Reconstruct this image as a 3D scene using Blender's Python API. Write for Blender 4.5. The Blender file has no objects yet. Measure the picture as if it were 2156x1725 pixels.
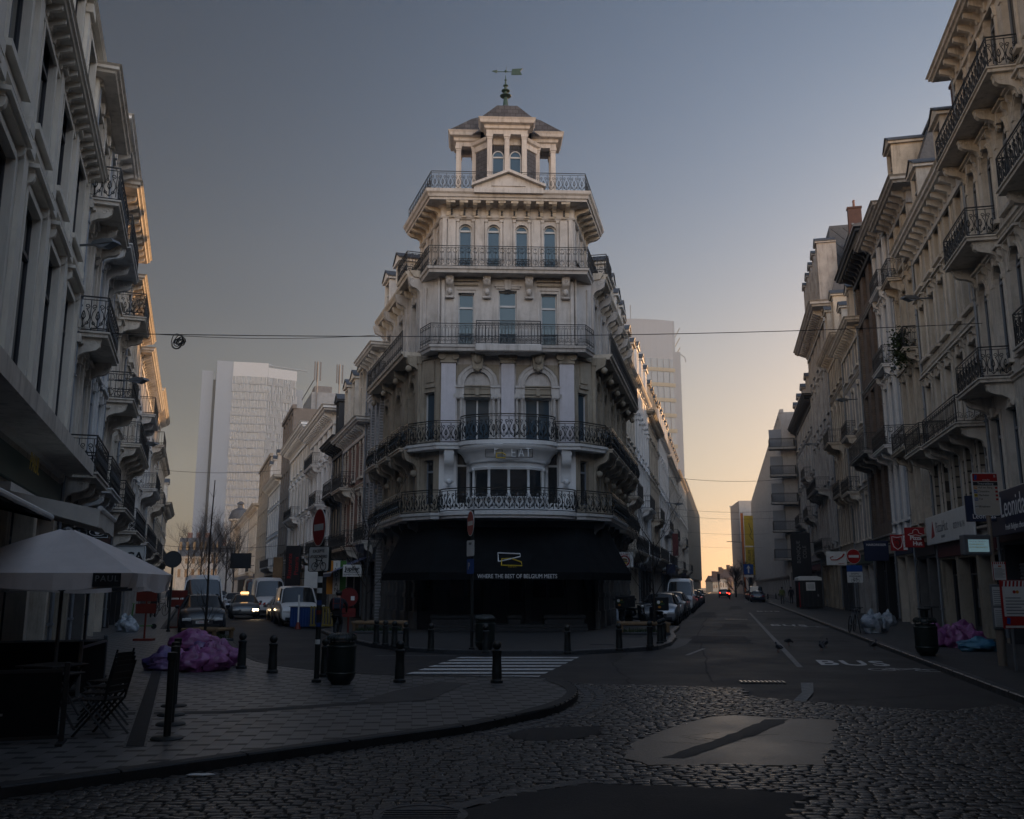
import bpy, math, random
from math import sin, cos, pi, radians, sqrt, atan2
from mathutils import Vector, Matrix, noise as mnoise
random.seed(7)
SC = bpy.context.scene
COL = SC.collection
# ---------------------------------------------------------------- camera numbers (2156x1725 picture, level horizon)
CAMH = 2.0; FPX = 1930.0; PIT = radians(10.9)
CP, SP = cos(PIT), sin(PIT)
def ray(u, v):
    dy = 862.5 - v
    return Vector((u - 1078.0, FPX*CP - dy*SP, FPX*SP + dy*CP))
def G(u, v, z=0.0):
    r = ray(u, v); k = (z - CAMH)/r.z
    return Vector((r.x*k, r.y*k, z))
def W(u, v, D):
    r = ray(u, v); k = D/r.y
    return Vector((r.x*k, D, CAMH + r.z*k))
# ---------------------------------------------------------------- materials
MATS = {}
def nt_new(name):
    m = bpy.data.materials.new(name); m.use_nodes = True
    nt = m.node_tree; b = nt.nodes['Principled BSDF']
    return m, nt, b
def M(name, col, rough=.75, metal=0.0, var=.12, vscale=2.5, bump=0.0, bscale=40, spec=.4, streak=0.0, grime=0.0, coat=0.0, emit=None, estr=0, trans=0, alpha=None, rvar=0.0):
    if name in MATS: return MATS[name]
    m, nt, b = nt_new(name); N = nt.nodes; L = nt.links
    c = (col[0], col[1], col[2], 1)
    b.inputs['Base Color'].default_value = c
    b.inputs['Roughness'].default_value = rough
    b.inputs['Metallic'].default_value = metal
    b.inputs['Specular IOR Level'].default_value = spec
    b.inputs['Coat Weight'].default_value = coat
    b.inputs['Transmission Weight'].default_value = trans
    if emit: b.inputs['Emission Color'].default_value = (*emit, 1); b.inputs['Emission Strength'].default_value = estr
    geo = None
    def pos():
        nonlocal geo
        if geo is None: geo = N.new('ShaderNodeNewGeometry')
        return geo.outputs['Position']
    cur = None
    def ramp(a, bb, ca, cb, src):
        r = N.new('ShaderNodeMapRange'); r.inputs[1].default_value = a; r.inputs[2].default_value = bb
        r.inputs[3].default_value = ca; r.inputs[4].default_value = cb; L.new(src, r.inputs[0]); return r.outputs[0]
    def mul(fac):
        nonlocal cur
        mx = N.new('ShaderNodeMix'); mx.data_type = 'RGBA'; mx.blend_type = 'MULTIPLY'; mx.inputs[0].default_value = 1
        if cur is None: mx.inputs[6].default_value = c
        else: L.new(cur, mx.inputs[6])
        L.new(fac, mx.inputs[7]); cur = mx.outputs[2]
    def stain(fac, colr):
        nonlocal cur
        mx = N.new('ShaderNodeMix'); mx.data_type = 'RGBA'; L.new(fac, mx.inputs[0])
        if cur is None: mx.inputs[6].default_value = c
        else: L.new(cur, mx.inputs[6])
        mx.inputs[7].default_value = (*colr, 1); cur = mx.outputs[2]
    if var > 0:
        n = N.new('ShaderNodeTexNoise'); n.inputs['Scale'].default_value = vscale; n.inputs['Detail'].default_value = 6
        n.inputs['Roughness'].default_value = .65
        L.new(pos(), n.inputs['Vector']); mul(ramp(.3, .7, 1 - var, 1 + var, n.outputs['Fac']))
    if streak > 0:
        mp = N.new('ShaderNodeMapping'); mp.inputs['Scale'].default_value = (2.6, 2.6, .28); L.new(pos(), mp.inputs['Vector'])
        n = N.new('ShaderNodeTexNoise'); n.inputs['Scale'].default_value = 1.6; n.inputs['Detail'].default_value = 8; n.inputs['Roughness'].default_value = .7
        L.new(mp.outputs[0], n.inputs['Vector']); stain(ramp(.5, .78, 0, streak, n.outputs['Fac']), (col[0]*.22, col[1]*.19, col[2]*.16))
    if grime > 0:
        n = N.new('ShaderNodeTexNoise'); n.inputs['Scale'].default_value = .9; n.inputs['Detail'].default_value = 9; n.inputs['Roughness'].default_value = .75
        L.new(pos(), n.inputs['Vector']); stain(ramp(.48, .75, 0, grime, n.outputs['Fac']), (col[0]*.3, col[1]*.25, col[2]*.2))
    if cur is not None: L.new(cur, b.inputs['Base Color'])
    if rvar > 0:
        n = N.new('ShaderNodeTexNoise'); n.inputs['Scale'].default_value = vscale*1.7; n.inputs['Detail'].default_value = 5
        L.new(pos(), n.inputs['Vector']); L.new(ramp(.3, .7, rough - rvar, rough + rvar, n.outputs['Fac']), b.inputs['Roughness'])
    if bump > 0:
        n = N.new('ShaderNodeTexNoise'); n.inputs['Scale'].default_value = bscale; n.inputs['Detail'].default_value = 5
        L.new(pos(), n.inputs['Vector'])
        bp = N.new('ShaderNodeBump'); bp.inputs['Strength'].default_value = bump; bp.inputs['Distance'].default_value = .02
        L.new(n.outputs['Fac'], bp.inputs['Height']); L.new(bp.outputs[0], b.inputs['Normal'])
    MATS[name] = m
    return m
def M_brick(name, c1, c2, mortar, w=.22, h=.075, ms=.012, bump=.3, rough=.8, floor=False, rot=0.0, offset=.5, freq=2, squash=1.0, sqf=2, noisevar=.25):
    m, nt, b = nt_new(name); N = nt.nodes; L = nt.links
    tc = N.new('ShaderNodeTexCoord'); mp = N.new('ShaderNodeMapping')
    L.new(tc.outputs['Object'], mp.inputs['Vector'])
    if floor: mp.inputs['Rotation'].default_value = (0, 0, rot)
    else: mp.inputs['Rotation'].default_value = (radians(-90), 0, 0)
    t = N.new('ShaderNodeTexBrick'); t.offset = offset; t.offset_frequency = freq; t.squash = squash; t.squash_frequency = sqf
    t.inputs['Color1'].default_value = (*c1, 1); t.inputs['Color2'].default_value = (*c2, 1); t.inputs['Mortar'].default_value = (*mortar, 1)
    t.inputs['Scale'].default_value = 1; t.inputs['Brick Width'].default_value = w; t.inputs['Row Height'].default_value = h; t.inputs['Mortar Size'].default_value = ms
    L.new(mp.outputs[0], t.inputs['Vector'])
    n = N.new('ShaderNodeTexNoise'); n.inputs['Scale'].default_value = 2.2; n.inputs['Detail'].default_value = 7
    L.new(tc.outputs['Object'], n.inputs['Vector'])
    r = N.new('ShaderNodeMapRange'); r.inputs[1].default_value = .3; r.inputs[2].default_value = .7; r.inputs[3].default_value = 1 - noisevar; r.inputs[4].default_value = 1 + noisevar
    L.new(n.outputs['Fac'], r.inputs[0])
    mx = N.new('ShaderNodeMix'); mx.data_type = 'RGBA'; mx.blend_type = 'MULTIPLY'; mx.inputs[0].default_value = 1
    L.new(t.outputs['Color'], mx.inputs[6]); L.new(r.outputs[0], mx.inputs[7]); L.new(mx.outputs[2], b.inputs['Base Color'])
    b.inputs['Roughness'].default_value = rough; b.inputs['Specular IOR Level'].default_value = .4
    bp = N.new('ShaderNodeBump'); bp.inputs['Strength'].default_value = bump; bp.inputs['Distance'].default_value = .01; bp.invert = True
    L.new(t.outputs['Fac'], bp.inputs['Height']); L.new(bp.outputs[0], b.inputs['Normal'])
    MATS[name] = m
    return m
# ---------------------------------------------------------------- mesh builder
ID = Matrix.Identity(4)
class MB:
    def __init__(s, T=None):
        s.v = []; s.f = []; s.mi = []; s.T = T or ID; s.sm = []
    def add(s, vs, fs, mi=0, smooth=False):
        o = len(s.v); T = s.T
        s.v += [tuple(T @ Vector(p)) for p in vs]
        for f in fs: s.f.append(tuple(i + o for i in f)); s.mi.append(mi); s.sm.append(smooth)
    def box(s, x0, x1, y0, y1, z0, z1, mi=0, skip=''):
        vs = [(x0,y0,z0),(x1,y0,z0),(x1,y1,z0),(x0,y1,z0),(x0,y0,z1),(x1,y0,z1),(x1,y1,z1),(x0,y1,z1)]
        fs = {'b':(0,3,2,1),'t':(4,5,6,7),'f':(0,1,5,4),'r':(1,2,6,5),'k':(2,3,7,6),'l':(3,0,4,7)}
        s.add(vs, [f for k, f in fs.items() if k not in skip], mi)
    def bbox(s, x0, x1, y0, y1, z0, z1, b=.02, mi=0):
        """box with all edges chamfered"""
        b = min(b, (x1-x0)*.45, (y1-y0)*.45, (z1-z0)*.45)
        vs = []
        idx = {}
        xs = (x0, x1); ys = (y0, y1); zs = (z0, z1); d = (1, -1)
        for i in (0, 1):
            for j in (0, 1):
                for k in (0, 1):
                    for a in range(3):
                        p = [xs[i], ys[j], zs[k]]
                        q = [xs[i] + b*d[i], ys[j] + b*d[j], zs[k] + b*d[k]]
                        q[a] = p[a]
                        idx[(i, j, k, a)] = len(vs); vs.append(tuple(q))
        fs = []
        I = idx
        for i in (0, 1): fs.append([I[(i,0,0,0)], I[(i,1,0,0)], I[(i,1,1,0)], I[(i,0,1,0)]])
        for j in (0, 1): fs.append([I[(0,j,0,1)], I[(1,j,0,1)], I[(1,j,1,1)], I[(0,j,1,1)]])
        for k in (0, 1): fs.append([I[(0,0,k,2)], I[(1,0,k,2)], I[(1,1,k,2)], I[(0,1,k,2)]])
        for j in (0, 1):
            for k in (0, 1): fs.append([I[(0,j,k,1)], I[(1,j,k,1)], I[(1,j,k,2)], I[(0,j,k,2)]])
        for i in (0, 1):
            for k in (0, 1): fs.append([I[(i,0,k,0)], I[(i,1,k,0)], I[(i,1,k,2)], I[(i,0,k,2)]])
        for i in (0, 1):
            for j in (0, 1): fs.append([I[(i,j,0,0)], I[(i,j,1,0)], I[(i,j,1,1)], I[(i,j,0,1)]])
        for i in (0, 1):
            for j in (0, 1):
                for k in (0, 1): fs.append([I[(i,j,k,0)], I[(i,j,k,1)], I[(i,j,k,2)]])
        cx = Vector(((x0+x1)/2, (y0+y1)/2, (z0+z1)/2)); out = []
        for f in fs:
            a, bb, c = (Vector(vs[q]) for q in f[:3]); n = (bb-a).cross(c-a)
            if n.dot((a+c)/2 - cx) < 0: f = f[::-1]
            out.append(tuple(f))
        s.add(vs, out, mi)
    def poly(s, pts, mi=0): s.add(pts, [tuple(range(len(pts)))], mi)
    def prism(s, pts, a, b, plane='xz', mi=0, smooth=False):
        """extrude 2d outline; plane xz -> along y, xy -> along z, yz -> along x"""
        def P(p, t):
            return {'xz': (p[0], t, p[1]), 'xy': (p[0], p[1], t), 'yz': (t, p[0], p[1])}[plane]
        n = len(pts)
        vs = [P(p, a) for p in pts] + [P(p, b) for p in pts]
        fs = [tuple(range(n))[::-1], tuple(range(n, 2*n))]
        s.add(vs, fs, mi)
        s.add(vs, [(i, (i+1) % n, n + (i+1) % n, n + i) for i in range(n)], mi, smooth)
    def tube(s, pts, r, n=4, mi=0, closed=False, smooth=True, taper=None):
        P = [Vector(p) for p in pts]; m = len(P)
        if m < 2: return
        rings = []; up = None
        for i, p in enumerate(P):
            if closed: t = P[(i+1) % m] - P[i-1]
            else: t = P[min(i+1, m-1)] - P[max(i-1, 0)]
            if t.length < 1e-9: t = Vector((0, 0, 1))
            t.normalize()
            if up is None: up = Vector((0, 0, 1)) if abs(t.z) < .9 else Vector((1, 0, 0))
            a = t.cross(up)
            if a.length < 1e-4: a = t.cross(Vector((.3, .8, .5)))
            a.normalize(); b = a.cross(t); up = b
            rr = r if taper is None else r*(1 + (taper - 1)*i/(m-1))
            rings.append([p + a*(rr*cos(2*pi*(k+.5)/n)) + b*(rr*sin(2*pi*(k+.5)/n)) for k in range(n)])
        vs = [v for R in rings for v in R]; fs = []
        for i in range(m if closed else m - 1):
            j = (i+1) % m
            for k in range(n): fs.append((i*n+k, i*n+(k+1) % n, j*n+(k+1) % n, j*n+k))
        if not closed: fs += [tuple(range(n))[::-1], tuple(range((m-1)*n, m*n))]
        s.add(vs, fs, mi, smooth and n > 4)
    def lathe(s, prof, c=(0,0,0), n=16, mi=0, smooth=True, a0=0, a1=2*pi, sx=1, sy=1):
        full = abs(a1 - a0 - 2*pi) < 1e-6; m = n if full else n + 1
        vs = [(c[0]+r*sx*cos(a0+(a1-a0)*k/n), c[1]+r*sy*sin(a0+(a1-a0)*k/n), c[2]+z) for r, z in prof for k in range(m)]
        fs = []
        for i in range(len(prof)-1):
            for k in range(n if full else n):
                k2 = (k+1) % m
                fs.append((i*m+k, i*m+k2, (i+1)*m+k2, (i+1)*m+k))
        s.add(vs, fs, mi, smooth)
        if full and prof[0][0] > 1e-5: s.add(vs[:m], [tuple(range(m))[::-1]], mi)
        if full and prof[-1][0] > 1e-5: s.add(vs[-m:], [tuple(range(m))], mi)
    def sphere(s, c, r, n=10, mi=0, sx=1, sy=1, sz=1):
        k = max(5, n//2)
        s.lathe([(max(1e-4, r*sin(pi*i/k)), -r*sz*cos(pi*i/k)) for i in range(k+1)], c, n, mi, True, sx=sx, sy=sy)
    def sweep(s, path, prof, mi=0, closed=False, caps=True):
        """prof [(out, z)], outward = left of travel; path [(x, y)]"""
        n = len(path); m = len(prof); vs = []
        for i, p in enumerate(path):
            def nd(a, b):
                d = Vector((b[0]-a[0], b[1]-a[1])); d.normalize(); return Vector((-d.y, d.x))
            if closed or 0 < i < n-1:
                n1 = nd(path[i-1], p); n2 = nd(p, path[(i+1) % n]); q = n1 + n2
                q = q/max(.25, q.dot(n1)) if q.length > 1e-6 else n1
            elif i == 0: q = nd(p, path[1])
            else: q = nd(path[i-1], p)
            vs += [(p[0]+q.x*o, p[1]+q.y*o, z) for o, z in prof]
        fs = []
        for i in range(n if closed else n-1):
            j = (i+1) % n
            for k in range(m): fs.append((i*m+k, i*m+(k+1) % m, j*m+(k+1) % m, j*m+k))
        if caps and not closed: fs += [tuple(range(m)), tuple(range((n-1)*m, n*m))[::-1]]
        s.add(vs, fs, mi)
    def build(s, name, mats, parent=None, loc=(0,0,0), rz=0, rot=None, fix=True):
        me = bpy.data.meshes.new(name)
        me.from_pydata(s.v, [], s.f)
        if not isinstance(mats, (list, tuple)): mats = [mats]
        for m in mats: me.materials.append(m)
        me.polygons.foreach_set('material_index', s.mi)
        me.polygons.foreach_set('use_smooth', s.sm)
        if fix and len(s.f) < 60000:
            import bmesh
            bm = bmesh.new(); bm.from_mesh(me); bmesh.ops.recalc_face_normals(bm, faces=bm.faces); bm.to_mesh(me); bm.free()
        if any(s.sm):
            try: me.set_sharp_from_angle(angle=radians(42))
            except Exception: pass
        me.update()
        o = bpy.data.objects.new(name, me); COL.objects.link(o)
        if parent: o.parent = parent
        o.location = loc; o.rotation_euler = rot or (0, 0, rz)
        return o
def tag(o, label=None, cat=None, group=None, kind=None):
    if label: o['label'] = label
    if cat: o['category'] = cat
    if group: o['group'] = group
    if kind: o['kind'] = kind
    return o
def thing(name, label, cat, loc=(0,0,0), rz=0, group=None, rot=None):
    o = bpy.data.objects.new(name, None); COL.objects.link(o); o.empty_display_size = .2
    o.location = loc; o.rotation_euler = rot or (0, 0, rz)
    return tag(o, label, cat, group)
def dup(o, loc=None, rz=None, label=None, parent=None, group=None, scale=None):
    c = o.copy(); COL.objects.link(c)
    if parent: c.parent = parent
    if loc is not None: c.location = loc
    if rz is not None: c.rotation_euler = (0, 0, rz)
    if label: c['label'] = label
    if group: c['group'] = group
    if scale: c.scale = (scale,)*3
    for ch in o.children:
        dup(ch, parent=c)
    return c
def struct(o):
    o['kind'] = 'structure'; return o
TEXTS = []
def text(name, s, size, mat, parent, loc, rot, ext=.003, align='CENTER', sx=1.0, bold=0.0, space=1.0):
    cu = bpy.data.curves.new(name, 'FONT'); cu.body = s; cu.size = size; cu.extrude = ext; cu.align_x = align; cu.align_y = 'CENTER'
    cu.offset = bold; cu.space_character = space; cu.resolution_u = 3
    cu.materials.append(mat)
    o = bpy.data.objects.new(name, cu); COL.objects.link(o); o.parent = parent
    o.location = loc; o.rotation_euler = rot; o.scale = (sx, 1, 1)
    TEXTS.append(o); return o
def finish_texts():
    dg = bpy.context.evaluated_depsgraph_get(); dg.update()
    for o in TEXTS:
        me = bpy.data.meshes.new_from_object(o.evaluated_get(dg))
        n = bpy.data.objects.new(o.name, me); COL.objects.link(n)
        n.parent = o.parent; n.location = o.location; n.rotation_euler = o.rotation_euler; n.scale = o.scale
        for k in o.keys():
            if k in ('label', 'category', 'group', 'kind'): n[k] = o[k]
        nm = o.name; bpy.data.objects.remove(o); n.name = nm.split('.')[0]
UPR = radians(90)
def split_build(mb, key, name, mats, parent):
    groups = {}
    for f, a, s in zip(mb.f, mb.mi, mb.sm):
        c = sum((Vector(mb.v[i]) for i in f), Vector())/len(f); groups.setdefault(key(c, a), []).append((f, a, s))
    out = []
    for g in groups.values():
        m = MB(); mp = {}
        for f, a, s in g:
            for i in f:
                if i not in mp: mp[i] = len(m.v); m.v.append(mb.v[i])
            m.f.append(tuple(mp[i] for i in f)); m.mi.append(a); m.sm.append(s)
        out.append(m.build(name, mats, parent))
    return out
def spiral(cx, cz, r0, turns, a0, n=14, sgn=1, r1=.02):
    return [(cx + (r0 + (r1 - r0)*i/n)*cos(a0 + sgn*2*pi*turns*i/n), cz + (r0 + (r1 - r0)*i/n)*sin(a0 + sgn*2*pi*turns*i/n)) for i in range(n+1)]
# ---------------------------------------------------------------- wrought-iron railing: motif per module mapped on a path
def resample(path, step):
    P = [Vector((p[0], p[1], 0)) for p in path]; L = [0]
    for a, b in zip(P, P[1:]): L.append(L[-1] + (b-a).length)
    tot = L[-1]
    def at(s):
        s = max(0, min(tot, s))
        for i in range(len(P)-1):
            if s <= L[i+1] + 1e-9:
                d = P[i+1]-P[i]; k = (s-L[i])/max(1e-9, (L[i+1]-L[i])); return P[i] + d*k, d.normalized()
        return P[-1], (P[-1]-P[-2]).normalized()
    return tot, at, L
def motif(style, w, h):
    """list of (pts, r) in module coords s in [0,w], z in [0,h]"""
    C = w/2; o = []
    if style == 'scroll':
        o.append(([(C, .08*h), (C, .5*h)], 1))
        for sg in (-1, 1):
            o.append(([(C, .06*h), (C+sg*.30*w, .2*h), (C+sg*.44*w, .38*h), (C+sg*.36*w, .55*h), (C+sg*.18*w, .68*h)], 1))
            o.append((spiral(C+sg*.24*w, .75*h, .19*w, 1.2, -pi/2 if sg > 0 else -pi/2, 14, sg), 1))
            o.append((spiral(C+sg*.25*w, .2*h, .15*w, 1.1, pi/2, 12, -sg), 1))
            o.append(([(C, .3*h), (C+sg*.13*w, .4*h), (C+sg*.08*w, .52*h), (C, .6*h)], 1.3))
        o.append(([(0, .05*h), (0, .95*h)], 1.1))
    elif style == 'bars':
        o.append(([(0, 0), (0, h)], 1))
        o.append(([(C, .12*h), (C, .86*h)], .8))
        for sg in (-1, 1):
            o.append((spiral(C+sg*.2*w, .86*h, .18*w, .9, -pi/2, 9, sg), .8))
            o.append((spiral(C+sg*.22*w, .16*h, .2*w, 1.1, pi/2, 10, -sg), .8))
            o.append(([(C, .36*h), (C+sg*.4*w, .28*h)], .7))
    elif style == 'circle':
        o.append(([(0, 0), (0, h)], 1)); o.append(([(C, 0), (C, h)], .8))
        for cz, rr in ((.82, .34), (.2, .34)):
            o.append((spiral(C, cz*h, rr*w, 1, 0, 10, 1, rr*w), .9))
            for sg in (-1, 1): o.append((spiral(C+sg*.22*w, (cz-.12 if cz > .5 else cz+.13)*h, .16*w, 1, pi/2, 8, sg), .7))
    elif style == 'plain':
        o.append(([(0, 0), (0, h)], 1)); o.append(([(C, 0), (C, h)], .9))
    return o
def railing(mb, path, z, h, style='scroll', w=.42, r=.014, belly=0.0, mi=0, posts=True):
    tot, at, L = resample(path, w); n = max(1, round(tot/w)); ww = tot/n; mo = motif(style, ww, h - .12)
    def map3(s, zz):
        p, d = at(s); nn = Vector((-d.y, d.x, 0)); q = p + nn*(belly*sin(pi*min(1, max(0, (zz)/h*1.15)))**1.2 if belly else 0)
        return (q.x, q.y, z + zz)
    for k in range(n):
        for pts, rr in mo: mb.tube([map3(k*ww + a, b + .06) for a, b in pts], r*rr, 3 if style != 'plain' else 4, mi)
    ss = sorted(set([tot*i/max(2, int(tot/.35)) for i in range(max(2, int(tot/.35))+1)] + L))
    for zz, rr in ((.05, 1.2), (h-.09, 1.0), (h, 1.8)): mb.tube([map3(s, zz) for s in ss], r*rr, 4, mi)
    if posts:
        for s in L: mb.tube([map3(s, 0), map3(s, h)], r*1.7, 4, mi)
CONSOLE = [(0,0),(.10,.02),(.16,.10),(.14,.2),(.22,.34),(.42,.46),(.62,.5),(.78,.56),(.9,.68),(.92,.84),(.96,.9),(.96,1),(0,1)]
MODIL = [(0,0),(.25,.05),(.35,.3),(.7,.45),(1,.62),(1,1),(0,1)]
def bracket(mb, x, y, z, ang, depth, height, width, prof=CONSOLE, mi=0):
    """bracket under z+height; outward direction = ang (radians)"""
    c, s = cos(ang), sin(ang); n = len(prof); vs = []
    for t in (-width/2, width/2):
        for o, zz in prof: vs.append((x + c*o*depth - s*t, y + s*o*depth + c*t, z + zz*height))
    mb.add(vs, [tuple(range(n))[::-1], tuple(range(n, 2*n))] + [(i, (i+1) % n, n+(i+1) % n, n+i) for i in range(n)], mi)
def frame(x=0, y=0, z=0, rz=0): return Matrix.Translation((x, y, z)) @ Matrix.Rotation(rz, 4, 'Z')
# ---------------------------------------------------------------- camera, sky, sun, air
cam = bpy.data.cameras.new('camera'); camo = bpy.data.objects.new('camera', cam); COL.objects.link(camo)
cam.sensor_width = 36; cam.lens = 36*FPX/2156.0; cam.clip_end = 9000; cam.clip_start = .05
camo.location = (0, 0, CAMH); camo.rotation_euler = (radians(90) + PIT, 0, 0); SC.camera = camo
BACK_SKY = 11.0  # gain added to the sky behind the camera, also warmed, to brighten the facades
SUN_AZ = radians(37); SUN_EL = radians(10.0)
wd = bpy.data.worlds.new('World'); SC.world = wd; wd.use_nodes = True
wn = wd.node_tree; wb = wn.nodes['Background']
sky = wn.nodes.new('ShaderNodeTexSky'); sky.sky_type = 'NISHITA'; sky.sun_disc = False
sky.sun_elevation = SUN_EL; sky.sun_rotation = SUN_AZ; sky.altitude = 60
sky.air_density = 1.0; sky.dust_density = .7; sky.ozone_density = 1.6
hs = wn.nodes.new('ShaderNodeHueSaturation'); hs.inputs['Saturation'].default_value = .8
tint = wn.nodes.new('ShaderNodeMix'); tint.data_type = 'RGBA'; tint.blend_type = 'MULTIPLY'; tint.inputs[0].default_value = 1

tcol = wn.nodes.new('ShaderNodeMix'); tcol.data_type = 'RGBA'; tcol.inputs[6].default_value = (.92, .64, .47, 1); tcol.inputs[7].default_value = (.74, .93, 1.18, 1)
wn.links.new(tcol.outputs[2], tint.inputs[7])
gm = wn.nodes.new('ShaderNodeGamma'); gm.inputs[1].default_value = .95
wn.links.new(sky.outputs[0], hs.inputs['Color']); wn.links.new(hs.outputs[0], tint.inputs[6]); wn.links.new(tint.outputs[2], gm.inputs[0]); 
wtc = wn.nodes.new('ShaderNodeTexCoord'); wsp = wn.nodes.new('ShaderNodeSeparateXYZ'); wn.links.new(wtc.outputs['Generated'], wsp.inputs[0])
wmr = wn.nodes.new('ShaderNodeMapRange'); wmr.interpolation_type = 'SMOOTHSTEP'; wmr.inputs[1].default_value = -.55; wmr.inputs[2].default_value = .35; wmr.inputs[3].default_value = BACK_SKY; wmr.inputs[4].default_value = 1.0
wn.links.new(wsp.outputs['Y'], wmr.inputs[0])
wel = wn.nodes.new('ShaderNodeMapRange'); wel.interpolation_type = 'SMOOTHSTEP'; wel.inputs[1].default_value = .05; wel.inputs[2].default_value = .75; wel.inputs[3].default_value = 1.0; wel.inputs[4].default_value = .5
wn.links.new(wsp.outputs['Z'], wel.inputs[0])
wte = wn.nodes.new('ShaderNodeMapRange'); wte.interpolation_type = 'SMOOTHSTEP'; wte.inputs[1].default_value = -.02; wte.inputs[2].default_value = .68; wn.links.new(wsp.outputs['Z'], wte.inputs[0]); wn.links.new(wte.outputs[0], tcol.inputs[0])
wlr = wn.nodes.new('ShaderNodeMapRange'); wlr.interpolation_type = 'SMOOTHSTEP'; wlr.inputs[1].default_value = -.55; wlr.inputs[2].default_value = .45; wlr.inputs[3].default_value = .34; wlr.inputs[4].default_value = 1.1
wn.links.new(wsp.outputs['X'], wlr.inputs[0])
w1 = wn.nodes.new('ShaderNodeMath'); w1.operation = 'MULTIPLY'; wn.links.new(wel.outputs[0], w1.inputs[0]); wn.links.new(wlr.outputs[0], w1.inputs[1])
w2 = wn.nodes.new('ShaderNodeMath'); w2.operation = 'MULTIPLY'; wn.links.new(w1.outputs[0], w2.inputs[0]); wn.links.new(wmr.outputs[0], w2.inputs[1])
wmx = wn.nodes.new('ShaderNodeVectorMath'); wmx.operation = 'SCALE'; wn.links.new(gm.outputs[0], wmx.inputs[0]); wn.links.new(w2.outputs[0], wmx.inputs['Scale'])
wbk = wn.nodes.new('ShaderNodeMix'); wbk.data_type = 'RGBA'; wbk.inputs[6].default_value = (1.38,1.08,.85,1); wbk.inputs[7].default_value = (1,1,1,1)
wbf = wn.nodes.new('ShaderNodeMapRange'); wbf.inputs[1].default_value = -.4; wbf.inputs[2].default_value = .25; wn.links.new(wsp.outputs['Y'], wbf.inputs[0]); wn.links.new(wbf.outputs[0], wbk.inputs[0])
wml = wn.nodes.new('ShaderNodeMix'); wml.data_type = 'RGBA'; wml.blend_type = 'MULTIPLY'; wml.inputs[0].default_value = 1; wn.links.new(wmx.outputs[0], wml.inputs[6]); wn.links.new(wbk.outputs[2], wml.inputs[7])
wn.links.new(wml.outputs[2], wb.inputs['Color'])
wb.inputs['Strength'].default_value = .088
sl = bpy.data.lights.new('sun', 'SUN'); sl.energy = 5.0; sl.angle = radians(.6); sl.color = (1.0, .56, .25)
so = bpy.data.objects.new('sun', sl); COL.objects.link(so)
so.rotation_euler = (-Vector((sin(SUN_AZ)*cos(SUN_EL), cos(SUN_AZ)*cos(SUN_EL), sin(SUN_EL)))).to_track_quat('-Z', 'Y').to_euler()
SC.view_settings.view_transform = 'Standard'; SC.view_settings.look = 'None'; SC.view_settings.exposure = .52; SC.view_settings.gamma = 1
try:
    SC.cycles.use_denoising = True; SC.cycles.denoiser = 'OPENIMAGEDENOISE'
    SC.cycles.max_bounces = 6; SC.cycles.diffuse_bounces = 3; SC.cycles.glossy_bounces = 3; SC.cycles.transmission_bounces = 3; SC.cycles.volume_bounces = 0
    SC.cycles.sample_clamp_indirect = 4
    SC.cycles.volume_step_rate = 4; SC.cycles.volume_max_steps = 64
except Exception: pass
hm = bpy.data.materials.new('haze'); hm.use_nodes = True; hn = hm.node_tree; hn.nodes.remove(hn.nodes['Principled BSDF'])
pv = hn.nodes.new('ShaderNodeVolumePrincipled'); pv.inputs['Color'].default_value = (.56,.77,1.0,1); pv.inputs['Density'].default_value = .00055; pv.inputs['Anisotropy'].default_value = .25
hn.links.new(pv.outputs[0], hn.nodes['Material Output'].inputs['Volume'])
mb = MB(); mb.box(-700, 700, -150, 1000, -1.2, 132); hz = mb.build('haze', hm); hz['kind'] = 'stuff'
# ---------------------------------------------------------------- base materials
M('stone_cream', (.64,.58,.50), .8, var=.12, vscale=1.6, streak=.7, grime=.4, bump=.2)
M('stone_left', (.70,.64,.55), .8, var=.08, vscale=1.2, streak=.3, bump=.12)
M('stone_beige', (.54,.475,.39), .82, var=.14, vscale=1.4, streak=.8, grime=.45, bump=.25)
M('stone_white', (.66,.64,.61), .75, var=.08, vscale=1.5, streak=.6, grime=.35, bump=.15)
M('stone_grey', (.38,.365,.35), .82, var=.14, vscale=1.3, streak=.8, grime=.45, bump=.25)
M('stone_blue', (.46,.49,.54), .75, var=.1, streak=.5, grime=.3)
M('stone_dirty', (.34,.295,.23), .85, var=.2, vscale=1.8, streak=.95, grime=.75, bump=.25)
M('stone_front', (.52,.485,.455), .8, var=.1, vscale=1.5, streak=.7, grime=.45, bump=.2)
M('pilaster_plaster', (.55,.52,.54), .78, var=.07, streak=.25, bump=.1)
M('paint_white', (.72,.71,.70), .6, var=.06, streak=.3)
M('wood_white', (.66,.66,.66), .5, var=.06)
M('slate', (.075,.08,.09), .6, var=.3, vscale=6, streak=.3, bump=.4, bscale=18)
M('zinc', (.2,.215,.235), .5, metal=.3, var=.15, streak=.3)
M('lead', (.13,.14,.155), .55, metal=.2, var=.2)
M('iron', (.012,.012,.013), .5, var=.0, spec=.5)
M('iron_gloss', (.012,.013,.012), .25, var=.0, spec=.6)
M('dark_paint', (.012,.012,.013), .5, var=.15)
M('charcoal', (.03,.03,.032), .6, var=.2)
M('brick_dark_plain', (.09,.05,.04), .85, var=.2)
M('chimney_clay', (.22,.12,.09), .85, var=.2)
M('copper_green', (.035,.07,.058), .6, var=.3, vscale=8)
M('glass', (.02,.024,.028), .04, var=0, spec=.9)
M('glass_blue', (.045,.065,.085), .05, var=0, spec=.5)
MATS['glass_blue'].node_tree.nodes['Principled BSDF'].inputs['Specular Tint'].default_value = (.62,.85,1,1)
M('glass_shop', (.008,.008,.009), .06, var=0, spec=.6)
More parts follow.
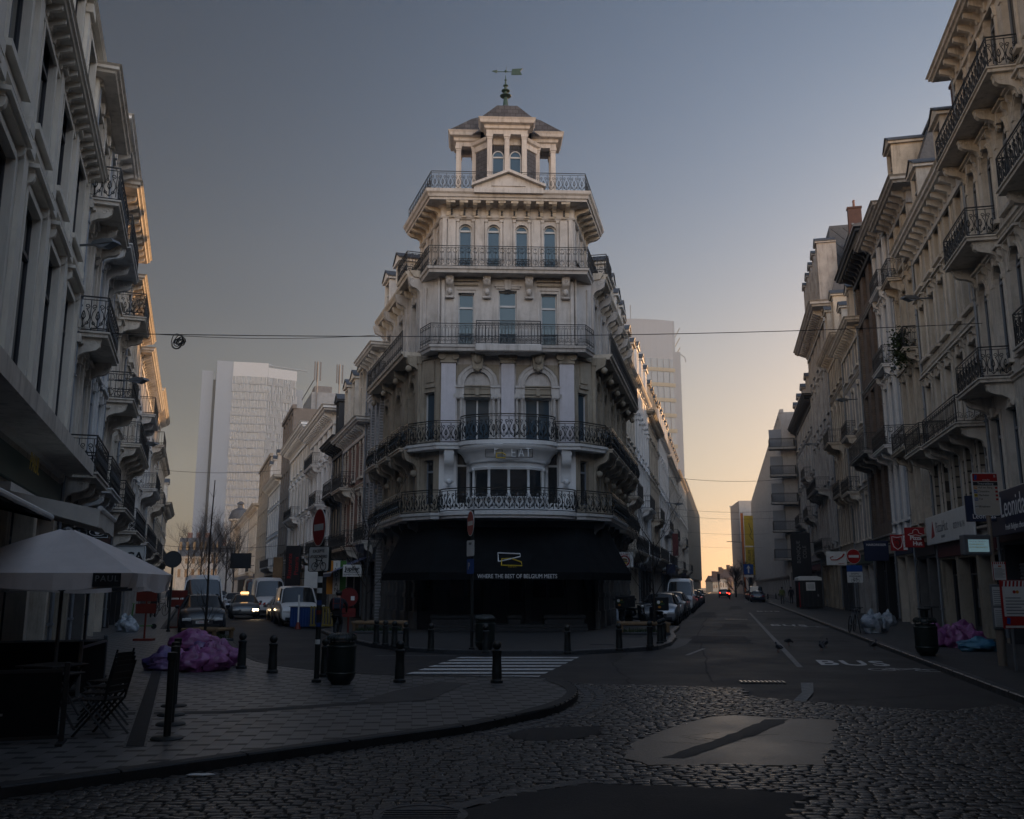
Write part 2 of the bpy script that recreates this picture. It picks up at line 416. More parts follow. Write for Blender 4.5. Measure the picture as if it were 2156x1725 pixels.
M('curtain', (.35,.34,.32), .9, var=.2, vscale=5)
M('frame_white', (.5,.5,.5), .45, var=.05)
M('frame_grey', (.2,.22,.25), .45, var=.05)
M('frame_dark', (.04,.04,.045), .5, var=.1)
M_brick('brick_red', (.24,.09,.06), (.18,.07,.05), (.25,.22,.19))
M_brick('brick_brown', (.15,.10,.075), (.11,.075,.055), (.14,.12,.10))
M_brick('brick_white', (.42,.42,.43), (.35,.35,.36), (.2,.2,.2), bump=.2, w=.24, h=.08)
M_brick('rusticated', (.30,.26,.20), (.26,.225,.175), (.05,.04,.03), w=1.1, h=.42, ms=.035, bump=1.0)
M_brick('slate_tiles', (.09,.09,.1), (.06,.06,.07), (.03,.03,.03), w=.28, h=.2, ms=.012, bump=.5)
# ---------------------------------------------------------------- ground sheets
def asphalt(name, col, rough):
    m, nt, b = nt_new(name); N = nt.nodes; L = nt.links
    g = N.new('ShaderNodeNewGeometry')
    n1 = N.new('ShaderNodeTexNoise'); n1.inputs['Scale'].default_value = .5; n1.inputs['Detail'].default_value = 9; n1.inputs['Roughness'].default_value = .7
    n2 = N.new('ShaderNodeTexNoise'); n2.inputs['Scale'].default_value = 38; n2.inputs['Detail'].default_value = 4
    L.new(g.outputs['Position'], n1.inputs['Vector']); L.new(g.outputs['Position'], n2.inputs['Vector'])
    r = N.new('ShaderNodeValToRGB'); r.color_ramp.elements[0].position = .33; r.color_ramp.elements[1].position = .7
    r.color_ramp.elements[0].color = tuple(c*.6 for c in col) + (1,); r.color_ramp.elements[1].color = tuple(c*1.3 for c in col) + (1,)
    L.new(n1.outputs['Fac'], r.inputs[0])
    mx = N.new('ShaderNodeMix'); mx.data_type = 'RGBA'; mx.blend_type = 'OVERLAY'; mx.inputs[0].default_value = .55
    L.new(r.outputs[0], mx.inputs[6]); L.new(n2.outputs['Fac'], mx.inputs[7]); L.new(mx.outputs[2], b.inputs['Base Color'])
    rr = N.new('ShaderNodeMapRange'); rr.inputs[1].default_value = .3; rr.inputs[2].default_value = .7; rr.inputs[3].default_value = rough - .12; rr.inputs[4].default_value = rough + .12
    L.new(n1.outputs['Fac'], rr.inputs[0]); L.new(rr.outputs[0], b.inputs['Roughness'])
    bp = N.new('ShaderNodeBump'); bp.inputs['Strength'].default_value = .5; bp.inputs['Distance'].default_value = .012
    L.new(n2.outputs['Fac'], bp.inputs['Height']); L.new(bp.outputs[0], b.inputs['Normal'])
    b.inputs['Specular IOR Level'].default_value = .35
    MATS[name] = m; return m
asphalt('asphalt', (.024,.023,.024), .66); asphalt('asphalt_dark', (.016,.016,.018), .75); asphalt('asphalt_patch', (.034,.033,.033), .7)
asphalt('concrete_old', (.155,.125,.098), .42); asphalt('mortar', (.026,.024,.021), .9); asphalt('cement_edge', (.10,.095,.09), .7)
asphalt('flagstone', (.035,.034,.034), .68)
M('kerb_stone', (.05,.052,.056), .45, var=.25, vscale=6, bump=.4, bscale=20, rvar=.12)
M('cobble', (.05,.046,.043), .32, var=.55, vscale=5, bump=.5, bscale=45, rvar=.12, spec=.45)
M('road_paint', (.50,.50,.49), .6, var=.35, vscale=9)
M('road_paint_worn', (.19,.19,.185), .7, var=.5, vscale=7)
def pavers():
    m, nt, b = nt_new('pavers'); N = nt.nodes; L = nt.links
    g = N.new('ShaderNodeNewGeometry'); sep = N.new('ShaderNodeSeparateXYZ')
    mp = N.new('ShaderNodeMapping'); mp.inputs['Rotation'].default_value = (0, 0, radians(-6)); L.new(g.outputs['Position'], mp.inputs['Vector']); L.new(mp.outputs[0], sep.inputs[0])
    def mt(op, a, bb=None):
        q = N.new('ShaderNodeMath'); q.operation = op
        for i, x in enumerate((a, bb)):
            if x is None: continue
            if isinstance(x, (int, float)): q.inputs[i].default_value = x
            else: L.new(x, q.inputs[i])
        return q.outputs[0]
    RH, PW = .33, .44
    yv = mt('DIVIDE', sep.outputs['Y'], RH); row = mt('FLOOR', yv); fy = mt('FRACT', yv)
    xv = mt('ADD', mt('DIVIDE', sep.outputs['X'], PW), mt('MULTIPLY', mt('MODULO', row, 2), .5)); fx = mt('FRACT', xv)
    dash = mt('MULTIPLY', mt('LESS_THAN', fx, .52), mt('LESS_THAN', fy, .36))
    joint = mt('MAXIMUM', mt('LESS_THAN', fy, .035), mt('MAXIMUM', mt('LESS_THAN', fx, .03), mt('LESS_THAN', mt('ABSOLUTE', mt('SUBTRACT', fx, .53)), .014)))
    n = N.new('ShaderNodeTexNoise'); n.inputs['Scale'].default_value = 1.1; n.inputs['Detail'].default_value = 8; L.new(g.outputs['Position'], n.inputs['Vector'])
    wn_ = N.new('ShaderNodeTexWhiteNoise'); wn_.noise_dimensions = '2D'; cb = N.new('ShaderNodeCombineXYZ'); L.new(mt('FLOOR', mt('MULTIPLY', xv, 2)), cb.inputs[0]); L.new(row, cb.inputs[1]); L.new(cb.outputs[0], wn_.inputs['Vector'])
    val = mt('MULTIPLY', mt('ADD', mt('MULTIPLY', n.outputs['Fac'], .8), .6), mt('ADD', mt('MULTIPLY', wn_.outputs['Value'], .35), .82))
    base = mt('MULTIPLY', mt('SUBTRACT', .105, mt('MULTIPLY', dash, .082)), val)
    base = mt('MULTIPLY', base, mt('SUBTRACT', 1, mt('MULTIPLY', joint, .65)))
    c = N.new('ShaderNodeCombineXYZ'); L.new(base, c.inputs[0]); L.new(mt('MULTIPLY', base, .96), c.inputs[1]); L.new(mt('MULTIPLY', base, .94), c.inputs[2])
    L.new(c.outputs[0], b.inputs['Base Color']); b.inputs['Specular IOR Level'].default_value = .4
    L.new(mt('ADD', mt('MULTIPLY', dash, .14), .43), b.inputs['Roughness'])
    bp = N.new('ShaderNodeBump'); bp.inputs['Strength'].default_value = .5; bp.inputs['Distance'].default_value = .01; bp.invert = True
    L.new(joint, bp.inputs['Height']); L.new(bp.outputs[0], b.inputs['Normal'])
    MATS['pavers'] = m
pavers()
M_brick('small_pavers', (.052,.05,.049), (.038,.037,.037), (.016,.016,.016), w=.22, h=.11, ms=.008, floor=True, rot=.3, rough=.62, bump=.4)
M_brick('flag_pavers', (.045,.044,.043), (.035,.034,.034), (.014,.014,.014), w=.6, h=.4, ms=.012, floor=True, rot=-.22, rough=.6, bump=.4)
mb = MB(); mb.poly([(-690,-140,-.012),(690,-140,-.012),(690,980,-.012),(-690,980,-.012)])
struct(mb.build('ground', MATS['flagstone']))
AR = radians(12.85); AL = radians(-19.0)
DR = Vector((sin(AR), cos(AR))); NR = Vector((cos(AR), -sin(AR)))      # right street: along, right-hand normal
DL = Vector((sin(AL), cos(AL))); NL = Vector((cos(AL), -sin(AL)))
def R2(p, t, z=0): return Vector((NR.x*p + DR.x*t, NR.y*p + DR.y*t, z))
def L2(p, t, z=0): return Vector((NL.x*p + DL.x*t, NL.y*p + DL.y*t, z))
mb = MB(); mb.poly([(-60,-30,-.004),(60,-30,-.004),(90,20,-.004),tuple(R2(10,300,-.004)),tuple(R2(-5,300,-.004)),(-1.5,60,-.004),tuple(L2(9.5,220,-.004)),tuple(L2(-2,220,-.004)),(-60,20,-.004)])
struct(mb.build('road', MATS['asphalt']))
def xy(pts): return [tuple(G(u, v)[:2]) for u, v in pts]
def smooth_path(pts, it=2):
    for _ in range(it):
        q = [pts[0]]
        for a, b in zip(pts, pts[1:]): q += [(a[0]*.75+b[0]*.25, a[1]*.75+b[1]*.25), (a[0]*.25+b[0]*.75, a[1]*.25+b[1]*.75)]
        pts = q + [pts[-1]]
    return pts
KP = [(-.17,0),(-.17,.128),(.0,.128),(.025,.11),(.03,-.02),(-.17,-.02)]
M('kerb_dark', (.018,.018,.019), .6, var=.3, vscale=5, bump=.4, bscale=20)
M('mortar_black', (.006,.006,.006), .9, var=0)
def along(path, step, skip=.25):
    out = []
    for a, b in zip(path, path[1:]):
        A, B = Vector(a), Vector(b); L = (B-A).length
        if L < .25: continue
        n = max(1, int((L-2*skip)/step)); d = (B-A)/L
        for i in range(n): p = A + d*(skip + (L-2*skip)*i/n); out.append((p.x, p.y, 0, atan2(d.y, d.x)))
    return out
def pavement(name, edge, back, mat, kerb='kerb_stone'):
    """edge: kerb line with the road on its left-hand side; back: closing points"""
    mb = MB(); mb.poly([(x, y, .12) for x, y in edge + back]); mb.f = [tuple(f) for f in mb.f]
    struct(mb.build(name, mat))
    if kerb:
        k = MB(); k.sweep(edge, KP)
        for x, y, a_, b_ in along(edge, 1.0, .02):
            if y < 70: k.T = frame(x, y, 0, b_); k.box(-.009, .009, -.16, .028, .1, .1295, 1)
        k.T = ID; struct(k.build('kerb', [MATS[kerb], MATS['mortar_black']]))
# left square: from left street kerb round the nose to the lower left (road stays on the left when walking from the bottom to the top)
nose = xy([(-260,1722),(0,1684),(256,1649),(737,1580),(976,1547),(1078,1525),(1150,1510),(1195,1492),(1216,1473),(1210,1457),(1185,1444),(1147,1438),(1040,1437),(839,1434),(700,1425),(600,1413),(546,1403),(510,1380),(490,1360)])
nose = nose[:4] + smooth_path(nose[4:], 2)
edgeL = [nose[0]] + nose[1:] + [tuple(L2(.72, t)[:2]) for t in (40.2, 44)]
edgeL += [tuple(L2(-.2, 44.4)[:2]), tuple(L2(-1.0, 45)[:2]), tuple(L2(-1.0, 215)[:2])]
edgeL = edgeL[::-1]
NOSE = edgeL
pavement('pavement', edgeL, [tuple(L2(-4.0, 6)[:2]), tuple(L2(-4.0, 215)[:2])], MATS['pavers'], 'kerb_dark')
# island in front of the corner building
isl = [tuple(L2(6.4, t)[:2]) for t in (215, 44)] + [tuple(L2(5.5, 42)[:2]), tuple(L2(5.5, 38)[:2])] + xy([(737,1352),(783,1363),(854,1372),(942,1377),(1030,1379),(1205,1379),(1323,1373),(1385,1368),(1412,1360),(1423,1347)])
isl += [tuple(R2(-2.2, t)[:2]) for t in (40, 45.5)] + [tuple(R2(-4.4, 47.2)[:2]), tuple(R2(-4.4, 300)[:2])]
ISL = isl
pavement('pavement', isl[::-1], [tuple(L2(10, 215)[:2]), (0, 62), tuple(R2(-8, 300)[:2])], MATS['small_pavers'])
rk = [tuple(R2(5.0, t)[:2]) for t in (2, 8, 20, 40, 60, 80, 118)] + [tuple(R2(5.6, 120)[:2]), tuple(R2(5.6, 300)[:2])]
rk = [(x + .05*sin(y*1.3), y) for x, y in rk]
pavement('pavement', rk, [tuple(R2(12, 300)[:2]), tuple(R2(12, 2)[:2])], MATS['flag_pavers'])
def sheet(name, pts, z, mat):
    mb = MB(); mb.poly([(x, y, z) for x, y in pts]); return struct(mb.build(name, mat))
def strip_pts(path, w):
    a = []; b = []
    for i, p in enumerate(path):
        d = Vector(path[min(i+1, len(path)-1)]) - Vector(path[max(i-1, 0)]); d.normalize()
        a.append((p[0]-d.y*w/2, p[1]+d.x*w/2)); b.append((p[0]+d.y*w/2, p[1]-d.x*w/2))
    return a + b[::-1]
def ragged(pts, amp=.05, seg=.22, seed=1):
    r_ = random.Random(seed); out = []
    for a, b in zip(pts, pts[1:]+pts[:1]):
        A, B = Vector(a), Vector(b); n = max(1, int((B-A).length/seg))
        for i in range(n): q = A.lerp(B, i/n); out.append((q.x+r_.uniform(-amp, amp)*(1 if i else .5), q.y+r_.uniform(-amp, amp)*.8*(1 if i else .5)))
    return out
# cobbled square in front
asph_edge = xy([(1150,1441),(1238,1441),(1368,1444),(1560,1449),(1573,1466),(1640,1473),(1719,1480),(1843,1490),(2008,1497),(2117,1485),(2300,1520),(2600,1600)])
cob_poly = asph_edge + [(14,5.5),(-9,5.5),(-9,7)] + nose[:-9]
sheet('cobblestone_bed', [(-12,4),(16,4),(16,16)] + asph_edge[::-1] + [(-1,18),(-9,9)], .001, MATS['mortar'])
conc = xy([(1498,1511),(1560,1508),(1640,1513),(1763,1517),(1757,1560),(1734,1612),(1600,1613),(1480,1612),(1368,1614),(1314,1599),(1330,1570),(1375,1548),(1440,1525)])
conc = ragged(conc, .05, .2, 5)
sheet('concrete_patch', conc, .012, MATS['concrete_old'])
sheet('asphalt_patch', ragged(xy([(1612,1517),(1662,1517),(1600,1548),(1500,1580),(1440,1600),(1392,1598),(1450,1580),(1550,1545)]), .03, .2, 8), .016, MATS['asphalt_patch'])
patch2 = xy([(1240,1652),(1368,1657),(1551,1664),(1697,1675),(1672,1705),(1655,1760),(850,1760),(960,1712),(1078,1676)])
patch2 = ragged(patch2, .05, .2, 6)
sheet('asphalt_patch', patch2, .012, MATS['asphalt_dark'])
sheet('concrete_strip', xy([(1225,1643),(1245,1651),(1078,1675),(960,1711),(900,1730),(860,1722),(942,1700),(1078,1668)]), .015, MATS['cement_edge'])
patch3 = xy([(1062,1546),(1110,1536),(1200,1532),(1268,1531),(1262,1545),(1215,1558),(1140,1563),(1085,1557)])
patch3 = ragged(patch3, .045, .18, 7)
sheet('asphalt_patch', patch3, .012, MATS['asphalt_dark'])
def inside(p, poly):
    c = False; n = len(poly)
    for i in range(n):
        a = poly[i]; b = poly[i-1]
        if (a[1] > p[1]) != (b[1] > p[1]) and p[0] < (b[0]-a[0])*(p[1]-a[1])/(b[1]-a[1]) + a[0]: c = not c
    return c
rng = random.Random(3)
plaza_poly = nose + [tuple(L2(.5,43)[:2]), (-30, 40), (-30, 4)]
mb = MB(); nrow = 0; y0 = 6.2
ax = [p[0] for p in asph_edge]
while y0 < 21.5:
    rh = .112 + rng.uniform(-.014, .014); x = -7 - rng.random()*.2
    while x < min(14, .62*y0 + 2):
        w = rng.uniform(.10, .21)
        cx = x + w/2
        wob = .22*sin(cx*.55 + .3) + .10*sin(cx*1.7 + y0*.4) + .03*sin(cx*5 + y0)
        cy = y0 + wob + .02*(cx-2)**2*.3
        x += w + .012
        if abs(cx) > .6*cy + 1.2: continue
        p = (cx, cy)
        if inside(p, plaza_poly) or not inside(p, cob_poly) or inside(p, conc) or inside(p, patch2) or inside(p, patch3): continue
        hx = w/2; hy = rh/2 - .006; a = rng.uniform(-.09, .09) + .22*.55*cos(cx*.55+.3); ca, sa = cos(a), sin(a)
        zt = .012 + rng.uniform(-.004, .004); tx = rng.uniform(-.04, .04); ty = rng.uniform(-.05, .05)
        j = lambda q: q*rng.uniform(.84, 1.04)
        o1 = [(-j(hx),-j(hy)),(j(hx),-j(hy)),(j(hx),j(hy)),(-j(hx),j(hy))]
        vs = [(cx+ca*u-sa*v, cy+sa*u+ca*v, -.005) for u, v in o1]
        for k, zz in ((.96, zt-.005), (.78, zt+.001)):
            vs += [(cx+ca*u*k-sa*v*k, cy+sa*u*k+ca*v*k, zz + tx*u + ty*v) for u, v in o1]
        fs = [(i, (i+1) % 4, 4+(i+1) % 4, 4+i) for i in range(4)] + [(4+i, 4+(i+1) % 4, 8+(i+1) % 4, 8+i) for i in range(4)] + [(8, 9, 10, 11)]
        mb.add(vs, fs, 0, True)
    y0 += rh; nrow += 1
o = mb.build('cobblestones', MATS['cobble'], fix=False); struct(o)
# row of setts along the nose gutter and road seam
mb = MB()
gut = nose[4:]
for off, zz in ((.12, .0), (.34, .0)):
    acc = 0
    for a, b in zip(gut, gut[1:]):
        d = Vector(b) - Vector(a); L_ = d.length
        if L_ < 1e-6: continue
        d /= L_; nn = Vector((d.y, -d.x))
        mid = (Vector(a)+Vector(b))/2 + nn*(off+.03)
        if mid.y > 19.2 or mid.x < -1.0: continue
        k = max(1, round(L_/.3))
        for i in range(k):
            c = Vector(a) + d*(L_*(i+.5)/k) + nn*(off+.1)
            mb.T = frame(c.x, c.y, 0, atan2(d.y, d.x)); mb.bbox(-L_/k/2+.01, L_/k/2-.01, -.09, .09, -.02, .024+rng.uniform(-.004,.004), .02)
mb.T = ID
struct(mb.build('gutter_setts', MATS['kerb_stone']))
# darker band and slot drain across the square
sheet('paving_band', strip_pts(xy([(262,1521),(480,1517),(640,1506),(757,1497),(905,1488)]), .34), .124, MATS['flagstone'])
sheet('paving_band', xy([(757,1493),(800,1498),(905,1490),(985,1452),(925,1450),(830,1470)]), .127, MATS['small_pavers'])
sheet('paving_band', smooth_path(xy([(1145,1445),(1190,1462),(1196,1478),(1160,1497),(1080,1519),(1078,1526),(1170,1506),(1212,1476),(1200,1453),(1160,1440)]), 1), .1315, MATS['flagstone'])
mb = MB(); pa = xy([(331,1420),(282,1596)]); pa = [Vector(p) for p in pa]; d = (pa[1]-pa[0]); Ld = d.length; d.normalize()
mb.T = frame(pa[0].x, pa[0].y, .124, atan2(d.y, d.x))
mb.box(0, Ld, -.13, .13, 0, .004); n = int(Ld/.05)
for i in range(n): mb.box(i*.05, i*.05+.025, -.1, .1, .004, .012, 1)
struct(mb.build('slot_drain', [MATS['kerb_stone'], MATS['charcoal']]))
# repairs, tar seams and cracks
for i, (p0, p1, t0, t1) in enumerate(((-1.6,.9,34,39.5),(-.4,1.2,45,52),(2.3,4.7,58,63),(-2.2,-.6,61,75),(2.0,4.4,36,37.2),(.2,1.5,84,98))):
    q = [tuple(R2(a, b)[:2]) for a, b in ((p0,t0),(p1,t0+.5),(p1-.2,t1),(p0+.3,t1-.4))]; sheet('asphalt_patch', ragged(q, .09, .5, 30+i), .0015, MATS['asphalt_dark'])
rc = random.Random(8)
for (u0, v0, u1, v1, w) in ((1330,1440,1290,1395,.05),(1290,1395,1345,1362,.04),(1500,1436,1470,1340,.05),(1470,1340,1490,1290,.05),(1720,1478,2000,1462,.04),(1180,1434,900,1432,.04),(600,1398,720,1400,.04)):
    a, b = G(u0, v0), G(u1, v1); pl = [(a.x+(b.x-a.x)*k/14+rc.uniform(-.07,.07), a.y+(b.y-a.y)*k/14+rc.uniform(-.07,.07)) for k in range(15)]; sheet('tar_seam', strip_pts(pl, w), .003, MATS['asphalt_dark'])
for k in range(7):
    a = G(1380+50*k+rc.uniform(-15,15), 1530+rc.uniform(0,60)); d = Vector((rc.uniform(-1,1), rc.uniform(-.5,.5))); pl = [(a.x+d.x*q*.08+rc.uniform(-.03,.03), a.y+d.y*q*.08+rc.uniform(-.03,.03)) for q in range(12)]; sheet('crack', strip_pts(pl, .014), .0175, MATS['asphalt_dark'])
# road markings
def marking(pts, name='road_marking', z=.004, mat='road_paint'):
    return sheet(name, pts, z, MATS[mat])
for i in range(7):
    D = 27.15 - i*.93; k = i/6
    xl = (971-1078)/1990*27.4*(1-k) + (850-1078)/2002*21.9*k; xr = (1218-1078)/1990*27.4*(1-k) + (1138-1078)/2002*21.9*k
    sk = .23*.47
    marking([(xl, D), (xr, D), (xr-sk*1.0, D-.47), (xl-sk*1.2, D-.47)], 'crosswalk_stripe', mat='road_paint' if i != 4 else 'road_paint')
lane = [tuple(R2(1.75, t)[:2]) for t in (27.6, 34, 45, 60, 74)]
marking(strip_pts(lane, .16), 'lane_line', mat='road_paint_worn')
marking(strip_pts([tuple(R2(1.75, t)[:2]) for t in (24.8, 27.5)], .14), 'lane_line', .0042, 'road_paint_worn')
marking(xy([(1686,1438),(1712,1438),(1713,1458),(1688,1457)]), 'lane_line', mat='road_paint_worn')
marking(xy([(1690,1459),(1714,1459),(1697,1480),(1670,1478)]), 'lane_line', .0215, 'road_paint_worn')
marking(strip_pts(xy([(1446,1380),(1482,1366)]), .12), 'lane_line', mat='road_paint_worn')
marking(strip_pts(xy([(1404,1366),(1428,1358),(1444,1345)]), .5), 'gutter_strip', .003, 'cement_edge')
for tt in (47, 120): marking(strip_pts([tuple(R2(2.2, tt)[:2]), tuple(R2(4.7, tt)[:2])], .12), 'lane_line', .0045, 'road_paint_worn')
for (u0, u1, v) in ((790,960,1381),(560,600,1298),(700,790,1345)): marking(strip_pts(xy([(u0,v),(u1,v)]), .12), 'lane_line', mat='road_paint_worn')
def bus(u, v, wid, bike=True, up=None):
    c = G(u, v); rz = -AR
    o = text('bus_lane_lettering', 'BUS', 1.0, MATS['road_paint'], None, (c.x, c.y, .005), (0, 0, rz), ext=.0006, sx=wid/2.0, bold=.02, space=1.15)
    o.scale = (wid/2.05, 2.3, 1); struct(o)
    if bike:
        m = MB(frame(c.x+.55, c.y-2.0, .006, rz))
        def ring(cx, cy, r): m.prism([], 0, 0) if False else m.tube([(cx+r*cos(2*pi*i/18), (cy+r*sin(2*pi*i/18))*1.0, 0) for i in range(18)], .035, 4, closed=True)
        m2 = [(-.52,0),(-.2,.42),(.32,.42),(.52,0)]
        ring(-.52, 0, .3); ring(.55, 0, .3)
        for a, b in (((-.52,0),(-.22,.42)),((-.22,.42),(.34,.42)),((-.1,0),(.34,.42)),((-.52,0),(-.1,0)),((-.1,0),(-.25,.5)),((.55,0),(.3,.52)),((.3,.52),(.45,.56)),((-.36,.5),(-.15,.5))):
            m.tube([(a[0],a[1],0),(b[0],b[1],0)], .035, 4)
        m.v = [(x, y, .004 + (z-.006)*.05) for x, y, z in m.v]
        struct(m.build('bicycle_marking', MATS['road_paint'], fix=False))
bus(1794, 1397, 1.95); bus(1660, 1317, 2.0); bus(1617, 1287.5, 2.0, False); bus(1583, 1268, 2.0, False)
# iron drain grates, manholes
def grate(c, wx, wy, rz, bright):
    m = MB(); m.box(-wx/2, wx/2, -wy/2, wy/2, 0, .006)
    n = int(wx/.085)
    for i in range(n): m.box(-wx/2+.03+i*wx/n, -wx/2+.03+i*wx/n+.045, -wy/2+.03, wy/2-.03, .006, .03, 1)
    o = m.build('drain_grate', [MATS['charcoal'], MATS['grate_steel']], loc=(c.x, c.y, .003), rz=rz)
    return tag(o, bright, 'drain grate', 'street drains')
M('grate_steel', (.3,.29,.27), .3, metal=.9, var=.2)
grate(G(1604, 1438), .95, .42, -.1, 'slotted iron drain grate shining where the asphalt meets the cobbles')
grate(G(2945/1.9, 1305), 1.3, .5, -AR, 'distant slotted drain grate beside the white bus lane line')
m = MB(); m.lathe([(.0,.02),(.36,.02),(.36,.026),(.42,.026),(.42,.0)], n=32)
for i in range(9): m.box(-.33, .33, -.32+i*.08, -.29+i*.08, .02, .03) if abs(-.3+i*.08) < .2 else None
c = G(885, 1722); tag(m.build('manhole_cover', MATS['kerb_stone'], loc=(c.x, c.y, 0)), 'round iron manhole cover set in the cobbles at the bottom', 'manhole cover')
for u, v in ((2412/1.9*1.0, 1357), (1330, 1341)):
    m = MB(); m.bbox(-.4, .4, -.25, .25, 0, .012, .005); c = G(u, v, .12)
    struct(m.build('service_cover', MATS['charcoal'], loc=(c.x, c.y, .12), rz=-AR))
# ---------------------------------------------------------------- facade pieces
def arch_pts(hx0, hx1, hz1, rise, n=8):
    if rise <= 0: return [(hx0, hz1), (hx1, hz1)]
    cx = (hx0+hx1)/2; a = (hx1-hx0)/2; sp = hz1 - rise
    return [(cx - a*cos(pi*i/n), sp + rise*sin(pi*i/n)) for i in range(n+1)]
def floor_wall(mb, x0, x1, z0, z1, ops, d=.28, mi=0, mr=None):
    """wall strip with openings (hx0, hx1, hz0, hz1, rise) in the plane y=0 (outward +y)"""
    mr = mi if mr is None else mr
    ops = sorted(ops); cuts = [x0] + [(a[1]+b[0])/2 for a, b in zip(ops, ops[1:])] + [x1]
    if not ops: mb.poly([(x1,0,z0),(x0,0,z0),(x0,0,z1),(x1,0,z1)], mi); return
    q = lambda a, b, c, e, m=mi: mb.poly([(b,0,c),(a,0,c),(a,0,e),(b,0,e)], m)
    for (h0, h1, g0, g1, rise), a, b in zip(ops, cuts, cuts[1:]):
        q(a, h0, z0, z1); q(h1, b, z0, z1)
        if g0 > z0 + 1e-4: q(h0, h1, z0, g0)
        ap = arch_pts(h0, h1, g1, rise)
        for (xa, za), (xb, zb) in zip(ap, ap[1:]): mb.poly([(xb,0,zb),(xa,0,za),(xa,0,z1),(xb,0,z1)], mi)
        ol = [(h0, g0)] + ap + [(h1, g0)]
        for (xa, za), (xb, zb) in zip(ol, ol[1:] + ol[:1]): mb.poly([(xa,0,za),(xb,0,zb),(xb,-d,zb),(xa,-d,za)], mr)
WCACHE = {}
def win_mesh(w, h, rise, style, fm, gm):
    key = (round(w,2), round(h,2), round(rise,2), style, fm, gm)
    if key in WCACHE: return WCACHE[key]
    ap = arch_pts(-w/2, w/2, h, rise)
    out = [(-w/2, 0)] + ap + [(w/2, 0)]
    f = .06; cz = h*.5
    inn = [(x*(1-2*f/w), f + z*(1-2*f/h)) for x, z in out]
    mb = MB(); n = len(out)
    for i in range(n):
        j = (i+1) % n; a, b, c, d = out[i], out[j], inn[j], inn[i]
        mb.poly([(a[0],.03,a[1]),(b[0],.03,b[1]),(c[0],.03,c[1]),(d[0],.03,d[1])])
        mb.poly([(d[0],.03,d[1]),(c[0],.03,c[1]),(c[0],-.03,c[1]),(d[0],-.03,d[1])])
    sp = h - rise if rise > 0 else h*.74
    if 'T' in style: mb.box(-w/2+f, w/2-f, -.02, .045, sp-.05, sp+.04)
    if 'M' in style: mb.box(-.035, .035, -.02, .035, f, (sp-.05 if 'T' in style else h-f-.001))
    if 'X' in style:
        for k in (1, 2, 3): mb.box(-w/2+f, w/2-f, -.015, .03, h*k/4-.015, h*k/4+.015)
    fr = mb.build('window', MATS[fm]); pm = MB()
    pm.poly([(x, -.01, z) for x, z in inn], 0)
    pa = pm.build('pane', MATS[gm], fr)
    WCACHE[key] = [fr, pa, False]; return WCACHE[key]
def win(parent, F, cx, z0, w, h, rise=0, d=.22, style='TM', fm='frame_white', gm='glass'):
    c = win_mesh(w, h, rise, style, fm, gm)
    loc = F @ Vector((cx, -d, z0)); rz = F.to_euler().z
    if not c[2]: c[2] = True; o = c[0]
    else:
        o = c[0].copy(); COL.objects.link(o); p = c[1].copy(); COL.objects.link(p); p.parent = o
    o.parent = parent; o.location = loc; o.rotation_euler = (0, 0, rz); return o
def surround(mb, cx, z0, w, h, rise=0, t=.14, pr=.07, mi=0, key=True, sill=True, head=None):
    """moulded frame round an opening, sill, optional head: 'pediment', 'cornice', 'arch'"""
    if rise > 0:
        sp = z0 + h - rise; a = w/2
        for i in range(10):
            t0, t1 = pi*i/10, pi*(i+1)/10
            P = lambda r, th, y: (cx - (a+r)*cos(th), y, sp + (rise + r)*sin(th))
            vs = [P(.0,t0,0),P(t,t0,0),P(t,t1,0),P(0,t1,0),P(0,t0,pr),P(t,t0,pr),P(t,t1,pr),P(0,t1,pr)]
            mb.add(vs, [(4,5,6,7),(1,2,6,5),(0,4,7,3)], mi)
            mb.add([P(t*.35,t0,pr),P(t*.6,t0,pr),P(t*.6,t1,pr),P(t*.35,t1,pr),P(t*.35,t0,pr+.03),P(t*.6,t0,pr+.03),P(t*.6,t1,pr+.03),P(t*.35,t1,pr+.03)], [(4,5,6,7),(1,2,6,5),(0,4,7,3)], mi)
        top = sp
    else:
        top = z0 + h; mb.box(cx-w/2-t, cx+w/2+t, .002, pr, top, top+t, mi)
    for s in (-1, 1):
        a, b = sorted((cx+s*w/2, cx+s*(w/2+t))); mb.box(a, b, .002, pr-.001, z0, top, mi, 'b')
        if rise > 0: mb.box(a-.03, b+.03, .002, pr+.04, top-.1, top+.05, mi)
    if sill: mb.box(cx-w/2-t-.05, cx+w/2+t+.05, .002, pr+.1, z0-.13, z0-.001, mi)
    zt = z0 + h
    if key:
        mb.prism([(cx-.09, zt-.04), (cx+.09, zt-.04), (cx+.14, zt+t+.14), (cx-.14, zt+t+.14)], .004, pr+.1, 'xz', mi)
    if head == 'cornice' or head == 'pediment':
        zz = zt + t + .16; ww = w/2 + t + .1
        mb.box(cx-ww, cx+ww, .003, .16, zz, zz+.07, mi); mb.box(cx-ww-.07, cx+ww+.07, .003, .25, zz+.07, zz+.15, mi)
        for s in (-1, 1): bracket(mb, cx+s*(ww-.09), .002, zt-.1, pi/2, .18, zz-zt+.1, .13, CONSOLE, mi)
        if head == 'pediment': mb.prism([(cx-ww-.07, zz+.15), (cx+ww+.07, zz+.15), (cx, zz+.15+ww*.42)], .003, .22, 'xz', mi)
CORN = [(0,-.9),(.10,-.9),(.10,-.72),(.06,-.7),(.06,-.42),(.16,-.38),(.2,-.3),(.62,-.27),(.66,-.2),(.74,-.16),(.74,-.06),(.82,0),(.0,.02)]
CORN_SMALL = [(0,-.4),(.06,-.4),(.08,-.25),(.3,-.2),(.3,-.1),(.38,-.02),(.0,0)]
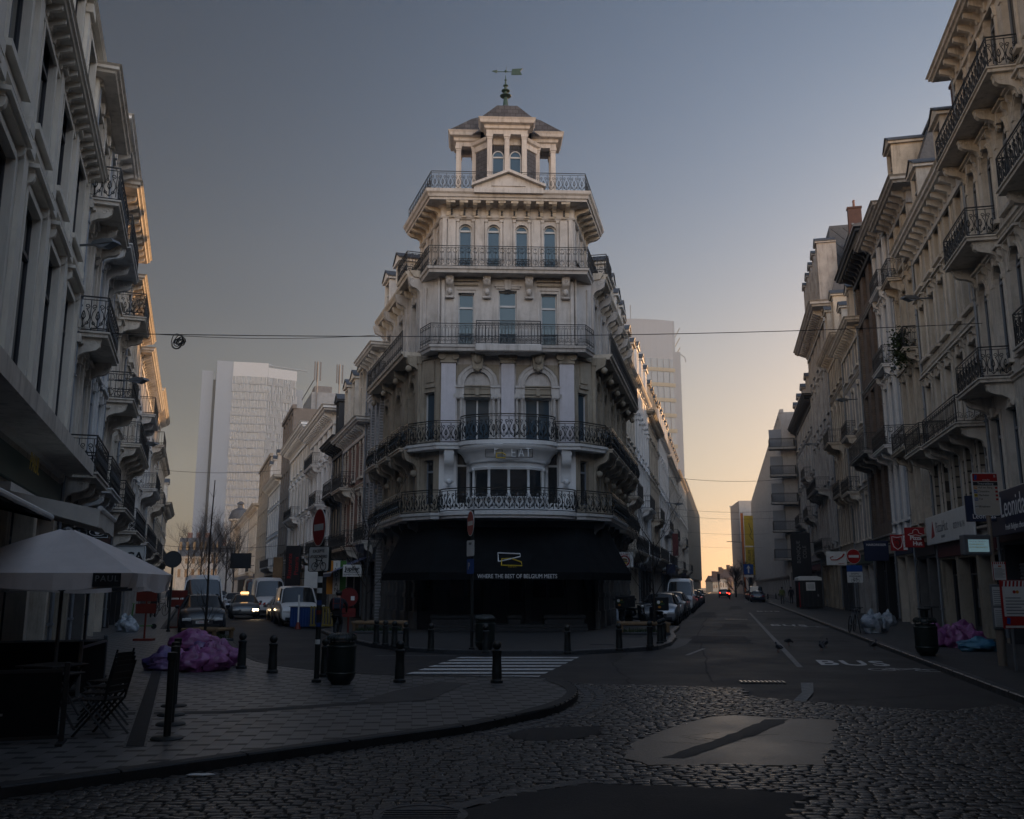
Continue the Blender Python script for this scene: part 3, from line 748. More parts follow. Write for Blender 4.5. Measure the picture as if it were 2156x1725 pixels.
STRING = [(0,-.16),(.06,-.14),(.07,-.06),(.14,-.03),(.14,.02),(0,.06)]
def path_len(path): return sum((Vector(b)-Vector(a)).length for a, b in zip(path, path[1:]))
def along(path, step, skip=.25):
    out = []
    for a, b in zip(path, path[1:]):
        A, B = Vector(a), Vector(b); L = (B-A).length
        if L < step*.6: continue
        n = max(1, int((L-2*skip)/step)); d = (B-A)/L
        for i in range(n+1):
            p = A + d*(skip + (L-2*skip)*i/n); out.append((p.x, p.y, atan2(d.x, -d.y), atan2(d.y, d.x)))
    return out
def cornice(mb, path, z, scale=1.0, brk=True, step=.62, mi=0, mib=0):
    mb.sweep(path, [(o*scale, z + zz*scale) for o, zz in CORN], mi)
    if brk:
        for x, y, ang, _ in along(path, step): bracket(mb, x, y, z-.72*scale, ang, .56*scale, .45*scale, .16*scale, MODIL, mib)
def balcony(parent, F, x0, x1, z, depth, h=1.0, style='scroll', cons=2, mat='stone_cream', iron='iron', w=.42, r=.014, belly=0.0, conh=.75, slab=.16, name='balcony'):
    """slab on consoles, railing is its sub-part; frame F: x along facade, y outward"""
    T = F; mb = MB(T)
    mb.sweep([(x0, 0), (x0, depth), (x1, depth), (x1, 0)], [(-.12, z-slab), (-.02, z-slab), (.0, z-slab*.4), (.05, z-slab*.3), (.05, z), (-.12, z)])
    mb.box(x0, x1, .0, depth, z-slab+.005, z-.004)
    for i in range(cons):
        x = x0+.22+(x1-x0-.44)*(i/(cons-1) if cons > 1 else .5); bracket_local(mb, x, z-slab-conh, depth*.86, conh, .2)
    o = mb.build(name, MATS[mat], parent)
    rb = MB(T); railing(rb, [(x0+.04, 0), (x0+.04, depth-.04), (x1-.04, depth-.04), (x1-.04, 0)], z, h, style, w, r, belly)
    rb.build('railing', MATS[iron], o, fix=False)
    return o
def bracket_local(mb, x, z, depth, height, width, prof=CONSOLE, mi=0, y=0.0):
    n = len(prof); vs = []
    for t in (-width/2, width/2): vs += [(x+t, y + o*depth, z + zz*height) for o, zz in prof]
    mb.add(vs, [tuple(range(n))[::-1], tuple(range(n, 2*n))] + [(i, (i+1) % n, n+(i+1) % n, n+i) for i in range(n)], mi)
    # scroll eye
    for s in (-1, 1):
        sp = spiral(depth*.68+y, z+height*.78, height*.16, 1.3, 0, 12, 1)
        mb.tube([(x+s*(width/2), a, b) for a, b in sp], .016, 3, mi)
def dormer(parent, F, cx, z, w, h, y, mat='stone_white', back=1.6, ped=True, rm='slate'):
    mb = MB(F); t = .16
    mb.box(cx-w/2-t, cx-w/2, y-back, y, z, z+h, 0); mb.box(cx+w/2, cx+w/2+t, y-back, y, z, z+h, 0)
    mb.box(cx-w/2, cx+w/2, y-back, y, z, z+.12, 0); mb.box(cx-w/2, cx+w/2, y-back, y, z+h-.14, z+h-.002, 0)
    mb.poly([(cx-w/2, y-.14, z+.12), (cx+w/2, y-.14, z+.12), (cx+w/2, y-.14, z+h-.14), (cx-w/2, y-.14, z+h-.14)], 2)
    mb.box(cx-.03, cx+.03, y-.139, y-.1, z+.12, z+h-.15, 3); mb.box(cx-w/2, cx+w/2, y-.139, y-.1, z+h*.66, z+h*.66+.06, 3)
    e = w/2+t+.14
    mb.box(cx-e, cx+e, y-back, y+.14, z+h, z+h+.12, 0)
    hh = e*.55 if ped else .14
    mb.prism([(cx-e, z+h+.12), (cx+e, z+h+.12), (cx, z+h+.12+hh)] if ped else [(cx-e, z+h+.12), (cx+e, z+h+.12), (cx+e-.1, z+h+.26), (cx-e+.1, z+h+.26)], y-back, y+.1, 'xz', 0)
    mb.prism([(cx-e-.06, z+h+.122), (cx, z+h+.12+hh+.05), (cx+e+.06, z+h+.122), (cx+e+.06, z+h+.19), (cx, z+h+.12+hh+.13), (cx-e-.06, z+h+.19)], y-back, y+.16, 'xz', 1) if ped else None
    return mb.build('dormer', [MATS[mat], MATS[rm], MATS['glass'], MATS['frame_white']], parent)
def chimney(parent, F, x, y, z0, z1, w=.9, d=.5, pots=4, mat='brick_dark_plain'):
    mb = MB(F); mb.box(x-w/2, x+w/2, y-d/2, y+d/2, z0, z1-.15); mb.box(x-w/2-.06, x+w/2+.06, y-d/2-.06, y+d/2+.06, z1-.15, z1)
    for i in range(pots): mb.lathe([(.0,0),(.09,0),(.075,.55),(.1,.55),(.1,.62),(.0,.62)], (x-w/2+(i+.5)*w/pots, y, z1), 8, 1)
    return mb.build('chimney', [MATS[mat], MATS['chimney_clay']], parent)
def quoins(mb, x, z0, z1, s=1, mi=0, h=.34):
    z = z0; k = 0
    while z + h < z1:
        w = .42 if k % 2 else .26; a, b = sorted((x, x+s*w)); mb.box(a, b, .003, .045, z+.015, z+h-.015, mi); z += h; k += 1
# ---------------------------------------------------------------- one row house
M('shutter', (.16,.165,.17), .5, metal=.3, var=.15, streak=.3); M('poster', (.14,.13,.12), .8, var=.5, vscale=6)
M('navy_board', (.02,.03,.07), .5, var=.15); M('green_board', (.02,.05,.035), .5, var=.15); M('wine_board', (.09,.015,.018), .5, var=.15); M('cream_board', (.3,.27,.22), .6, var=.15, streak=.3); M('black_board', (.015,.015,.016), .5, var=.15); M('grey_board', (.1,.1,.105), .5, var=.15)
SHOPM = ['stone_grey','charcoal','stone_dirty','panel_shop','stone_beige','dark_paint']
M('panel_shop', (.10,.095,.09), .7, var=.2, streak=.3)
NH = [0]
def house(name, label, loc, rz, L, floors, wall, trim=None, nb=3, depth=9, ground='shop', corn=1.0, cornmat=None, win_w=1.05, roof='flat', roofh=2.6, heads=None, arches=(), balcs=(), group=None, frame_m='frame_white', glass='glass', str_=True, pil=False, quoin=False, rustic=(), brk=True, ped_dorm=True, cat='house', reveal=.26, win_style='TM', shopmat='dark_paint', sidemat=None, dorms=None, ground_m=None, midcorn=(), dormy=.2, rail='bars', key=True, wfrac=None, chim=True, panels=False, surr=True, shutters=()):
    """floors = heights, first is the ground floor; x along facade 0..L, y outward"""
    NH[0] += 1; R = thing(name, label, cat, loc, rz, group); F = ID
    trim = trim or wall; cornmat = cornmat or trim; sidemat = sidemat or wall
    H = sum(floors); bw = L/nb; W_ = MB(); T = MB(); z = 0
    heads = heads or {}
    T0 = MB()
    for fi, fh in enumerate(floors):
        if fi == 0:
            gm = ground_m
            # ground floor: piers, fascia and recessed shopfront
            piers = [0] + [L*(k)/max(1, round(L/3.2)) for k in range(1, max(1, round(L/3.2)))] + [L]
            ops = [(a + (.32 if a == 0 else .2), b - (.32 if b == L else .2), .0, fh*.76, 0) for a, b in zip(piers, piers[1:])]
            G0 = MB(); floor_wall(G0, 0, L, 0, fh, ops, .5)
            G0.build('ground_floor_wall', MATS[gm or (shopmat if shopmat != 'dark_paint' else SHOPM[NH[0] % 6])], R)
            sr = random.Random(int(abs(loc[0])*31+abs(loc[1])*17)); fcol = sr.choice(('navy_board','green_board','wine_board','cream_board','black_board','grey_board'))
            for a, b, c, e, _ in ops:
                S = MB(); kind = sr.choice('ggsgd'); S.poly([(b,-.5,0),(a,-.5,0),(a,-.5,e),(b,-.5,e)], 0)
                n = max(1, round((b-a)/1.1))
                if kind == 's':
                    k = 0
                    while k*.11 < e*.8: S.prism([(-.44, k*.11), (-.40, k*.11+.055), (-.44, k*.11+.105)], a+.02, b-.02, 'yz', 2); k += 1
                else:
                    for k in range(n+1): x = a + (b-a)*k/n; S.box(x-.04, x+.04, -.495, -.42, 0, e, 1)
                    S.box(a, b, -.494, -.43, 0, .45 if kind == 'g' else .15, 1); S.box(a, b, -.494, -.425, e*.78, e*.78+.07, 1)
                    for k in range(n):
                        x = a+(b-a)*(k+.5)/n
                        if sr.random() < .6: S.box(x-.22, x+.2, -.496, -.485, .7+sr.random()*.5, 1.6+sr.random()*.5, 3)
                        if kind == 'd' and k == n//2: S.box(x-.42, x+.42, -.494, -.44, .0, .9, 1); S.box(x+.3, x+.34, -.43, -.40, .95, 1.35, 2)
                S.build('shopfront', [MATS['glass_shop'], MATS['frame_dark'], MATS['shutter'], MATS['poster']], R)
            S = MB(); S.bbox(.25, L-.25, .004, .1, fh*.78, fh*.78+min(.62, fh*.22-.36+.3), .02); S.build('fascia', MATS[fcol], R)
            D_ = MB(); zz_ = H-.2
            D_.tube([(L-.12,.09,.3),(L-.12,.09,zz_)], .055, 6)
            for q in range(int(zz_/2.2)): D_.box(L-.2, L-.04, .002, .16, 1+q*2.2, 1.06+q*2.2)
            D_.build('downpipe', MATS['zinc'], R)
            T.sweep([(0,-.3),(0,0),(L,0),(L,-.3)], [(0, fh-.32), (.1, fh-.3), (.12, fh-.12), (.28, fh-.08), (.3, fh), (0, fh+.02)], 0)
            z += fh; continue
        ww = (win_w[fi-1] if isinstance(win_w, (list, tuple)) else win_w); ar = fi in arches
        wh = min(fh*.70, fh-.85) if not (wfrac and fi in wfrac) else fh*wfrac[fi]
        wz = z + fh*(.12 if fi in [b[0] for b in balcs] else .17)
        rise = (ww/2 if ar == 1 else 0); ops = []
        for k in range(nb):
            cx = bw*(k+.5); ops.append((cx-ww/2, cx+ww/2, wz, wz+wh, rise))
        floor_wall(W_, 0, L, z, z+fh, ops, reveal, 1 if fi in rustic else 0)
        for k in range(nb):
            cx = bw*(k+.5); win(R, F, cx, wz, ww, wh, rise, reveal-.03, win_style, frame_m, glass)
            if surr: surround(T, cx, wz, ww, wh, rise, t=.13, pr=.06, key=key, head=heads.get(fi))
            if panels and wz - z > .5: T.box(cx-ww/2, cx+ww/2, .002, .04, z+.18, wz-.2)
        if pil:
            for k in range(nb+1):
                x = bw*k; a = max(0.0, x-.2); b = min(L, x+.2)
                pd = .11 if pil is True else pil; T.box(a, b, .003, pd, z+.1, z+fh-.35); T.box(max(0, a-.04), min(L, b+.04), .003, pd+.04, z+.06, z+.3); T.box(max(0, a-.06), min(L, b+.06), .003, pd+.09, z+fh-.35, z+fh-.12)
        if str_ and fi < len(floors)-1: T.sweep([(0,0),(L,0)], [(o, z+fh+zz) for o, zz in STRING])
        z += fh
    for zz in midcorn: cornice(T, [(0,-.4),(0,0),(L,0),(L,-.4)], zz, .62, True, .5)
    if quoin:
        quoins(T, 0, floors[0]+.1, H-1, 1); quoins(T, L, floors[0]+.1, H-1, -1)
    # body behind
    W_.add([(0,0,0),(0,-depth,0),(0,-depth,H),(0,0,H),(L,0,0),(L,-depth,0),(L,-depth,H),(L,0,H)], [(0,1,2,3),(5,4,7,6),(1,5,6,2),(3,2,6,7)], 2)
    W_.build('wall', [MATS[wall], MATS['rusticated'], MATS[sidemat]], R)
    if T.v: T.build('moulding', MATS[trim], R)
    C = MB(); cp = [(0,-.6),(0,0),(L,0),(L,-.6)]
    cornice(C, cp, H+.05, corn, brk, .7 if corn > .8 else .6)
    C.build('cornice', MATS[cornmat], R)
    for (fi, x0, x1, dep, st) in balcs:
        zz = sum(floors[:fi]); balcony(R, F, x0*L, x1*L, zz+.02, dep, 1.0, st or rail, max(2, int((x1-x0)*L/1.8)+1), trim, w=.36)
    if roof == 'mansard':
        S = MB(); y0 = -.25; y1 = -.25-roofh*.36
        S.poly([(0,y0,H),(L,y0,H),(L,y1,H+roofh),(0,y1,H+roofh)], 0); S.poly([(0,y1,H+roofh),(L,y1,H+roofh),(L,-depth+.4,H+roofh+.9),(0,-depth+.4,H+roofh+.9)], 1)
        for x in (0, L): S.poly([(x,y0,H),(x,y1,H+roofh),(x,-depth+.4,H+roofh+.9),(x,-depth,H)], 0)
        S.box(0, L, y1-.1, y1+.1, H+roofh-.05, H+roofh+.08, 1)
        ro = S.build('roof', [MATS['slate'], MATS['zinc']], R)
        nd = dorms if dorms is not None else max(1, nb-1)
        for k in range(nd): dormer(R, F, L*(k+.5)/nd, H+.1, .95, roofh*.82, dormy, trim, ped=ped_dorm)
        if chim: chimney(R, F, .35, -3, H+roofh*.5, H+roofh+1.6, .5, 1.1, 2)
    elif roof == 'flat':
        S = MB(); S.box(.3, L-.3, -depth+.3, -1.2, H, H+.5); S.build('roof', MATS['zinc'], R)
        if chim: chimney(R, F, L*.3, -3.2, H+.3, H+1.9, .9, .5, 3)
    return R
def houseL(t0, t1, **k):   # left side of the left street (faces +NL): x runs towards the camera
    p = L2(PL, t1); return house(loc=p, rz=atan2(-DL.y, -DL.x), L=t1-t0-.02, **k)
def houseM(t0, t1, **k):   # right side of the left street (faces -NL): x runs away from the camera
    p = L2(PM, t0); return house(loc=p, rz=atan2(DL.y, DL.x), L=t1-t0-.02, **k)
def houseN(t0, t1, **k):   # left side of the right street (faces +NR)
    p = R2(PN, t1); return house(loc=p, rz=atan2(-DR.y, -DR.x), L=t1-t0-.02, **k)
def houseR(t0, t1, **k):   # right side of the right street (faces -NR)
    k['floors'] = tuple(f*1.05 for f in k['floors']); t0 *= 1.055; t1 *= 1.055
    p = R2(PR, t0); return house(loc=p, rz=atan2(DR.y, DR.x), L=t1-t0-.02, **k)
PL, PM, PN, PR = -3.45, 9.3, -6.1, 9.2
# ---------------------------------------------------------------- the corner building
BRZ = radians(2.55)
CB = thing('corner_building', 'tall cream corner building with a lantern tower, tiers of iron balconies and a black awning', 'building', (-.2, 41, 0), BRZ)
A0 = radians(15.4); A1 = radians(16.45); SD = 14.0; SL = 9.2
DLb = Vector((-sin(A1), cos(A1))); DRb = Vector((sin(A0), cos(A0)))
HW, CX, CY = 3.08, 4.0, .75
LBK = (-CX+DLb.x*SL, CY+DLb.y*SL); RBK = (CX+DRb.x*SD, CY+DRb.y*SD)
FF = frame(0, 0, 0, pi)
FL = frame(-CX, CY, 0, atan2(DLb.y, DLb.x)); FR = frame(RBK[0], RBK[1], 0, atan2(-DRb.y, -DRb.x))
cl = sqrt((CX-HW)**2+CY**2)
FCR = frame(CX, CY, 0, atan2(-CY, HW-CX)); FCL = frame(-HW, 0, 0, atan2(CY, -CX+HW))
FOOT = [RBK, (CX, CY), (HW, 0), (-HW, 0), (-CX, CY), LBK]
Z1, Z2, Z3, Z4, Z5, ZT = 5.1, 8.2, 12.7, 16.4, 19.45, 20.5
wl = MB(); MO = MB(); OR_ = MB()       # walls, light mouldings, dirty ornament
# --- ground floor
g = MB()
for Fm, w0, w1 in ((FF, -HW, HW), (FCL, 0, cl), (FCR, 0, cl)):
    g.T = Fm
    ops = [(w0+.35+k*(w1-w0-.7)/3+.12, w0+.35+(k+1)*(w1-w0-.7)/3-.12, .5 if k != 1 else .3, 3.6, 0) for k in range(3)] if Fm is FF else [(.25, cl-.25, .9, 3.5, 0)]
    floor_wall(g, w0, w1, 0, Z1, ops, .4, 0)
    S = MB(Fm)
    for a, b, c, e, _ in ops:
        S.poly([(b,-.4,c),(a,-.4,c),(a,-.4,e),(b,-.4,e)], 0); S.box(a, a+.1, -.395, -.3, c, e, 1); S.box(b-.1, b, -.395, -.3, c, e, 1); S.box((a+b)/2-.07, (a+b)/2+.07, -.395, -.3, c, e, 1)
        S.box(a+.1, b-.1, -.394, -.31, c, c+1.0, 1); S.box(a+.1, b-.1, -.394, -.31, e-.7, e-.6, 1)
    S.build('door' if Fm is FF else 'shopfront', [MATS['glass_shop'], MATS['dark_paint']], CB)
g.build('ground_floor_wall', MATS['charcoal'], CB)
st = MB(FF)
for a, b in ((-3.3,-1.55),(-.55,.0),(1.25,3.3)):
    st.bbox(a, b, .0, .75, 0, .62, .03); st.bbox(a-.05, b+.05, .0, .8, .62, .78, .03)
for i in range(3): st.bbox(-3.4, 3.4, 0, 1.3-i*.2, i*.13, i*.13+.13, .01)
st.build('entrance_steps', MATS['kerb_stone'], CB)
sg = MB()
for Fm, SD in ((FL, SL), (FR, 14.0)):
    sg.T = Fm; n = round(SD/2)
    ops = [(SD*k/n+.42, SD*(k+1)/n-.2, .85, 3.9, 0) for k in range(n)]
    floor_wall(sg, 0, SD, 0, Z1, ops, .4)
    S = MB(Fm)
    for a, b, c, e, _ in ops:
        S.poly([(b,-.4,c),(a,-.4,c),(a,-.4,e),(b,-.4,e)], 0)
        for x in (a, (a+b)/2-.04, b-.08): S.box(x, x+.08, -.395, -.32, c, e, 1)
        S.box(a, b, -.394, -.325, e-.8, e-.72, 1)
    S.build('shopfront', [MATS['glass_shop'], MATS['frame_dark']], CB)
    P = MB(Fm)
    for k in range(n+1):
        x = SD*k/n + .1; P.bbox(x-.26, x+.26, .003, .2, 0, .9, .03); P.box(x-.2, x+.2, .003, .13, .9, 4.0)
        for j in range(4): P.bbox(x-.24, x+.24, .003, .18, 1.5+j*.65, 1.72+j*.65, .02)
        bracket_local(P, x, 4.1, .5, .85, .3)
    P.build('pier', MATS['panel_shop'], CB)
split_build(sg, lambda c, a: c.x > 0, 'ground_floor_wall', MATS['panel_shop'], CB)
# --- upper storeys: openings per frame
def opl(xs, w, z, h, rise=0): return [(x-w/2, x+w/2, z, z+h, rise) for x in xs]
def put(Fm, ops, d, style='TM', fm='frame_white', gm='glass'):
    for a, b, c, e, r in ops: win(CB, Fm, (a+b)/2, c, b-a, e-c, r, d-.04, style, fm, gm)
# first floor front: bow window with white columns
wl.T = FF; ops = opl((-2.05, 2.05), .52, Z1+.5, 2.35); floor_wall(wl, -HW, HW, Z1, Z2, ops, .3, 1); put(FF, ops, .3, 'T')
bow = [(1.74*cos(pi-pi*i/10), 1.3*sin(pi-pi*i/10)) for i in range(11)]
B5 = [(-1.72,0),(-1.52,.72),(-.86,1.22),(.86,1.22),(1.52,.72),(1.72,0)]
bp = MB(FF); bp.sweep(B5, [(0,Z1),(.08,Z1),(.08,Z1+.35),(.02,Z1+.4),(.02,Z1+.62),(.1,Z1+.66),(.1,Z1+.72),(-.1,Z1+.72),(-.1,Z1)])
bp.sweep(B5, [(-.14,7.0),(.05,7.0),(.08,7.1),(.02,7.14),(.02,7.3),(.12,7.34),(.14,7.42),(-.14,7.42)])
e5 = [(x*(1), y) for x, y in B5]
bp.sweep([(1.78*cos(pi-pi*i/12), 1.3*sin(pi-pi*i/12)) for i in range(13)], [(-.3,7.4),(.1,7.4),(.16,7.5),(.2,7.62),(.32,7.78),(.5,7.92),(.52,8.02),(-.3,8.02)])
for i, (x, y) in enumerate(B5 + [(0, 1.24)]):
    bp.lathe([(.085,0),(.085,.1),(.062,.14),(.058,1.15),(.085,1.2),(.09,1.3)], (x, y, Z1+.72), 10)
    bp.box(x-.09, x+.09, y-.09, y+.09, Z1+2.02-.002, 7.0)
    bp.box(x-.1, x+.1, y-.1, y+.1, Z1+.722, Z1+.80)
bp.build('bow_window', MATS['wood_white'], CB)
bg = MB(FF)
for (a, b) in zip(B5, B5[1:]): bg.poly([(a[0],a[1],Z1+.7),(b[0],b[1],Z1+.7),(b[0],b[1],7.02),(a[0],a[1],7.02)])
bg.build('pane', MATS['glass'], CB)
bc = MB(FF); bc.poly([(-1.72,.05,Z1+.7),(1.72,.05,Z1+.7),(1.72,.05,7.0),(-1.72,.05,7.0)]); 
for x in (-1.6,-.9,-.25,.5,1.2): bc.poly([(x,.75,Z1+.75),(x+.3,.8,Z1+.75),(x+.22,.8,6.98),(x,.75,6.98)])
bc.build('curtain', MATS['curtain'], CB)
for x in (-2.62, 2.62):
    OB = MB(FF); bracket_local(OB, x, 6.55, .55, 1.5, .42); OB.box(x-.27, x+.27, .003, .62, 8.0, 8.06)
    OB.sphere((x, .3, 6.55), .14, 8); OB.box(x-.34, x+.34, .003, .06, Z1+.4, 6.4); OB.build('console', MATS['wood_white'], CB)
# first floor chamfers and sides
for Fm in (FCL, FCR):
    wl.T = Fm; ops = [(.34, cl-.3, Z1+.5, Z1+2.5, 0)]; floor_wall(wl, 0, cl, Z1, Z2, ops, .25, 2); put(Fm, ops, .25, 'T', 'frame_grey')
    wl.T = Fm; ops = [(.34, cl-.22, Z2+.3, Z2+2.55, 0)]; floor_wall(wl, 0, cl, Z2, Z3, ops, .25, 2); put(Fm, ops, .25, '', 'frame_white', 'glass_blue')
    MO.T = Fm; OR_.T = Fm
    OR_.box(.3, cl-.3, .003, .07, Z2+2.75, Z2+2.9); OR_.box(.34, cl-.34, .003, .05, Z2+3.0, Z2+4.0); OR_.box(.1, cl-.1, .003, .09, Z3-.4, Z3-.3)
    wl.T = Fm; floor_wall(wl, 0, cl, Z3, Z4, [], .25, 0)
    MO.box(.1, .34, .003, .08, Z3+.1, Z4-.6); MO.box(cl-.3, cl-.12, .003, .08, Z3+.1, Z4-.6)
for Fm, SD, NS in ((FL, SL, 3), (FR, 14.0, 5)):
    xs = [SD*(k+.5)/NS for k in range(NS)]
    wl.T = Fm; MO.T = Fm; OR_.T = Fm
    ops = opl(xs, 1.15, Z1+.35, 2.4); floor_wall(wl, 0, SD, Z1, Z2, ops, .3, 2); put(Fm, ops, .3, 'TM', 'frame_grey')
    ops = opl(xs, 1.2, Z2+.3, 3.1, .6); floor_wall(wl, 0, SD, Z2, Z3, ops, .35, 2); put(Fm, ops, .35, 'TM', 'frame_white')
    for x in xs: surround(OR_, x, Z2+.3, 1.2, 3.1, .6, .2, .09)
    ops = opl(xs, 1.0, Z3+.2, 2.6); floor_wall(wl, 0, SD, Z3, Z4, ops, .3, 0); put(Fm, ops, .3, 'TM', 'frame_white')
    for x in xs: surround(MO, x, Z3+.2, 1.0, 2.6, 0, .16, .06, key=True)
    for k in range(NS+1):
        x = min(SD-.2, max(.2, SD*k/NS))
        MO.box(x-.22, x+.22, .003, .12, Z3+.1, Z4-1.0); OR_.box(x-.3, x+.3, .003, .2, Z3-.55, Z3-.2)
        OR_.box(x-.26, x+.26, .003, .15, Z2+.1, Z3-.55); bracket_local(OR_, x, Z3-1.15, .7, 1.0, .3); bracket_local(OR_, x, Z2-1.2, .75, 1.1, .3)
        OR_.box(x-.24, x+.24, .003, .1, Z1+.1, Z2-.5); bracket_local(MO, x, Z4-1.0, .7, 1.0, .26); OR_.sphere((x, .55, Z3-.75), .16, 8); OR_.sphere((x, .22, Z2-1.15), .17, 8)
# second floor front: two arched bays between pilasters
wl.T = FF; MO.T = FF; OR_.T = FF
ops = [(x-.59, x+.59, Z2+.1, 10.42, 0) for x in (-1.385, 1.385)]
floor_wall(wl, -HW, HW, Z2, Z3, ops, .3, 0); put(FF, ops, .3, 'M', 'frame_white', 'glass_blue')
PI_ = MB(FF)
for x, w in ((-2.70, .66), (0, .60), (2.70, .66)):
    PI_.box(x-w/2, x+w/2, .003, .26, Z2+.1, 12.0)
    OR_.box(x-w/2-.05, x+w/2+.05, .003, .32, 12.0, 12.08); OR_.box(x-w/2-.16, x+w/2+.16, .003, .42, 12.42, 12.55)
    OR_.prism([(x-w/2-.02,12.08),(x+w/2+.02,12.08),(x+w/2+.1,12.42),(x-w/2-.1,12.42)], .003, .3, 'xz')
    for s in (-1, 1):
        cxx = x+s*(w/2-.02)
        OR_.tube([(cxx+a, .34, 12.3+b) for a, b in spiral(0, 0, .2, 1.6, pi/2, 16, s)], .035, 4)
        OR_.prism([(cxx+.17*cos(2*pi*i/12), 12.3+.17*sin(2*pi*i/12)) for i in range(12)], .2, .335, 'xz')
split_build(PI_, lambda c, a: round(c.x/2.7), 'pilaster', MATS['pilaster_plaster'], CB)
OR_.box(-HW, -2.35-.68, .003, .1, Z2+.1, 12.4); OR_.box(2.35+.68, HW, .003, .1, Z2+.1, 12.4)
for x in (-1.385, 1.385):
    sp = 10.98
    # tympanum panel, frieze, archivolt, spandrels, small columns
    MO.prism([(x-.6, sp)] + [(x-.6*cos(pi*i/14), sp+.66*sin(pi*i/14)) for i in range(1, 14)] + [(x+.6, sp)], .003, .05, 'xz')
    OR_.box(x-.62, x+.62, .003, .16, sp-.06, sp); OR_.box(x-.6, x+.6, .003, .1, sp-.4, sp-.1); OR_.box(x-.62, x+.62, .003, .14, sp-.16, sp-.1); OR_.box(x-.62, x+.62, .003, .12, 10.44, 10.52)
    OR_.box(x-.09, x+.09, .003, .2, 10.5, sp-.12)
    for r0, r1, y in ((.60, .70, .2), (.70, .80, .13), (.80, .90, .17)):
        for i in range(16):
            t0, t1 = pi*i/16, pi*(i+1)/16
            Pq = lambda r, t, yy: (x-r*cos(t), yy, sp+(r+.06)*sin(t))
            MO.add([Pq(r0,t0,0),Pq(r1,t0,0),Pq(r1,t1,0),Pq(r0,t1,0),Pq(r0,t0,y),Pq(r1,t0,y),Pq(r1,t1,y),Pq(r0,t1,y)], [(4,5,6,7),(1,2,6,5),(0,4,7,3)], 0)
    for s in (-1, 1):
        OR_.prism([(x+s*.98, sp+.08),(x+s*1.0, sp+1.0),(x+s*.3, sp+1.0),(x+s*.62, sp+.8),(x+s*.86, sp+.5)], .003, .035, 'xz')
        a, b = sorted((x+s*.6, x+s*1.05)); MO.box(a, b, .003, .22, sp-.42, sp-.02); MO.box(a-.0, b, .003, .27, sp-.12, sp-.05)
        for cx_ in (x+s*.74, x+s*.97):
            MO.lathe([(.1,0),(.1,.12),(.075,.16),(.07,2.0),(.09,2.06),(.11,2.14)], (cx_, .14, Z2+.12), 8)
            MO.box(cx_-.12, cx_+.12, .003, .26, 10.40, 10.56)
            for q in (-1, 1): MO.tube([(cx_+q*.09+a_, .25, 10.38+b_) for a_, b_ in spiral(0, 0, .06, 1.2, pi/2, 8, q)], .018, 4)
        MO.box(x+s*.855-.03, x+s*.855+.03, .003, .04, Z2+.2, 10.3)
    # keystone cartouche
    OR_.prism([(x-.2, sp+.72),(x+.2, sp+.72),(x+.3, sp+1.5),(x-.3, sp+1.5)], .003, .36, 'xz'); OR_.sphere((x, .38, sp+1.18), .2, 10, sy=.6, sz=1.2); OR_.sphere((x, .3, sp+.72), .13, 8)
    for q in (-1, 1): OR_.tube([(x+q*.24+a_, .36, sp+1.4+b_) for a_, b_ in spiral(0, 0, .14, 1.3, pi/2, 10, q)], .03, 4)
MO.sweep([(-HW,0),(HW,0)], [(.0,12.55),(.3,12.56),(.34,12.62),(0,12.66)])
# third floor front
wl.T = FF; w3 = [(-1.93, .74), (0, .84), (1.93, .74)]
ops = [(x-w/2, x+w/2, Z3+.1, 15.42 if x else 15.55, 0) for x, w in w3]; floor_wall(wl, -HW, HW, Z3, Z4, ops, .28, 0); put(FF, ops, .28, 'T', 'frame_white', 'glass_blue')
for x in (-2.70, -.98, .98, 2.70):
    bracket_local(MO, x, 15.2, .42, 1.0, .34); MO.sphere((x, .3, 15.95), .13, 8, sz=1); MO.box(x-.2, x+.2, .003, .5, 16.14, 16.2); MO.bbox(x-.2, x+.2, .003, .2, 15.12, 15.22, .03)
    MO.sphere((x, .2, 15.42), .13, 8, sz=1.3)
MO.box(-.62, .62, .003, .1, 15.72, 15.8); MO.box(-.55, .55, .003, .07, 15.62, 15.72); MO.prism([(-.13,15.56),(.13,15.56),(.18,16.05),(-.18,16.05)], .003, .14, 'xz')
for x in (-1.93, 1.93):
    MO.box(x-.55, x+.55, .003, .05, 15.55, 15.62); OR_.box(x-.55, x+.55, .003, .09, 15.75, 15.84); OR_.box(x-.58, x+.58, .003, .13, 15.95, 16.02)
    for s in (-1, 1): MO.box(x+s*.5-.05, x+s*.5+.05, .003, .05, Z3+.1, 15.55)
MO.box(-2.52, -2.46, .003, .07, Z3+.1, 15.1); MO.box(2.46, 2.52, .003, .07, Z3+.1, 15.1); MO.box(-HW, -2.93, .003, .1, Z3+.1, Z4-.4); MO.box(2.93, HW, .003, .1, Z3+.1, Z4-.4)
for s in (-1, 1): MO.T = ID; MO.tube([(s*3.2, -.02, Z4-.2), (s*3.2, -.06, Z3+.3)], .06, 8)
MO.T = FF
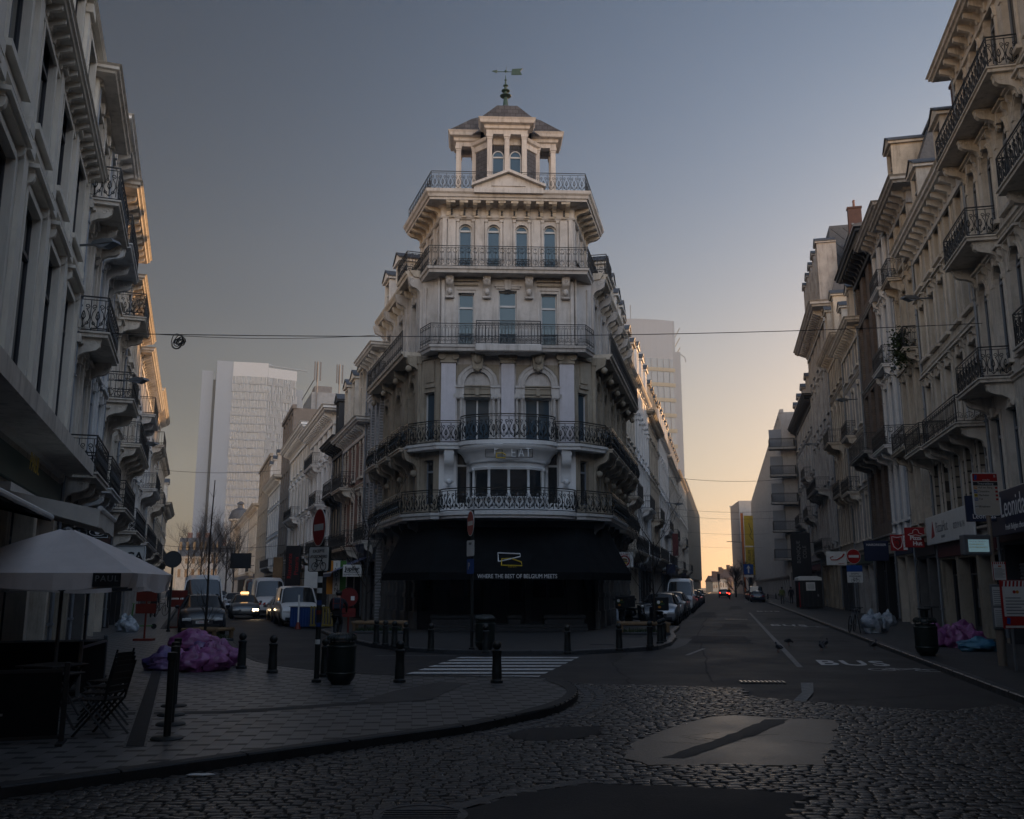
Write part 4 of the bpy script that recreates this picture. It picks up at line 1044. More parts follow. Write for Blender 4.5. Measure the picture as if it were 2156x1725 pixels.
# --- attic storey block (4th floor)
TD = 4.2
TL = (-HW-.05+DLb.x*TD, DLb.y*TD); TR = (HW+.05+DRb.x*TD, DRb.y*TD)
FTL = frame(-HW, 0, 0, atan2(DLb.y, DLb.x)); FTR = frame(HW+DRb.x*TD, DRb.y*TD, 0, atan2(-DRb.y, -DRb.x))
TFOOT = [(HW+DRb.x*TD, DRb.y*TD), (HW, 0), (-HW, 0), (-HW+DLb.x*TD, DLb.y*TD)]
wl.T = FF; x4 = (-2.0, -.667, .667, 2.0)
ops = [(x-.31, x+.31, Z4+.15, 18.82, .31) for x in x4]; floor_wall(wl, -HW, HW, Z4, 19.1+.0, ops, .24, 0); put(FF, ops, .24, 'T', 'frame_white', 'glass_blue')
for x in x4:
    surround(MO, x, Z4+.15, .62, 2.5+.27, .31, .1, .05, key=False, sill=False)
for a, b in [(-HW+.25, -2.46), (-1.54, -1.12), (-.21, .21), (1.12, 1.54), (2.46, HW-.25)]: MO.box(a, b, .003, .09, Z4+.05, 19.02)
MO.box(-HW+.1, HW-.1, .003, .092, 19.02, 19.1); MO.box(-HW, -HW+.2, .003, .13, Z4+.05, 19.05); MO.box(HW-.2, HW, .003, .13, Z4+.05, 19.05)
for Fm in (FTL, FTR):
    wl.T = Fm; MO.T = Fm
    xs = [TD*(k+.5)/3 for k in range(3)]; ops = [(x-.31, x+.31, Z4+.15, 18.82, .31) for x in xs]
    floor_wall(wl, 0, TD, Z4, 19.1+.0, ops, .24, 0); put(Fm, ops, .24, 'T', 'frame_white', 'glass_blue')
    for k in range(4):
        x = min(TD-.15, max(.15, TD*k/3)); MO.box(x-.15, x+.15, .003, .09, Z4+.05, 19.02)
    MO.box(.0, TD, .003, .092, 19.02, 19.1)
wl.T = ID; wl.poly([TFOOT[0]+(Z4,), TFOOT[3]+(Z4,), TFOOT[3]+(20.0,), TFOOT[0]+(20.0,)], 0)
MO.T = ID
MO.sweep(TFOOT, [(0,19.04),(.12,19.06),(.16,19.13),(.08,19.15),(.08,19.6),(.16,19.64),(.2,19.7),(0,19.7)])
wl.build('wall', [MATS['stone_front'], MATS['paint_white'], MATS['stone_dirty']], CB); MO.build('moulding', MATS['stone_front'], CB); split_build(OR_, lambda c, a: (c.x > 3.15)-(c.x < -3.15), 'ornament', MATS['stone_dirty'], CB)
# --- crowning cornice with brackets, pediment
C = MB(); C.sweep(TFOOT, [(.0,20.08),(.78,20.1),(.8,20.2),(.86,20.22),(.9,20.34),(.98,20.42),(1.0,20.56),(0,20.58)])
CK = MB()
for x, y, ang, _ in along(TFOOT, .62, .28):
    bracket(CK, x, y, 19.52, ang, .78, .56, .2, [(0,0),(.1,.0),(.2,.12),(.22,.45),(.4,.6),(.8,.7),(.95,.85),(1,1),(0,1)])
for x in [-2.66+.59*i for i in range(10)]:
    CK.T = FF; CK.box(x-.17, x+.17, .1, .74, 19.98, 20.09); CK.bbox(x-.13, x+.13, .09, .2, 19.47, 19.55, .02)
    for j in range(3): CK.prism([(x+.05*cos(2*pi*i/8), 19.62+j*.1+.045*sin(2*pi*i/8)) for i in range(8)], .19, .24, 'xz', 1)
    CK.T = ID
def sh(m, dz=-.4):
    m.v = [(a, b, c+dz) for a, b, c in m.v]
    return m
sh(CK).build('cornice_bracket', [MATS['stone_beige'], MATS['dark_paint']], CB)
C.T = FF; C.box(-1.62, 1.62, .6, 1.06, 20.36, 20.62); C.prism([(-1.6,20.62),(1.6,20.62),(1.6,20.7),(0,21.35),(-1.6,20.7)], .5, .95, 'xz')
C.prism([(-1.72,20.66),(0,21.38),(1.72,20.66),(1.72,20.78),(0,21.52),(-1.72,20.78)], .5, 1.16, 'xz'); C.prism([(-.8,20.72),(.8,20.72),(0,21.08)], .95, 1.0, 'xz')
sh(C).build('cornice', MATS['stone_front'], CB)
dk = MB(); dk.poly([TFOOT[0]+(20.6,), TFOOT[1]+(20.6,), TFOOT[2]+(20.6,), TFOOT[3]+(20.6,)]); sh(dk).build('roof_deck', MATS['zinc'], CB)
r = MB(); e = .72
def off(path, o):
    m = MB(); m.sweep(path, [(o, 0), (o, 1)], caps=False); return [tuple(m.v[i*2][:2]) for i in range(len(path))]
railing(r, off(TFOOT, e), 20.58, .95, 'scroll', .36, .011); sh(r).build('railing', MATS['iron'], CB, fix=False)
# --- lantern tower on the deck
LT = MB(); LY = 3.0; zb = 20.6
oc = [(1.65*cos(radians(22.5+45*k)), LY+1.65*sin(radians(22.5+45*k))) for k in range(8)]
LS = MB()
for k in range(8):
    a, b = oc[k], oc[(k+1) % 8]
    LS.poly([a+(zb,), b+(zb,), b+(24.55,), a+(24.55,)])
sh(LS).build('lantern_core', MATS['slate_tiles'], CB)
def porch(Fm, hw, y0, y1, col_xs, ze, extra=0):
    for x in col_xs:
        for y in (y1-.14, y0+.3):
            LT.T = Fm; LT.box(x-.12, x+.12, y-.12, y+.12, zb, ze-.72); LT.box(x-.16, x+.16, y-.16, y+.16, zb, zb+.3); LT.box(x-.17, x+.17, y-.17, y+.17, ze-.86, ze-.72); LT.box(x-.14, x+.14, y-.14, y+.14, ze-.96, ze-.86)
    LT.T = Fm
    LT.box(-hw, hw, y1-.3, y1, ze-.72, ze-.3); LT.box(-hw, -hw+.3, y0, y1-.3, ze-.72, ze-.3); LT.box(hw-.3, hw, y0, y1-.3, ze-.72, ze-.3); LT.box(-hw+.3, hw-.3, y0, y1-.3, ze-.5, ze-.32)
    LT.sweep([(-hw,y0),(-hw,y1),(hw,y1),(hw,y0)], [(0,ze-.5),(.1,ze-.45),(.12,ze-.3),(.3,ze-.24),(.34,ze-.1),(.4,ze),(-.2,ze)])
    LT.box(-hw, hw, y0, y1, ze-.2, ze-.004)
FLf = frame(0, LY, 0, pi); FLl = frame(0, LY, 0, pi/2); FLr = frame(0, LY, 0, -pi/2); FLb = frame(0, LY, 0, 0)
porch(FLf, 1.02, 1.3, 2.0, (-.86, 0, .86), 25.1)
porch(FLl, .62, 1.3, 2.55, (-.48, .48), 25.1); porch(FLr, .62, 1.3, 2.55, (-.48, .48), 25.1); porch(FLb, 1.02, 1.3, 1.9, (-.86, .86), 25.1)
LT.T = ID
LT.sweep(oc[::-1], [(0,24.0),(.06,24.02),(.08,24.3),(.2,24.36),(.26,24.5),(0,24.55)], closed=True)
for s in (-1, 1): LT.bbox(s*2.15-.75, s*2.15+.75, LY-.95, LY-.5, 20.6, 20.95, .03)
sh(LT).build('lantern_porch', MATS['stone_front'], CB)
lw = MB(FLf)
for x in (-.43, .43):
    pts = [(x-.27, zb+.25)] + [(x-.27*cos(pi*i/10), zb+2.75+.3*sin(pi*i/10)) for i in range(11)] + [(x+.27, zb+.25)]
    lw.prism(pts, 1.525, 1.56, 'xz', 0); lw.tube([(a, 1.57, b) for a, b in pts], .035, 4, 1, closed=True); lw.box(x-.27, x+.27, 1.56, 1.6, zb+2.68, zb+2.76, 1)
sh(lw).build('lantern_window', [MATS['glass_blue'], MATS['frame_white']], CB)
rf = MB()
ro_ = [(2.05*cos(radians(22.5+45*k)), LY+2.05*sin(radians(22.5+45*k))) for k in range(8)]
ri_ = [(.72*cos(radians(22.5+45*k)), LY+.72*sin(radians(22.5+45*k))) for k in range(8)]
for k in range(8):
    j = (k+1) % 8; rf.poly([ro_[k]+(24.56,), ro_[j]+(24.56,), ri_[j]+(26.05,), ri_[k]+(26.05,)])
    rf.poly([ri_[k]+(26.05,), ri_[j]+(26.05,), ri_[j]+(26.3,), ri_[k]+(26.3,)], 1); rf.poly([ri_[k]+(26.3,), ri_[j]+(26.3,), (0, LY, 26.8)])
for s in (-1, 1): rf.prism([(s*1.0, 24.805), (s*2.85, 24.805), (s*1.75, 25.4), (s*1.0, 25.6)], LY-1.0, LY+1.0, 'xz')
rf.prism([(-1.35, 24.81), (1.35, 24.81), (.5, 25.5), (-.5, 25.5)], LY-2.2, LY-.4, 'xz')
sh(rf,-.1).build('roof', [MATS['slate_tiles'], MATS['copper_green']], CB)
fi = MB(); fi.lathe([(.22,0),(.2,.35),(.14,.9),(.13,.95),(.42,1.05),(.44,1.1),(.14,1.22),(.12,1.45),(.32,1.53),(.33,1.58),(.11,1.68),(.1,1.95),(.2,2.02),(.2,2.06),(.07,2.15),(.05,2.5),(.1,2.54),(.1,2.58),(.04,2.65),(.02,3.0)], (0, LY, 26.3), 14)
fi.v = [(a*.68, LY+(b-LY)*.68, 26.95+(c-26.3)*.62) for a, b, c in fi.v]
sh(fi,-.45).build('finial', MATS['copper_green'], CB)
vn = MB(frame(0, LY, 29.1, radians(-14))); vn.tube([(-.62,0,.05),(.5,0,-.1)], .022, 4); vn.prism([(-.75,.09),(-.45,.13),(-.47,-.05)], -.02, .02, 'xz'); vn.prism([(.34,.08),(.92,.05),(.78,-.1),(.88,-.32),(.3,-.25)], -.015, .015, 'xz'); vn.tube([(0,0,-.1),(.06,0,.32)], .02, 4, taper=.2); vn.sphere((0,0,0), .07, 8)
sh(vn,-.5).build('weather_vane', MATS['copper_green'], CB)
# --- mansard behind, dormers, sides
side_c = [LBK, (-CX, CY), (-HW-.2, .25)]
mr_ = MB()
for path in ([RBK, (CX, CY)], [(-CX, CY), LBK]):
    a, b = path; d = (Vector(b)-Vector(a)).normalized(); n_ = Vector((-d.y, d.x))
    p = [(a[0]-n_.x*.2, a[1]-n_.y*.2, Z4+.1), (b[0]-n_.x*.2, b[1]-n_.y*.2, Z4+.1), (b[0]-n_.x*1.5, b[1]-n_.y*1.5, 19.0), (a[0]-n_.x*1.5, a[1]-n_.y*1.5, 19.0)]
    mr_.poly(p)
mr_.poly([(RBK[0]-1.5, RBK[1], 19.0), (CX-1.5, CY+.4, 19.0), (-CX+1.5, CY+.4, 19.0), (LBK[0]+1.5, LBK[1], 19.0)], 1)
mr_.poly([(RBK[0], RBK[1], 0), (LBK[0], LBK[1], 0), (LBK[0]+1.4, LBK[1], 19.0), (RBK[0]-1.4, RBK[1], 19.0)], 1)
mr_.build('roof', [MATS['slate'], MATS['zinc']], CB)
for Fm, order in ((FL, (5.2, 8.2)), (FR, (8.8, 6.0, 3.2, .8))):
    for x in order: dormer(CB, Fm, x, Z4+.2, .95, 2.2, .12, 'stone_white')
sc = MB()
for path in ([RBK, (CX, CY)], [(-CX, CY), LBK]):
    sc.sweep(path, [(0,Z4-.15),(.1,Z4-.12),(.12,Z4-.02),(.46,Z4+.0),(.5,Z4+.1),(.58,Z4+.2),(.6,Z4+.3),(0,Z4+.32)])
    for x, y, ang, _ in along(path, .95, .3): bracket(sc, x, y, Z4-.75, ang, .42, .73, .2, CONSOLE)
split_build(sc, lambda c, a: c.x > 0, 'cornice', MATS['stone_beige'], CB)
# --- balconies
def slab(path, z, out, th=.24, mat='stone_front', name='balcony', closed=False, flat=True):
    m = MB(); m.sweep(path, [(-.1,z-th),(out*.86,z-th),(out*.9,z-th*.5),(out*.97,z-th*.4),(out,z),(-.1,z)]); return m.build(name, MATS[mat], CB)
cp = [(CX, CY), (HW, 0), (-HW, 0), (-CX, CY)]
def bal(path, z, out, style, h=1.0, w=.4, r=.013, belly=0, mat='stone_front', iron='iron', th=.26):
    o = slab(path, z, out, th, mat); m = MB(); railing(m, off(path, out-.06), z, h, style, w, r, belly); m.build('railing', MATS[iron], o, fix=False); return o
bal(TFOOT[:1]+TFOOT[1:3]+TFOOT[3:], Z4+.02, .85, 'circle', 1.0, .31, .012)
for Fm in (FTL, FTR):
    x0 = 3.2 if Fm is FTL else -.2
pl = [(-CX+DLb.x*.2, CY+DLb.y*.2), (-CX+DLb.x*2.3, CY+DLb.y*2.3)]; pr_ = [(CX+DRb.x*2.3, CY+DRb.y*2.3), (CX+DRb.x*.2, CY+DRb.y*.2)]
for p in (pl, pr_):
    o = slab(p, Z4+.3, .8, .3, 'stone_beige'); m = MB(); q = off(p, .74); railing(m, [p[0]]+q+[p[1]], Z4+.3, 1.0, 'circle', .33, .013); m.build('railing', MATS['iron'], o, fix=False)
fr = [(HW+.15, .35), (HW, 0), (-HW, 0), (-HW-.15, .35)]
bal([(HW+.3,.6),(HW, 0),(-HW, 0),(-HW-.3,.6)], Z3+.02, .8, 'bars', 1.0, .3, .013)
o = MB(FF); o.bbox(-1.5, 1.5, .75, 1.02, Z3-.32, Z3+.02, .04); o.box(-1.5, 1.5, .1, .76, Z3-.33, Z3-.25); ob = o.build('balcony', MATS['stone_front'], CB)
m = MB(FF); railing(m, [(-1.46,.8),(-1.46,.96),(1.46,.96),(1.46,.8)], Z3+.02, 1.08, 'bars', .3, .015); m.build('railing', MATS['iron'], ob, fix=False)
for p in ([(-CX+DLb.x*.1, CY+DLb.y*.1), LBK], [RBK, (CX+DRb.x*.1, CY+DRb.y*.1)]): bal(p, Z3+.02, .95, 'bars', 1.0, .45, .015, mat='stone_beige')
# second floor: round balcony over the bow plus straight wings
rb = [(2.12*cos(pi*i/18), -1.0*sin(pi*i/18)-.55) for i in range(19)]
rb = [(2.12, 0)] + rb + [(-2.12, 0)]
o = MB(); o.sweep(rb, [(-.4,7.98),(.0,7.98),(.02,8.06),(.1,8.1),(.12,8.26),(-.4,8.26)]); o.poly([(x, y, 8.255) for x, y in rb[::-1]]); o.poly([(x, y, 7.99) for x, y in rb]); ob = o.build('balcony', MATS['paint_white'], CB)
m = MB(); railing(m, rb, 8.26, 1.15, 'scroll', .44, .019, .1, posts=False); m.build('railing', MATS['iron_gloss'], ob, fix=False)
for s in (-1, 1):
    p = [(2.12, -.0), (HW-.1, 0), (CX-.05, CY), (CX+DRb.x*.9, CY+DRb.y*.9)]
    p = p[::-1] if s > 0 else [(-x, y) for x, y in p]
    bal(p, 8.24, .72, 'scroll', 1.0, .44, .017, .1, 'paint_white', 'iron_gloss')
for Fm, SD, NS in ((FL, SL, 3), (FR, 14.0, 5)):
    for k in range(NS):
        xc = SD*(k+.5)/NS
        balcony(CB, Fm, xc-1.15, xc+1.15, 8.22, .85, 1.0, 'scroll', 2, 'stone_beige', 'iron_gloss', .44, .017, .12)
# first floor: big curved balcony over the awning
rb1 = [(3.0*cos(pi*i/22), -1.55*sin(pi*i/22)**.8-.35) for i in range(23)]
rb1 = [(3.0, 0)] + rb1 + [(-3.0, 0)]
o = MB(); o.sweep(rb1, [(-.5,4.86),(.0,4.86),(.02,4.95),(.1,4.99),(.12,5.14),(-.5,5.14)]); o.poly([(x, y, 5.135) for x, y in rb1[::-1]]); o.poly([(x, y, 4.87) for x, y in rb1]); ob = o.build('balcony', MATS['paint_white'], CB)
m = MB(); railing(m, rb1, 5.14, 1.0, 'scroll', .44, .019, .12, posts=False); m.build('railing', MATS['iron_gloss'], ob, fix=False)
for s in (-1, 1):
    D_ = DRb
    p = [(3.0, 0), (HW+.02, 0), (CX, CY), (CX+D_.x*6.5, CY+D_.y*6.5)]
    p = p[::-1] if s > 0 else [(-x, y) for x, y in p]
    bal(p, 5.12, .9, 'scroll', 1.0, .44, .017, .12, 'paint_white', 'iron_gloss')
    e_ = 13.8 if s > 0 else 9.0
    p = [(CX+D_.x*6.8, CY+D_.y*6.8), (CX+D_.x*e_, CY+D_.y*e_)]
    p = p[::-1] if s > 0 else [(-x, y) for x, y in p]
    bal(p, 5.0, .8, 'scroll', 1.0, .5, .017, .12, 'stone_beige', 'iron_gloss')
# window guards
gd = MB(FF)
for x in x4: railing(gd, [(x-.34,.12),(x+.34,.12)], Z4+.1, .55, 'scroll', .34, .011, posts=False)
for x, w in w3: railing(gd, [(x-w/2,.12),(x+w/2,.12)], Z3+.1, .6, 'circle', .3, .011, posts=False)
gd.build('window_guard', MATS['iron'], CB, fix=False)
# --- neon letters over the bow
ns = MB(FF); yn = 1.62
ns.tube([(-1.02,yn,7.48),(1.02,yn,7.48)], .02, 4); ns.tube([(-1.02,yn,7.82),(1.02,yn,7.82)], .02, 4)
for x in (-1.02, -.35, .3, 1.02): ns.tube([(x,yn,7.48),(x,yn,7.82)], .02, 4); ns.tube([(x,yn,7.6),(x,1.25,7.75)], .018, 4)
ns.build('sign_frame', MATS['iron'], CB)
M('letter_white', (.75,.75,.75), .5, var=0); M('letter_yellow', (.55,.38,.03), .5, var=0)
L_ = MB(FF)
def lett(segs, x, z, s, mi=0, r=.022):
    for sg in segs: L_.tube([(x - a*s, yn+.05, z + b*s) for a, b in sg], r, 5, mi)
lett([[(.45,0),(0,0),(0,1),(.45,1)], [(0,.5),(.4,.5)]], -.12, 7.5, .36); lett([[(0,0),(.3,1),(.6,0)], [(.12,.38),(.48,.38)]], -.42, 7.5, .36); lett([[(0,1),(.6,1)], [(.3,1),(.3,0)]], -.72, 7.5, .36)
lett([[(0,0),(0,1.25),(1,1.3),(.95,.95),(.1,.55)]], .62, 7.6, .36); lett([[(0,0),(.9,-.02),(.95,.28),(.62,.5),(.0,.45),(0,0)]], .55, 7.45, .42, 1, .03)
split_build(L_, lambda c, a: a, 'neon_lettering', [MATS['letter_white'], MATS['letter_yellow']], CB)
# --- awning
aw = MB(FF)
top = [(-4.75,-1.6),(-2.95,.3),(2.95,.3),(4.75,-1.6)]; bot = [(-5.55,-.4),(-3.3,3.1),(3.3,3.1),(5.55,-.4)]
for (a, b, c, d) in zip(top, top[1:], bot[1:], bot):
    n, mm = 10, 6
    for i in range(n):
        for j in range(mm):
            def Q(s, t):
                x0 = a[0]+(b[0]-a[0])*s; y0 = a[1]+(b[1]-a[1])*s; x1 = d[0]+(c[0]-d[0])*s; y1 = d[1]+(c[1]-d[1])*s
                return (x0+(x1-x0)*t, y0+(y1-y0)*t, 4.55-2.0*t - .09*sin(pi*t) + .02*sin(s*22)*t*(1-t)*3)
            aw.poly([Q(i/n,j/mm), Q((i+1)/n,j/mm), Q((i+1)/n,(j+1)/mm), Q(i/n,(j+1)/mm)])
vb = MB(); 
for a, b in zip(bot, bot[1:]):
    n = 16
    for i in range(n):
        p = [(a[0]+(b[0]-a[0])*k/n, a[1]+(b[1]-a[1])*k/n) for k in (i, i+1)]
        wv = [.018*sin(k*1.7) for k in (i, i+1)]
        aw.poly([(p[0][0],p[0][1],2.55),(p[1][0],p[1][1],2.55),(p[1][0],p[1][1]+wv[1],2.24),(p[0][0],p[0][1]+wv[0],2.24)])
M('awning_black', (.008,.0085,.009), .9, var=.4, vscale=1.2, spec=.08)
ao = aw.build('awning', MATS['awning_black'], CB); ao.data.polygons.foreach_set('use_smooth', [True]*len(ao.data.polygons)); ao.data.set_sharp_from_angle(angle=radians(25))
text('awning_lettering', 'WHERE THE BEST OF BELGIUM MEETS', .235, MATS['letter_white'], ao, (.28, -3.13, 2.385), (UPR, 0, 0), sx=.82)
tb = MB(FF)
def onaw(x, t): return (x, .3+2.8*t, 4.55-2.0*t-.09*sin(pi*t)+.03)
Pw = [(0,.35),(0,1.0),(.98,.93),(.98,.72),(.1,.36),(0,.35)]; Py = [(.12,.03),(.16,.55),(.55,.58),(1.0,.3),(1.02,0),(.12,.03)]
for P_, mi in ((Pw, 0), (Py, 1)): tb.tube([onaw(-.0 - (a-.5)*.95, .86 - b*.30) for a, b in P_], .025, 4, mi)
tb.build('emblem', [MATS['letter_white'], MATS['letter_yellow']], ao)
text('awning_lettering', 'SINCE 2019', .07, MATS['letter_yellow'], ao, (.08, -.3-2.8*.89, 4.55-2*.89-.09*sin(pi*.89)+.03), (radians(35), 0, 0))
af = MB(FF)
for s in (-1, 1): af.tube([(s*2.2, .3, 3.4), (s*2.6, 2.9, 2.5)], .035, 6)
af.tube([(a[0], a[1]-.05, 2.52) for a in bot], .03, 6); af.build('awning_arm', MATS['iron'], ao)
# ---------------------------------------------------------------- right side of the right street
houseR(-6.0, 32.6, name='house', label='tall cream town house at the right edge with arched windows and scrolled box balconies', floors=(4.2,3.9,4.5,3.8,3.8), wall='stone_cream', nb=22, reveal=.2, win_w=(1.05,1.05,1.05,1.05), arches=(2,3,4), corn=1.0, balcs=((2,.92,.994,1.0,'scroll'),(3,.918,.996,1.0,'scroll'),(4,.832,1.0,.9,'scroll'),(3,.75,.83,1.0,'scroll'),(2,.75,.83,1.0,'scroll')), rustic=(), pil=False, quoin=True, heads={2:'cornice',3:'cornice'}, frame_m='frame_grey', wfrac={1:.62}, shopmat='dark_paint', panels=True)
houseR(32.6, 41.5, name='house', label='beige five-bay house with carved window heads, a long iron balcony and slate dormers', floors=(3.9,3.4,3.6,3.2,2.6), wall='stone_beige', trim='stone_cream', nb=5, reveal=.22, win_w=(1.15,1.1,1.05,1.0), corn=1.1, roof='mansard', roofh=3.1, dorms=2, balcs=((2,.02,.62,1.0,'bars'),(2,.64,.98,1.1,'bars')), rustic=(1,), heads={2:'cornice',3:'cornice'}, frame_m='frame_white', cornmat='stone_white', sidemat='slate')
houseR(41.5, 46.2, name='house', label='narrow ochre house with three bays and an ivy-hung window balcony', floors=(4.1,3.9,4.2,4.0,3.6), wall='stone_beige', nb=3, reveal=.22, win_w=.95, balcs=((2,.3,.95,.8,'bars'),(3,.04,.36,.7,'circle'),(4,.55,.9,.7,'bars')), heads={2:'cornice'}, pil=True, corn=1.2, wfrac={4:.74}, roof='mansard', roofh=3.4, dorms=1, cornmat='stone_grey')
houseR(46.2, 51.2, name='house', label='bluish-white narrow house with three tall windows a floor and small iron balconies', floors=(4.4,4.3,4.2,4.1,3.6), wall='stone_blue', trim='paint_white', nb=3, reveal=.22, win_w=1.0, balcs=((2,.2,.95,.9,'circle'),(3,.3,.9,.6,'circle'),(4,.35,.85,.5,'circle')), heads={2:'cornice',3:'cornice'}, pil=True, corn=1.2, cornmat='stone_grey')
houseR(51.2, 58.3, name='house', label='dark brown brick house with stacked windows and a heavy black cornice', floors=(4.6,4.5,4.3,4.2,3.6), wall='brick_brown', trim='stone_grey', nb=3, reveal=.26, win_w=1.4, balcs=((2,.08,.92,1.2,'plain'),), corn=1.4, cornmat='dark_paint', surr=False, wfrac={1:.7,2:.8,3:.8,4:.75}, frame_m='frame_dark', win_style='TX')
houseR(58.3, 66.2, name='house', label='pale grey plain house with small sashed windows below a bracketed cornice', floors=(4.2,3.7,3.6,3.6,3.1), wall='stone_grey', trim='stone_cream', nb=3, reveal=.22, win_w=1.05, corn=1.2, balcs=((2,.5,.95,.8,'circle'),(3,.45,.8,.7,'circle')), roof='mansard', roofh=3.0, dorms=2)
houseR(66.2, 74.5, name='house', label='grey stucco house with carved panels and a slate roof beside the slate gable', floors=(4.3,3.9,3.9,3.9,3.4), wall='stone_dirty', trim='stone_beige', nb=4, win_w=.8, arches=(2,3), corn=1.1, balcs=((2,.1,.55,.8,'circle'),(3,.3,.7,1.1,'plain')), roof='mansard', roofh=4.2, dorms=2)
hs_ = houseR(74.5, 89, name='house', label='tall ornate grey house with slate gable, stacked dormers and deep bracketed cornice', floors=(4.8,5.0,5.0,4.9,4.5), wall='stone_grey', trim='stone_grey', nb=5, win_w=1.1, corn=1.7, pil=True, balcs=((2,.3,.9,1.2,'bars'),(1,.35,.85,.9,'bars')), roof='mansard', roofh=7.0, dorms=5, heads={2:'pediment'}, sidemat='slate_tiles')
mb = MB(frame(5.2,0,0)); mb.prism([(-1.0,24),(-13,24),(-13,34.4),(-1.5,34.4)], .003, 9.6, 'yz')
for k in range(5): mb.lathe([(0,0),(.14,0),(.12,.9),(0,.9)], (.6, -5.2-k*.9, 34.4), 8, 1)
for k in range(-4, 22):
    for sg in (-1, 1):
        pts = []
        for q in range(0, 40):
            zz = 24+q*.26; yy = -8.6+(k-8)*1.05+ (4.2 if sg > 0 else 4.2) + sg*(q*.26-4.2)
            if -12.95 < yy < (-1.0 - .5*(zz-24)/10.4): pts.append((-.01, yy, zz))
        if len(pts) > 1: mb.tube([pts[0], pts[-1]], .035, 3)
mb.build('upper_roof', [MATS['slate'], MATS['chimney_clay']], hs_)
houseR(89, 109, name='house', label='row of lower grey fronts with dark cornice before the modern flats', floors=(4.3,4.1,4.0,4.0,3.3), wall='stone_grey', nb=7, win_w=.95, corn=1.2, cornmat='charcoal', balcs=((2,.1,.35,.9,'plain'),(2,.6,.9,.9,'plain'),(3,.2,.4,.8,'plain')), roof='mansard', roofh=2.6, dorms=4, heads={2:'cornice'})
def modern(t0, t1, H, label, pos, rz, L, wall, nfl, nb, bal=0, fins=True, top=0, depth=12, winm='frame_grey', name='apartment_building', ww=.62):
    R = thing(name, label, 'building', pos, rz); fh = H/nfl; W_ = MB(); bw = L/nb; n = 0
    for f in range(nfl):
        ops = [(bw*(k+.5)-bw*ww/2, bw*(k+.5)+bw*ww/2, fh*f+fh*.18, fh*f+fh*.86, 0) for k in range(nb)]
        floor_wall(W_, 0, L, fh*f, fh*(f+1), ops, .2)
        for k in range(nb):
            if n < 100: win(R, ID, bw*(k+.5), fh*f+fh*.18, bw*ww, fh*.68, 0, .17, 'M', winm, 'glass'); n += 1
            else: W_.poly([(ops[k][1],-.15,ops[k][2]),(ops[k][0],-.15,ops[k][2]),(ops[k][0],-.15,ops[k][3]),(ops[k][1],-.15,ops[k][3])], 1)
    W_.add([(0,0,0),(0,-depth,0),(0,-depth,H),(0,0,H),(L,0,0),(L,-depth,0),(L,-depth,H),(L,0,H)], [(0,1,2,3),(5,4,7,6),(1,5,6,2),(3,2,6,7)], 0)
    W_.build('wall', [MATS[wall], MATS['glass']], R)
    P = MB()
    if fins:
        for k in range(nb+1): P.box(max(0, bw*k-.09), min(L, bw*k+.09), .003, .32, fh, H-.1)
    P.sweep([(0,-.3),(0,0),(L,0),(L,-.3)], [(-.1,H-.1),(.16,H-.1),(.16,H+.35),(-.1,H+.35)]); P.box(.002, L-.002, .004, .12, fh-.2, fh)
    P.build('parapet', MATS[wall], R)
    for f in range(1, nfl):
        if bal and f >= 1:
            for x0 in bal: balcony(R, ID, x0, x0+2.6, fh*f+.1, 1.4, 1.05, 'plain', 0, 'stone_grey', 'iron', .26, .02, slab=.2)
    if top: Q = MB(); Q.box(1.5, L-2, -depth+1, -2, H, H+top); Q.build('penthouse', MATS['zinc'], R)
    return R
M('concrete_pale', (.40,.385,.375), .8, var=.08, streak=.3); M('concrete_beige', (.30,.26,.21), .8, var=.1, streak=.3); M('panel_brown', (.15,.13,.115), .75, var=.15); M('panel_grey', (.17,.165,.165), .7, var=.15)
modern(109.2, 235, 23, 'long modern concrete block with narrow fins and side balconies on the right street', R2(7.6, 115.4), atan2(DR.y, DR.x), 125, 'concrete_pale', 7, 26)
fb = MB()
J = thing('apartment_building', 'modern grey flats with dark stacked balconies facing down the right street', 'building', R2(7.7, 115.2), atan2(-NR.y, -NR.x)+pi)
jm = MB(); jm.box(0.0, 9, -.14, .1, 3.6, 22.8); jm.box(0.0, 9, -.15, .11, 0, 3.6, 1); jm.box(-.2, .0, -.2, 1.5, 4, 22.6); jm.build('wall', [MATS['concrete_pale'], MATS['panel_grey']], J)
for k in range(5):
    b = balcony(J, frame(0, -.1, 0, radians(180)), -1.2, 1.8, 5.2+k*3.3, 1.7, 1.05, 'plain', 0, 'stone_grey', 'iron', .22, .025, slab=.22)
    m = MB(); m.box(-1.7, -.25, -.12, -.02, 5.3+k*3.3, 7.6+k*3.3); m.build('window', MATS['frame_grey'], J)
# ---------------------------------------------------------------- left side of the right street
spec = [
 (57.6, 68, 'stone_beige', 'stone_cream', (4.2,3.6,3.7,3.4,2.0), 5, 'mansard', 'sunlit beige house with dormers next to the corner building on the right street'),
 (68, 80, 'stone_white', 'paint_white', (4.2,3.7,3.6,3.5,2.6), 5, 'mansard', 'white-trimmed house with pilasters, second beyond the corner on the right street'),
 (80, 93, 'stone_dirty', 'stone_beige', (4.3,3.6,3.6,3.4,2.2), 6, 'mansard', 'brown weathered house with a deep gutter on the left of the right street'),
 (93, 110, 'stone_cream', 'paint_white', (4.2,3.6,3.6,3.6,2.6), 7, 'mansard', 'light house with round-headed dormers in the middle of the right street row'),
 (110, 135, 'stone_grey', 'stone_cream', (4.2,3.6,3.6,3.5,2.2), 9, 'mansard', 'long grey terrace with shop signs past the dormered house'),
 (135, 166, 'stone_beige', 'stone_cream', (4.4,3.7,3.7,3.6,3.2), 10, 'flat', 'far warm stone terrace near the end of the right street'),
]
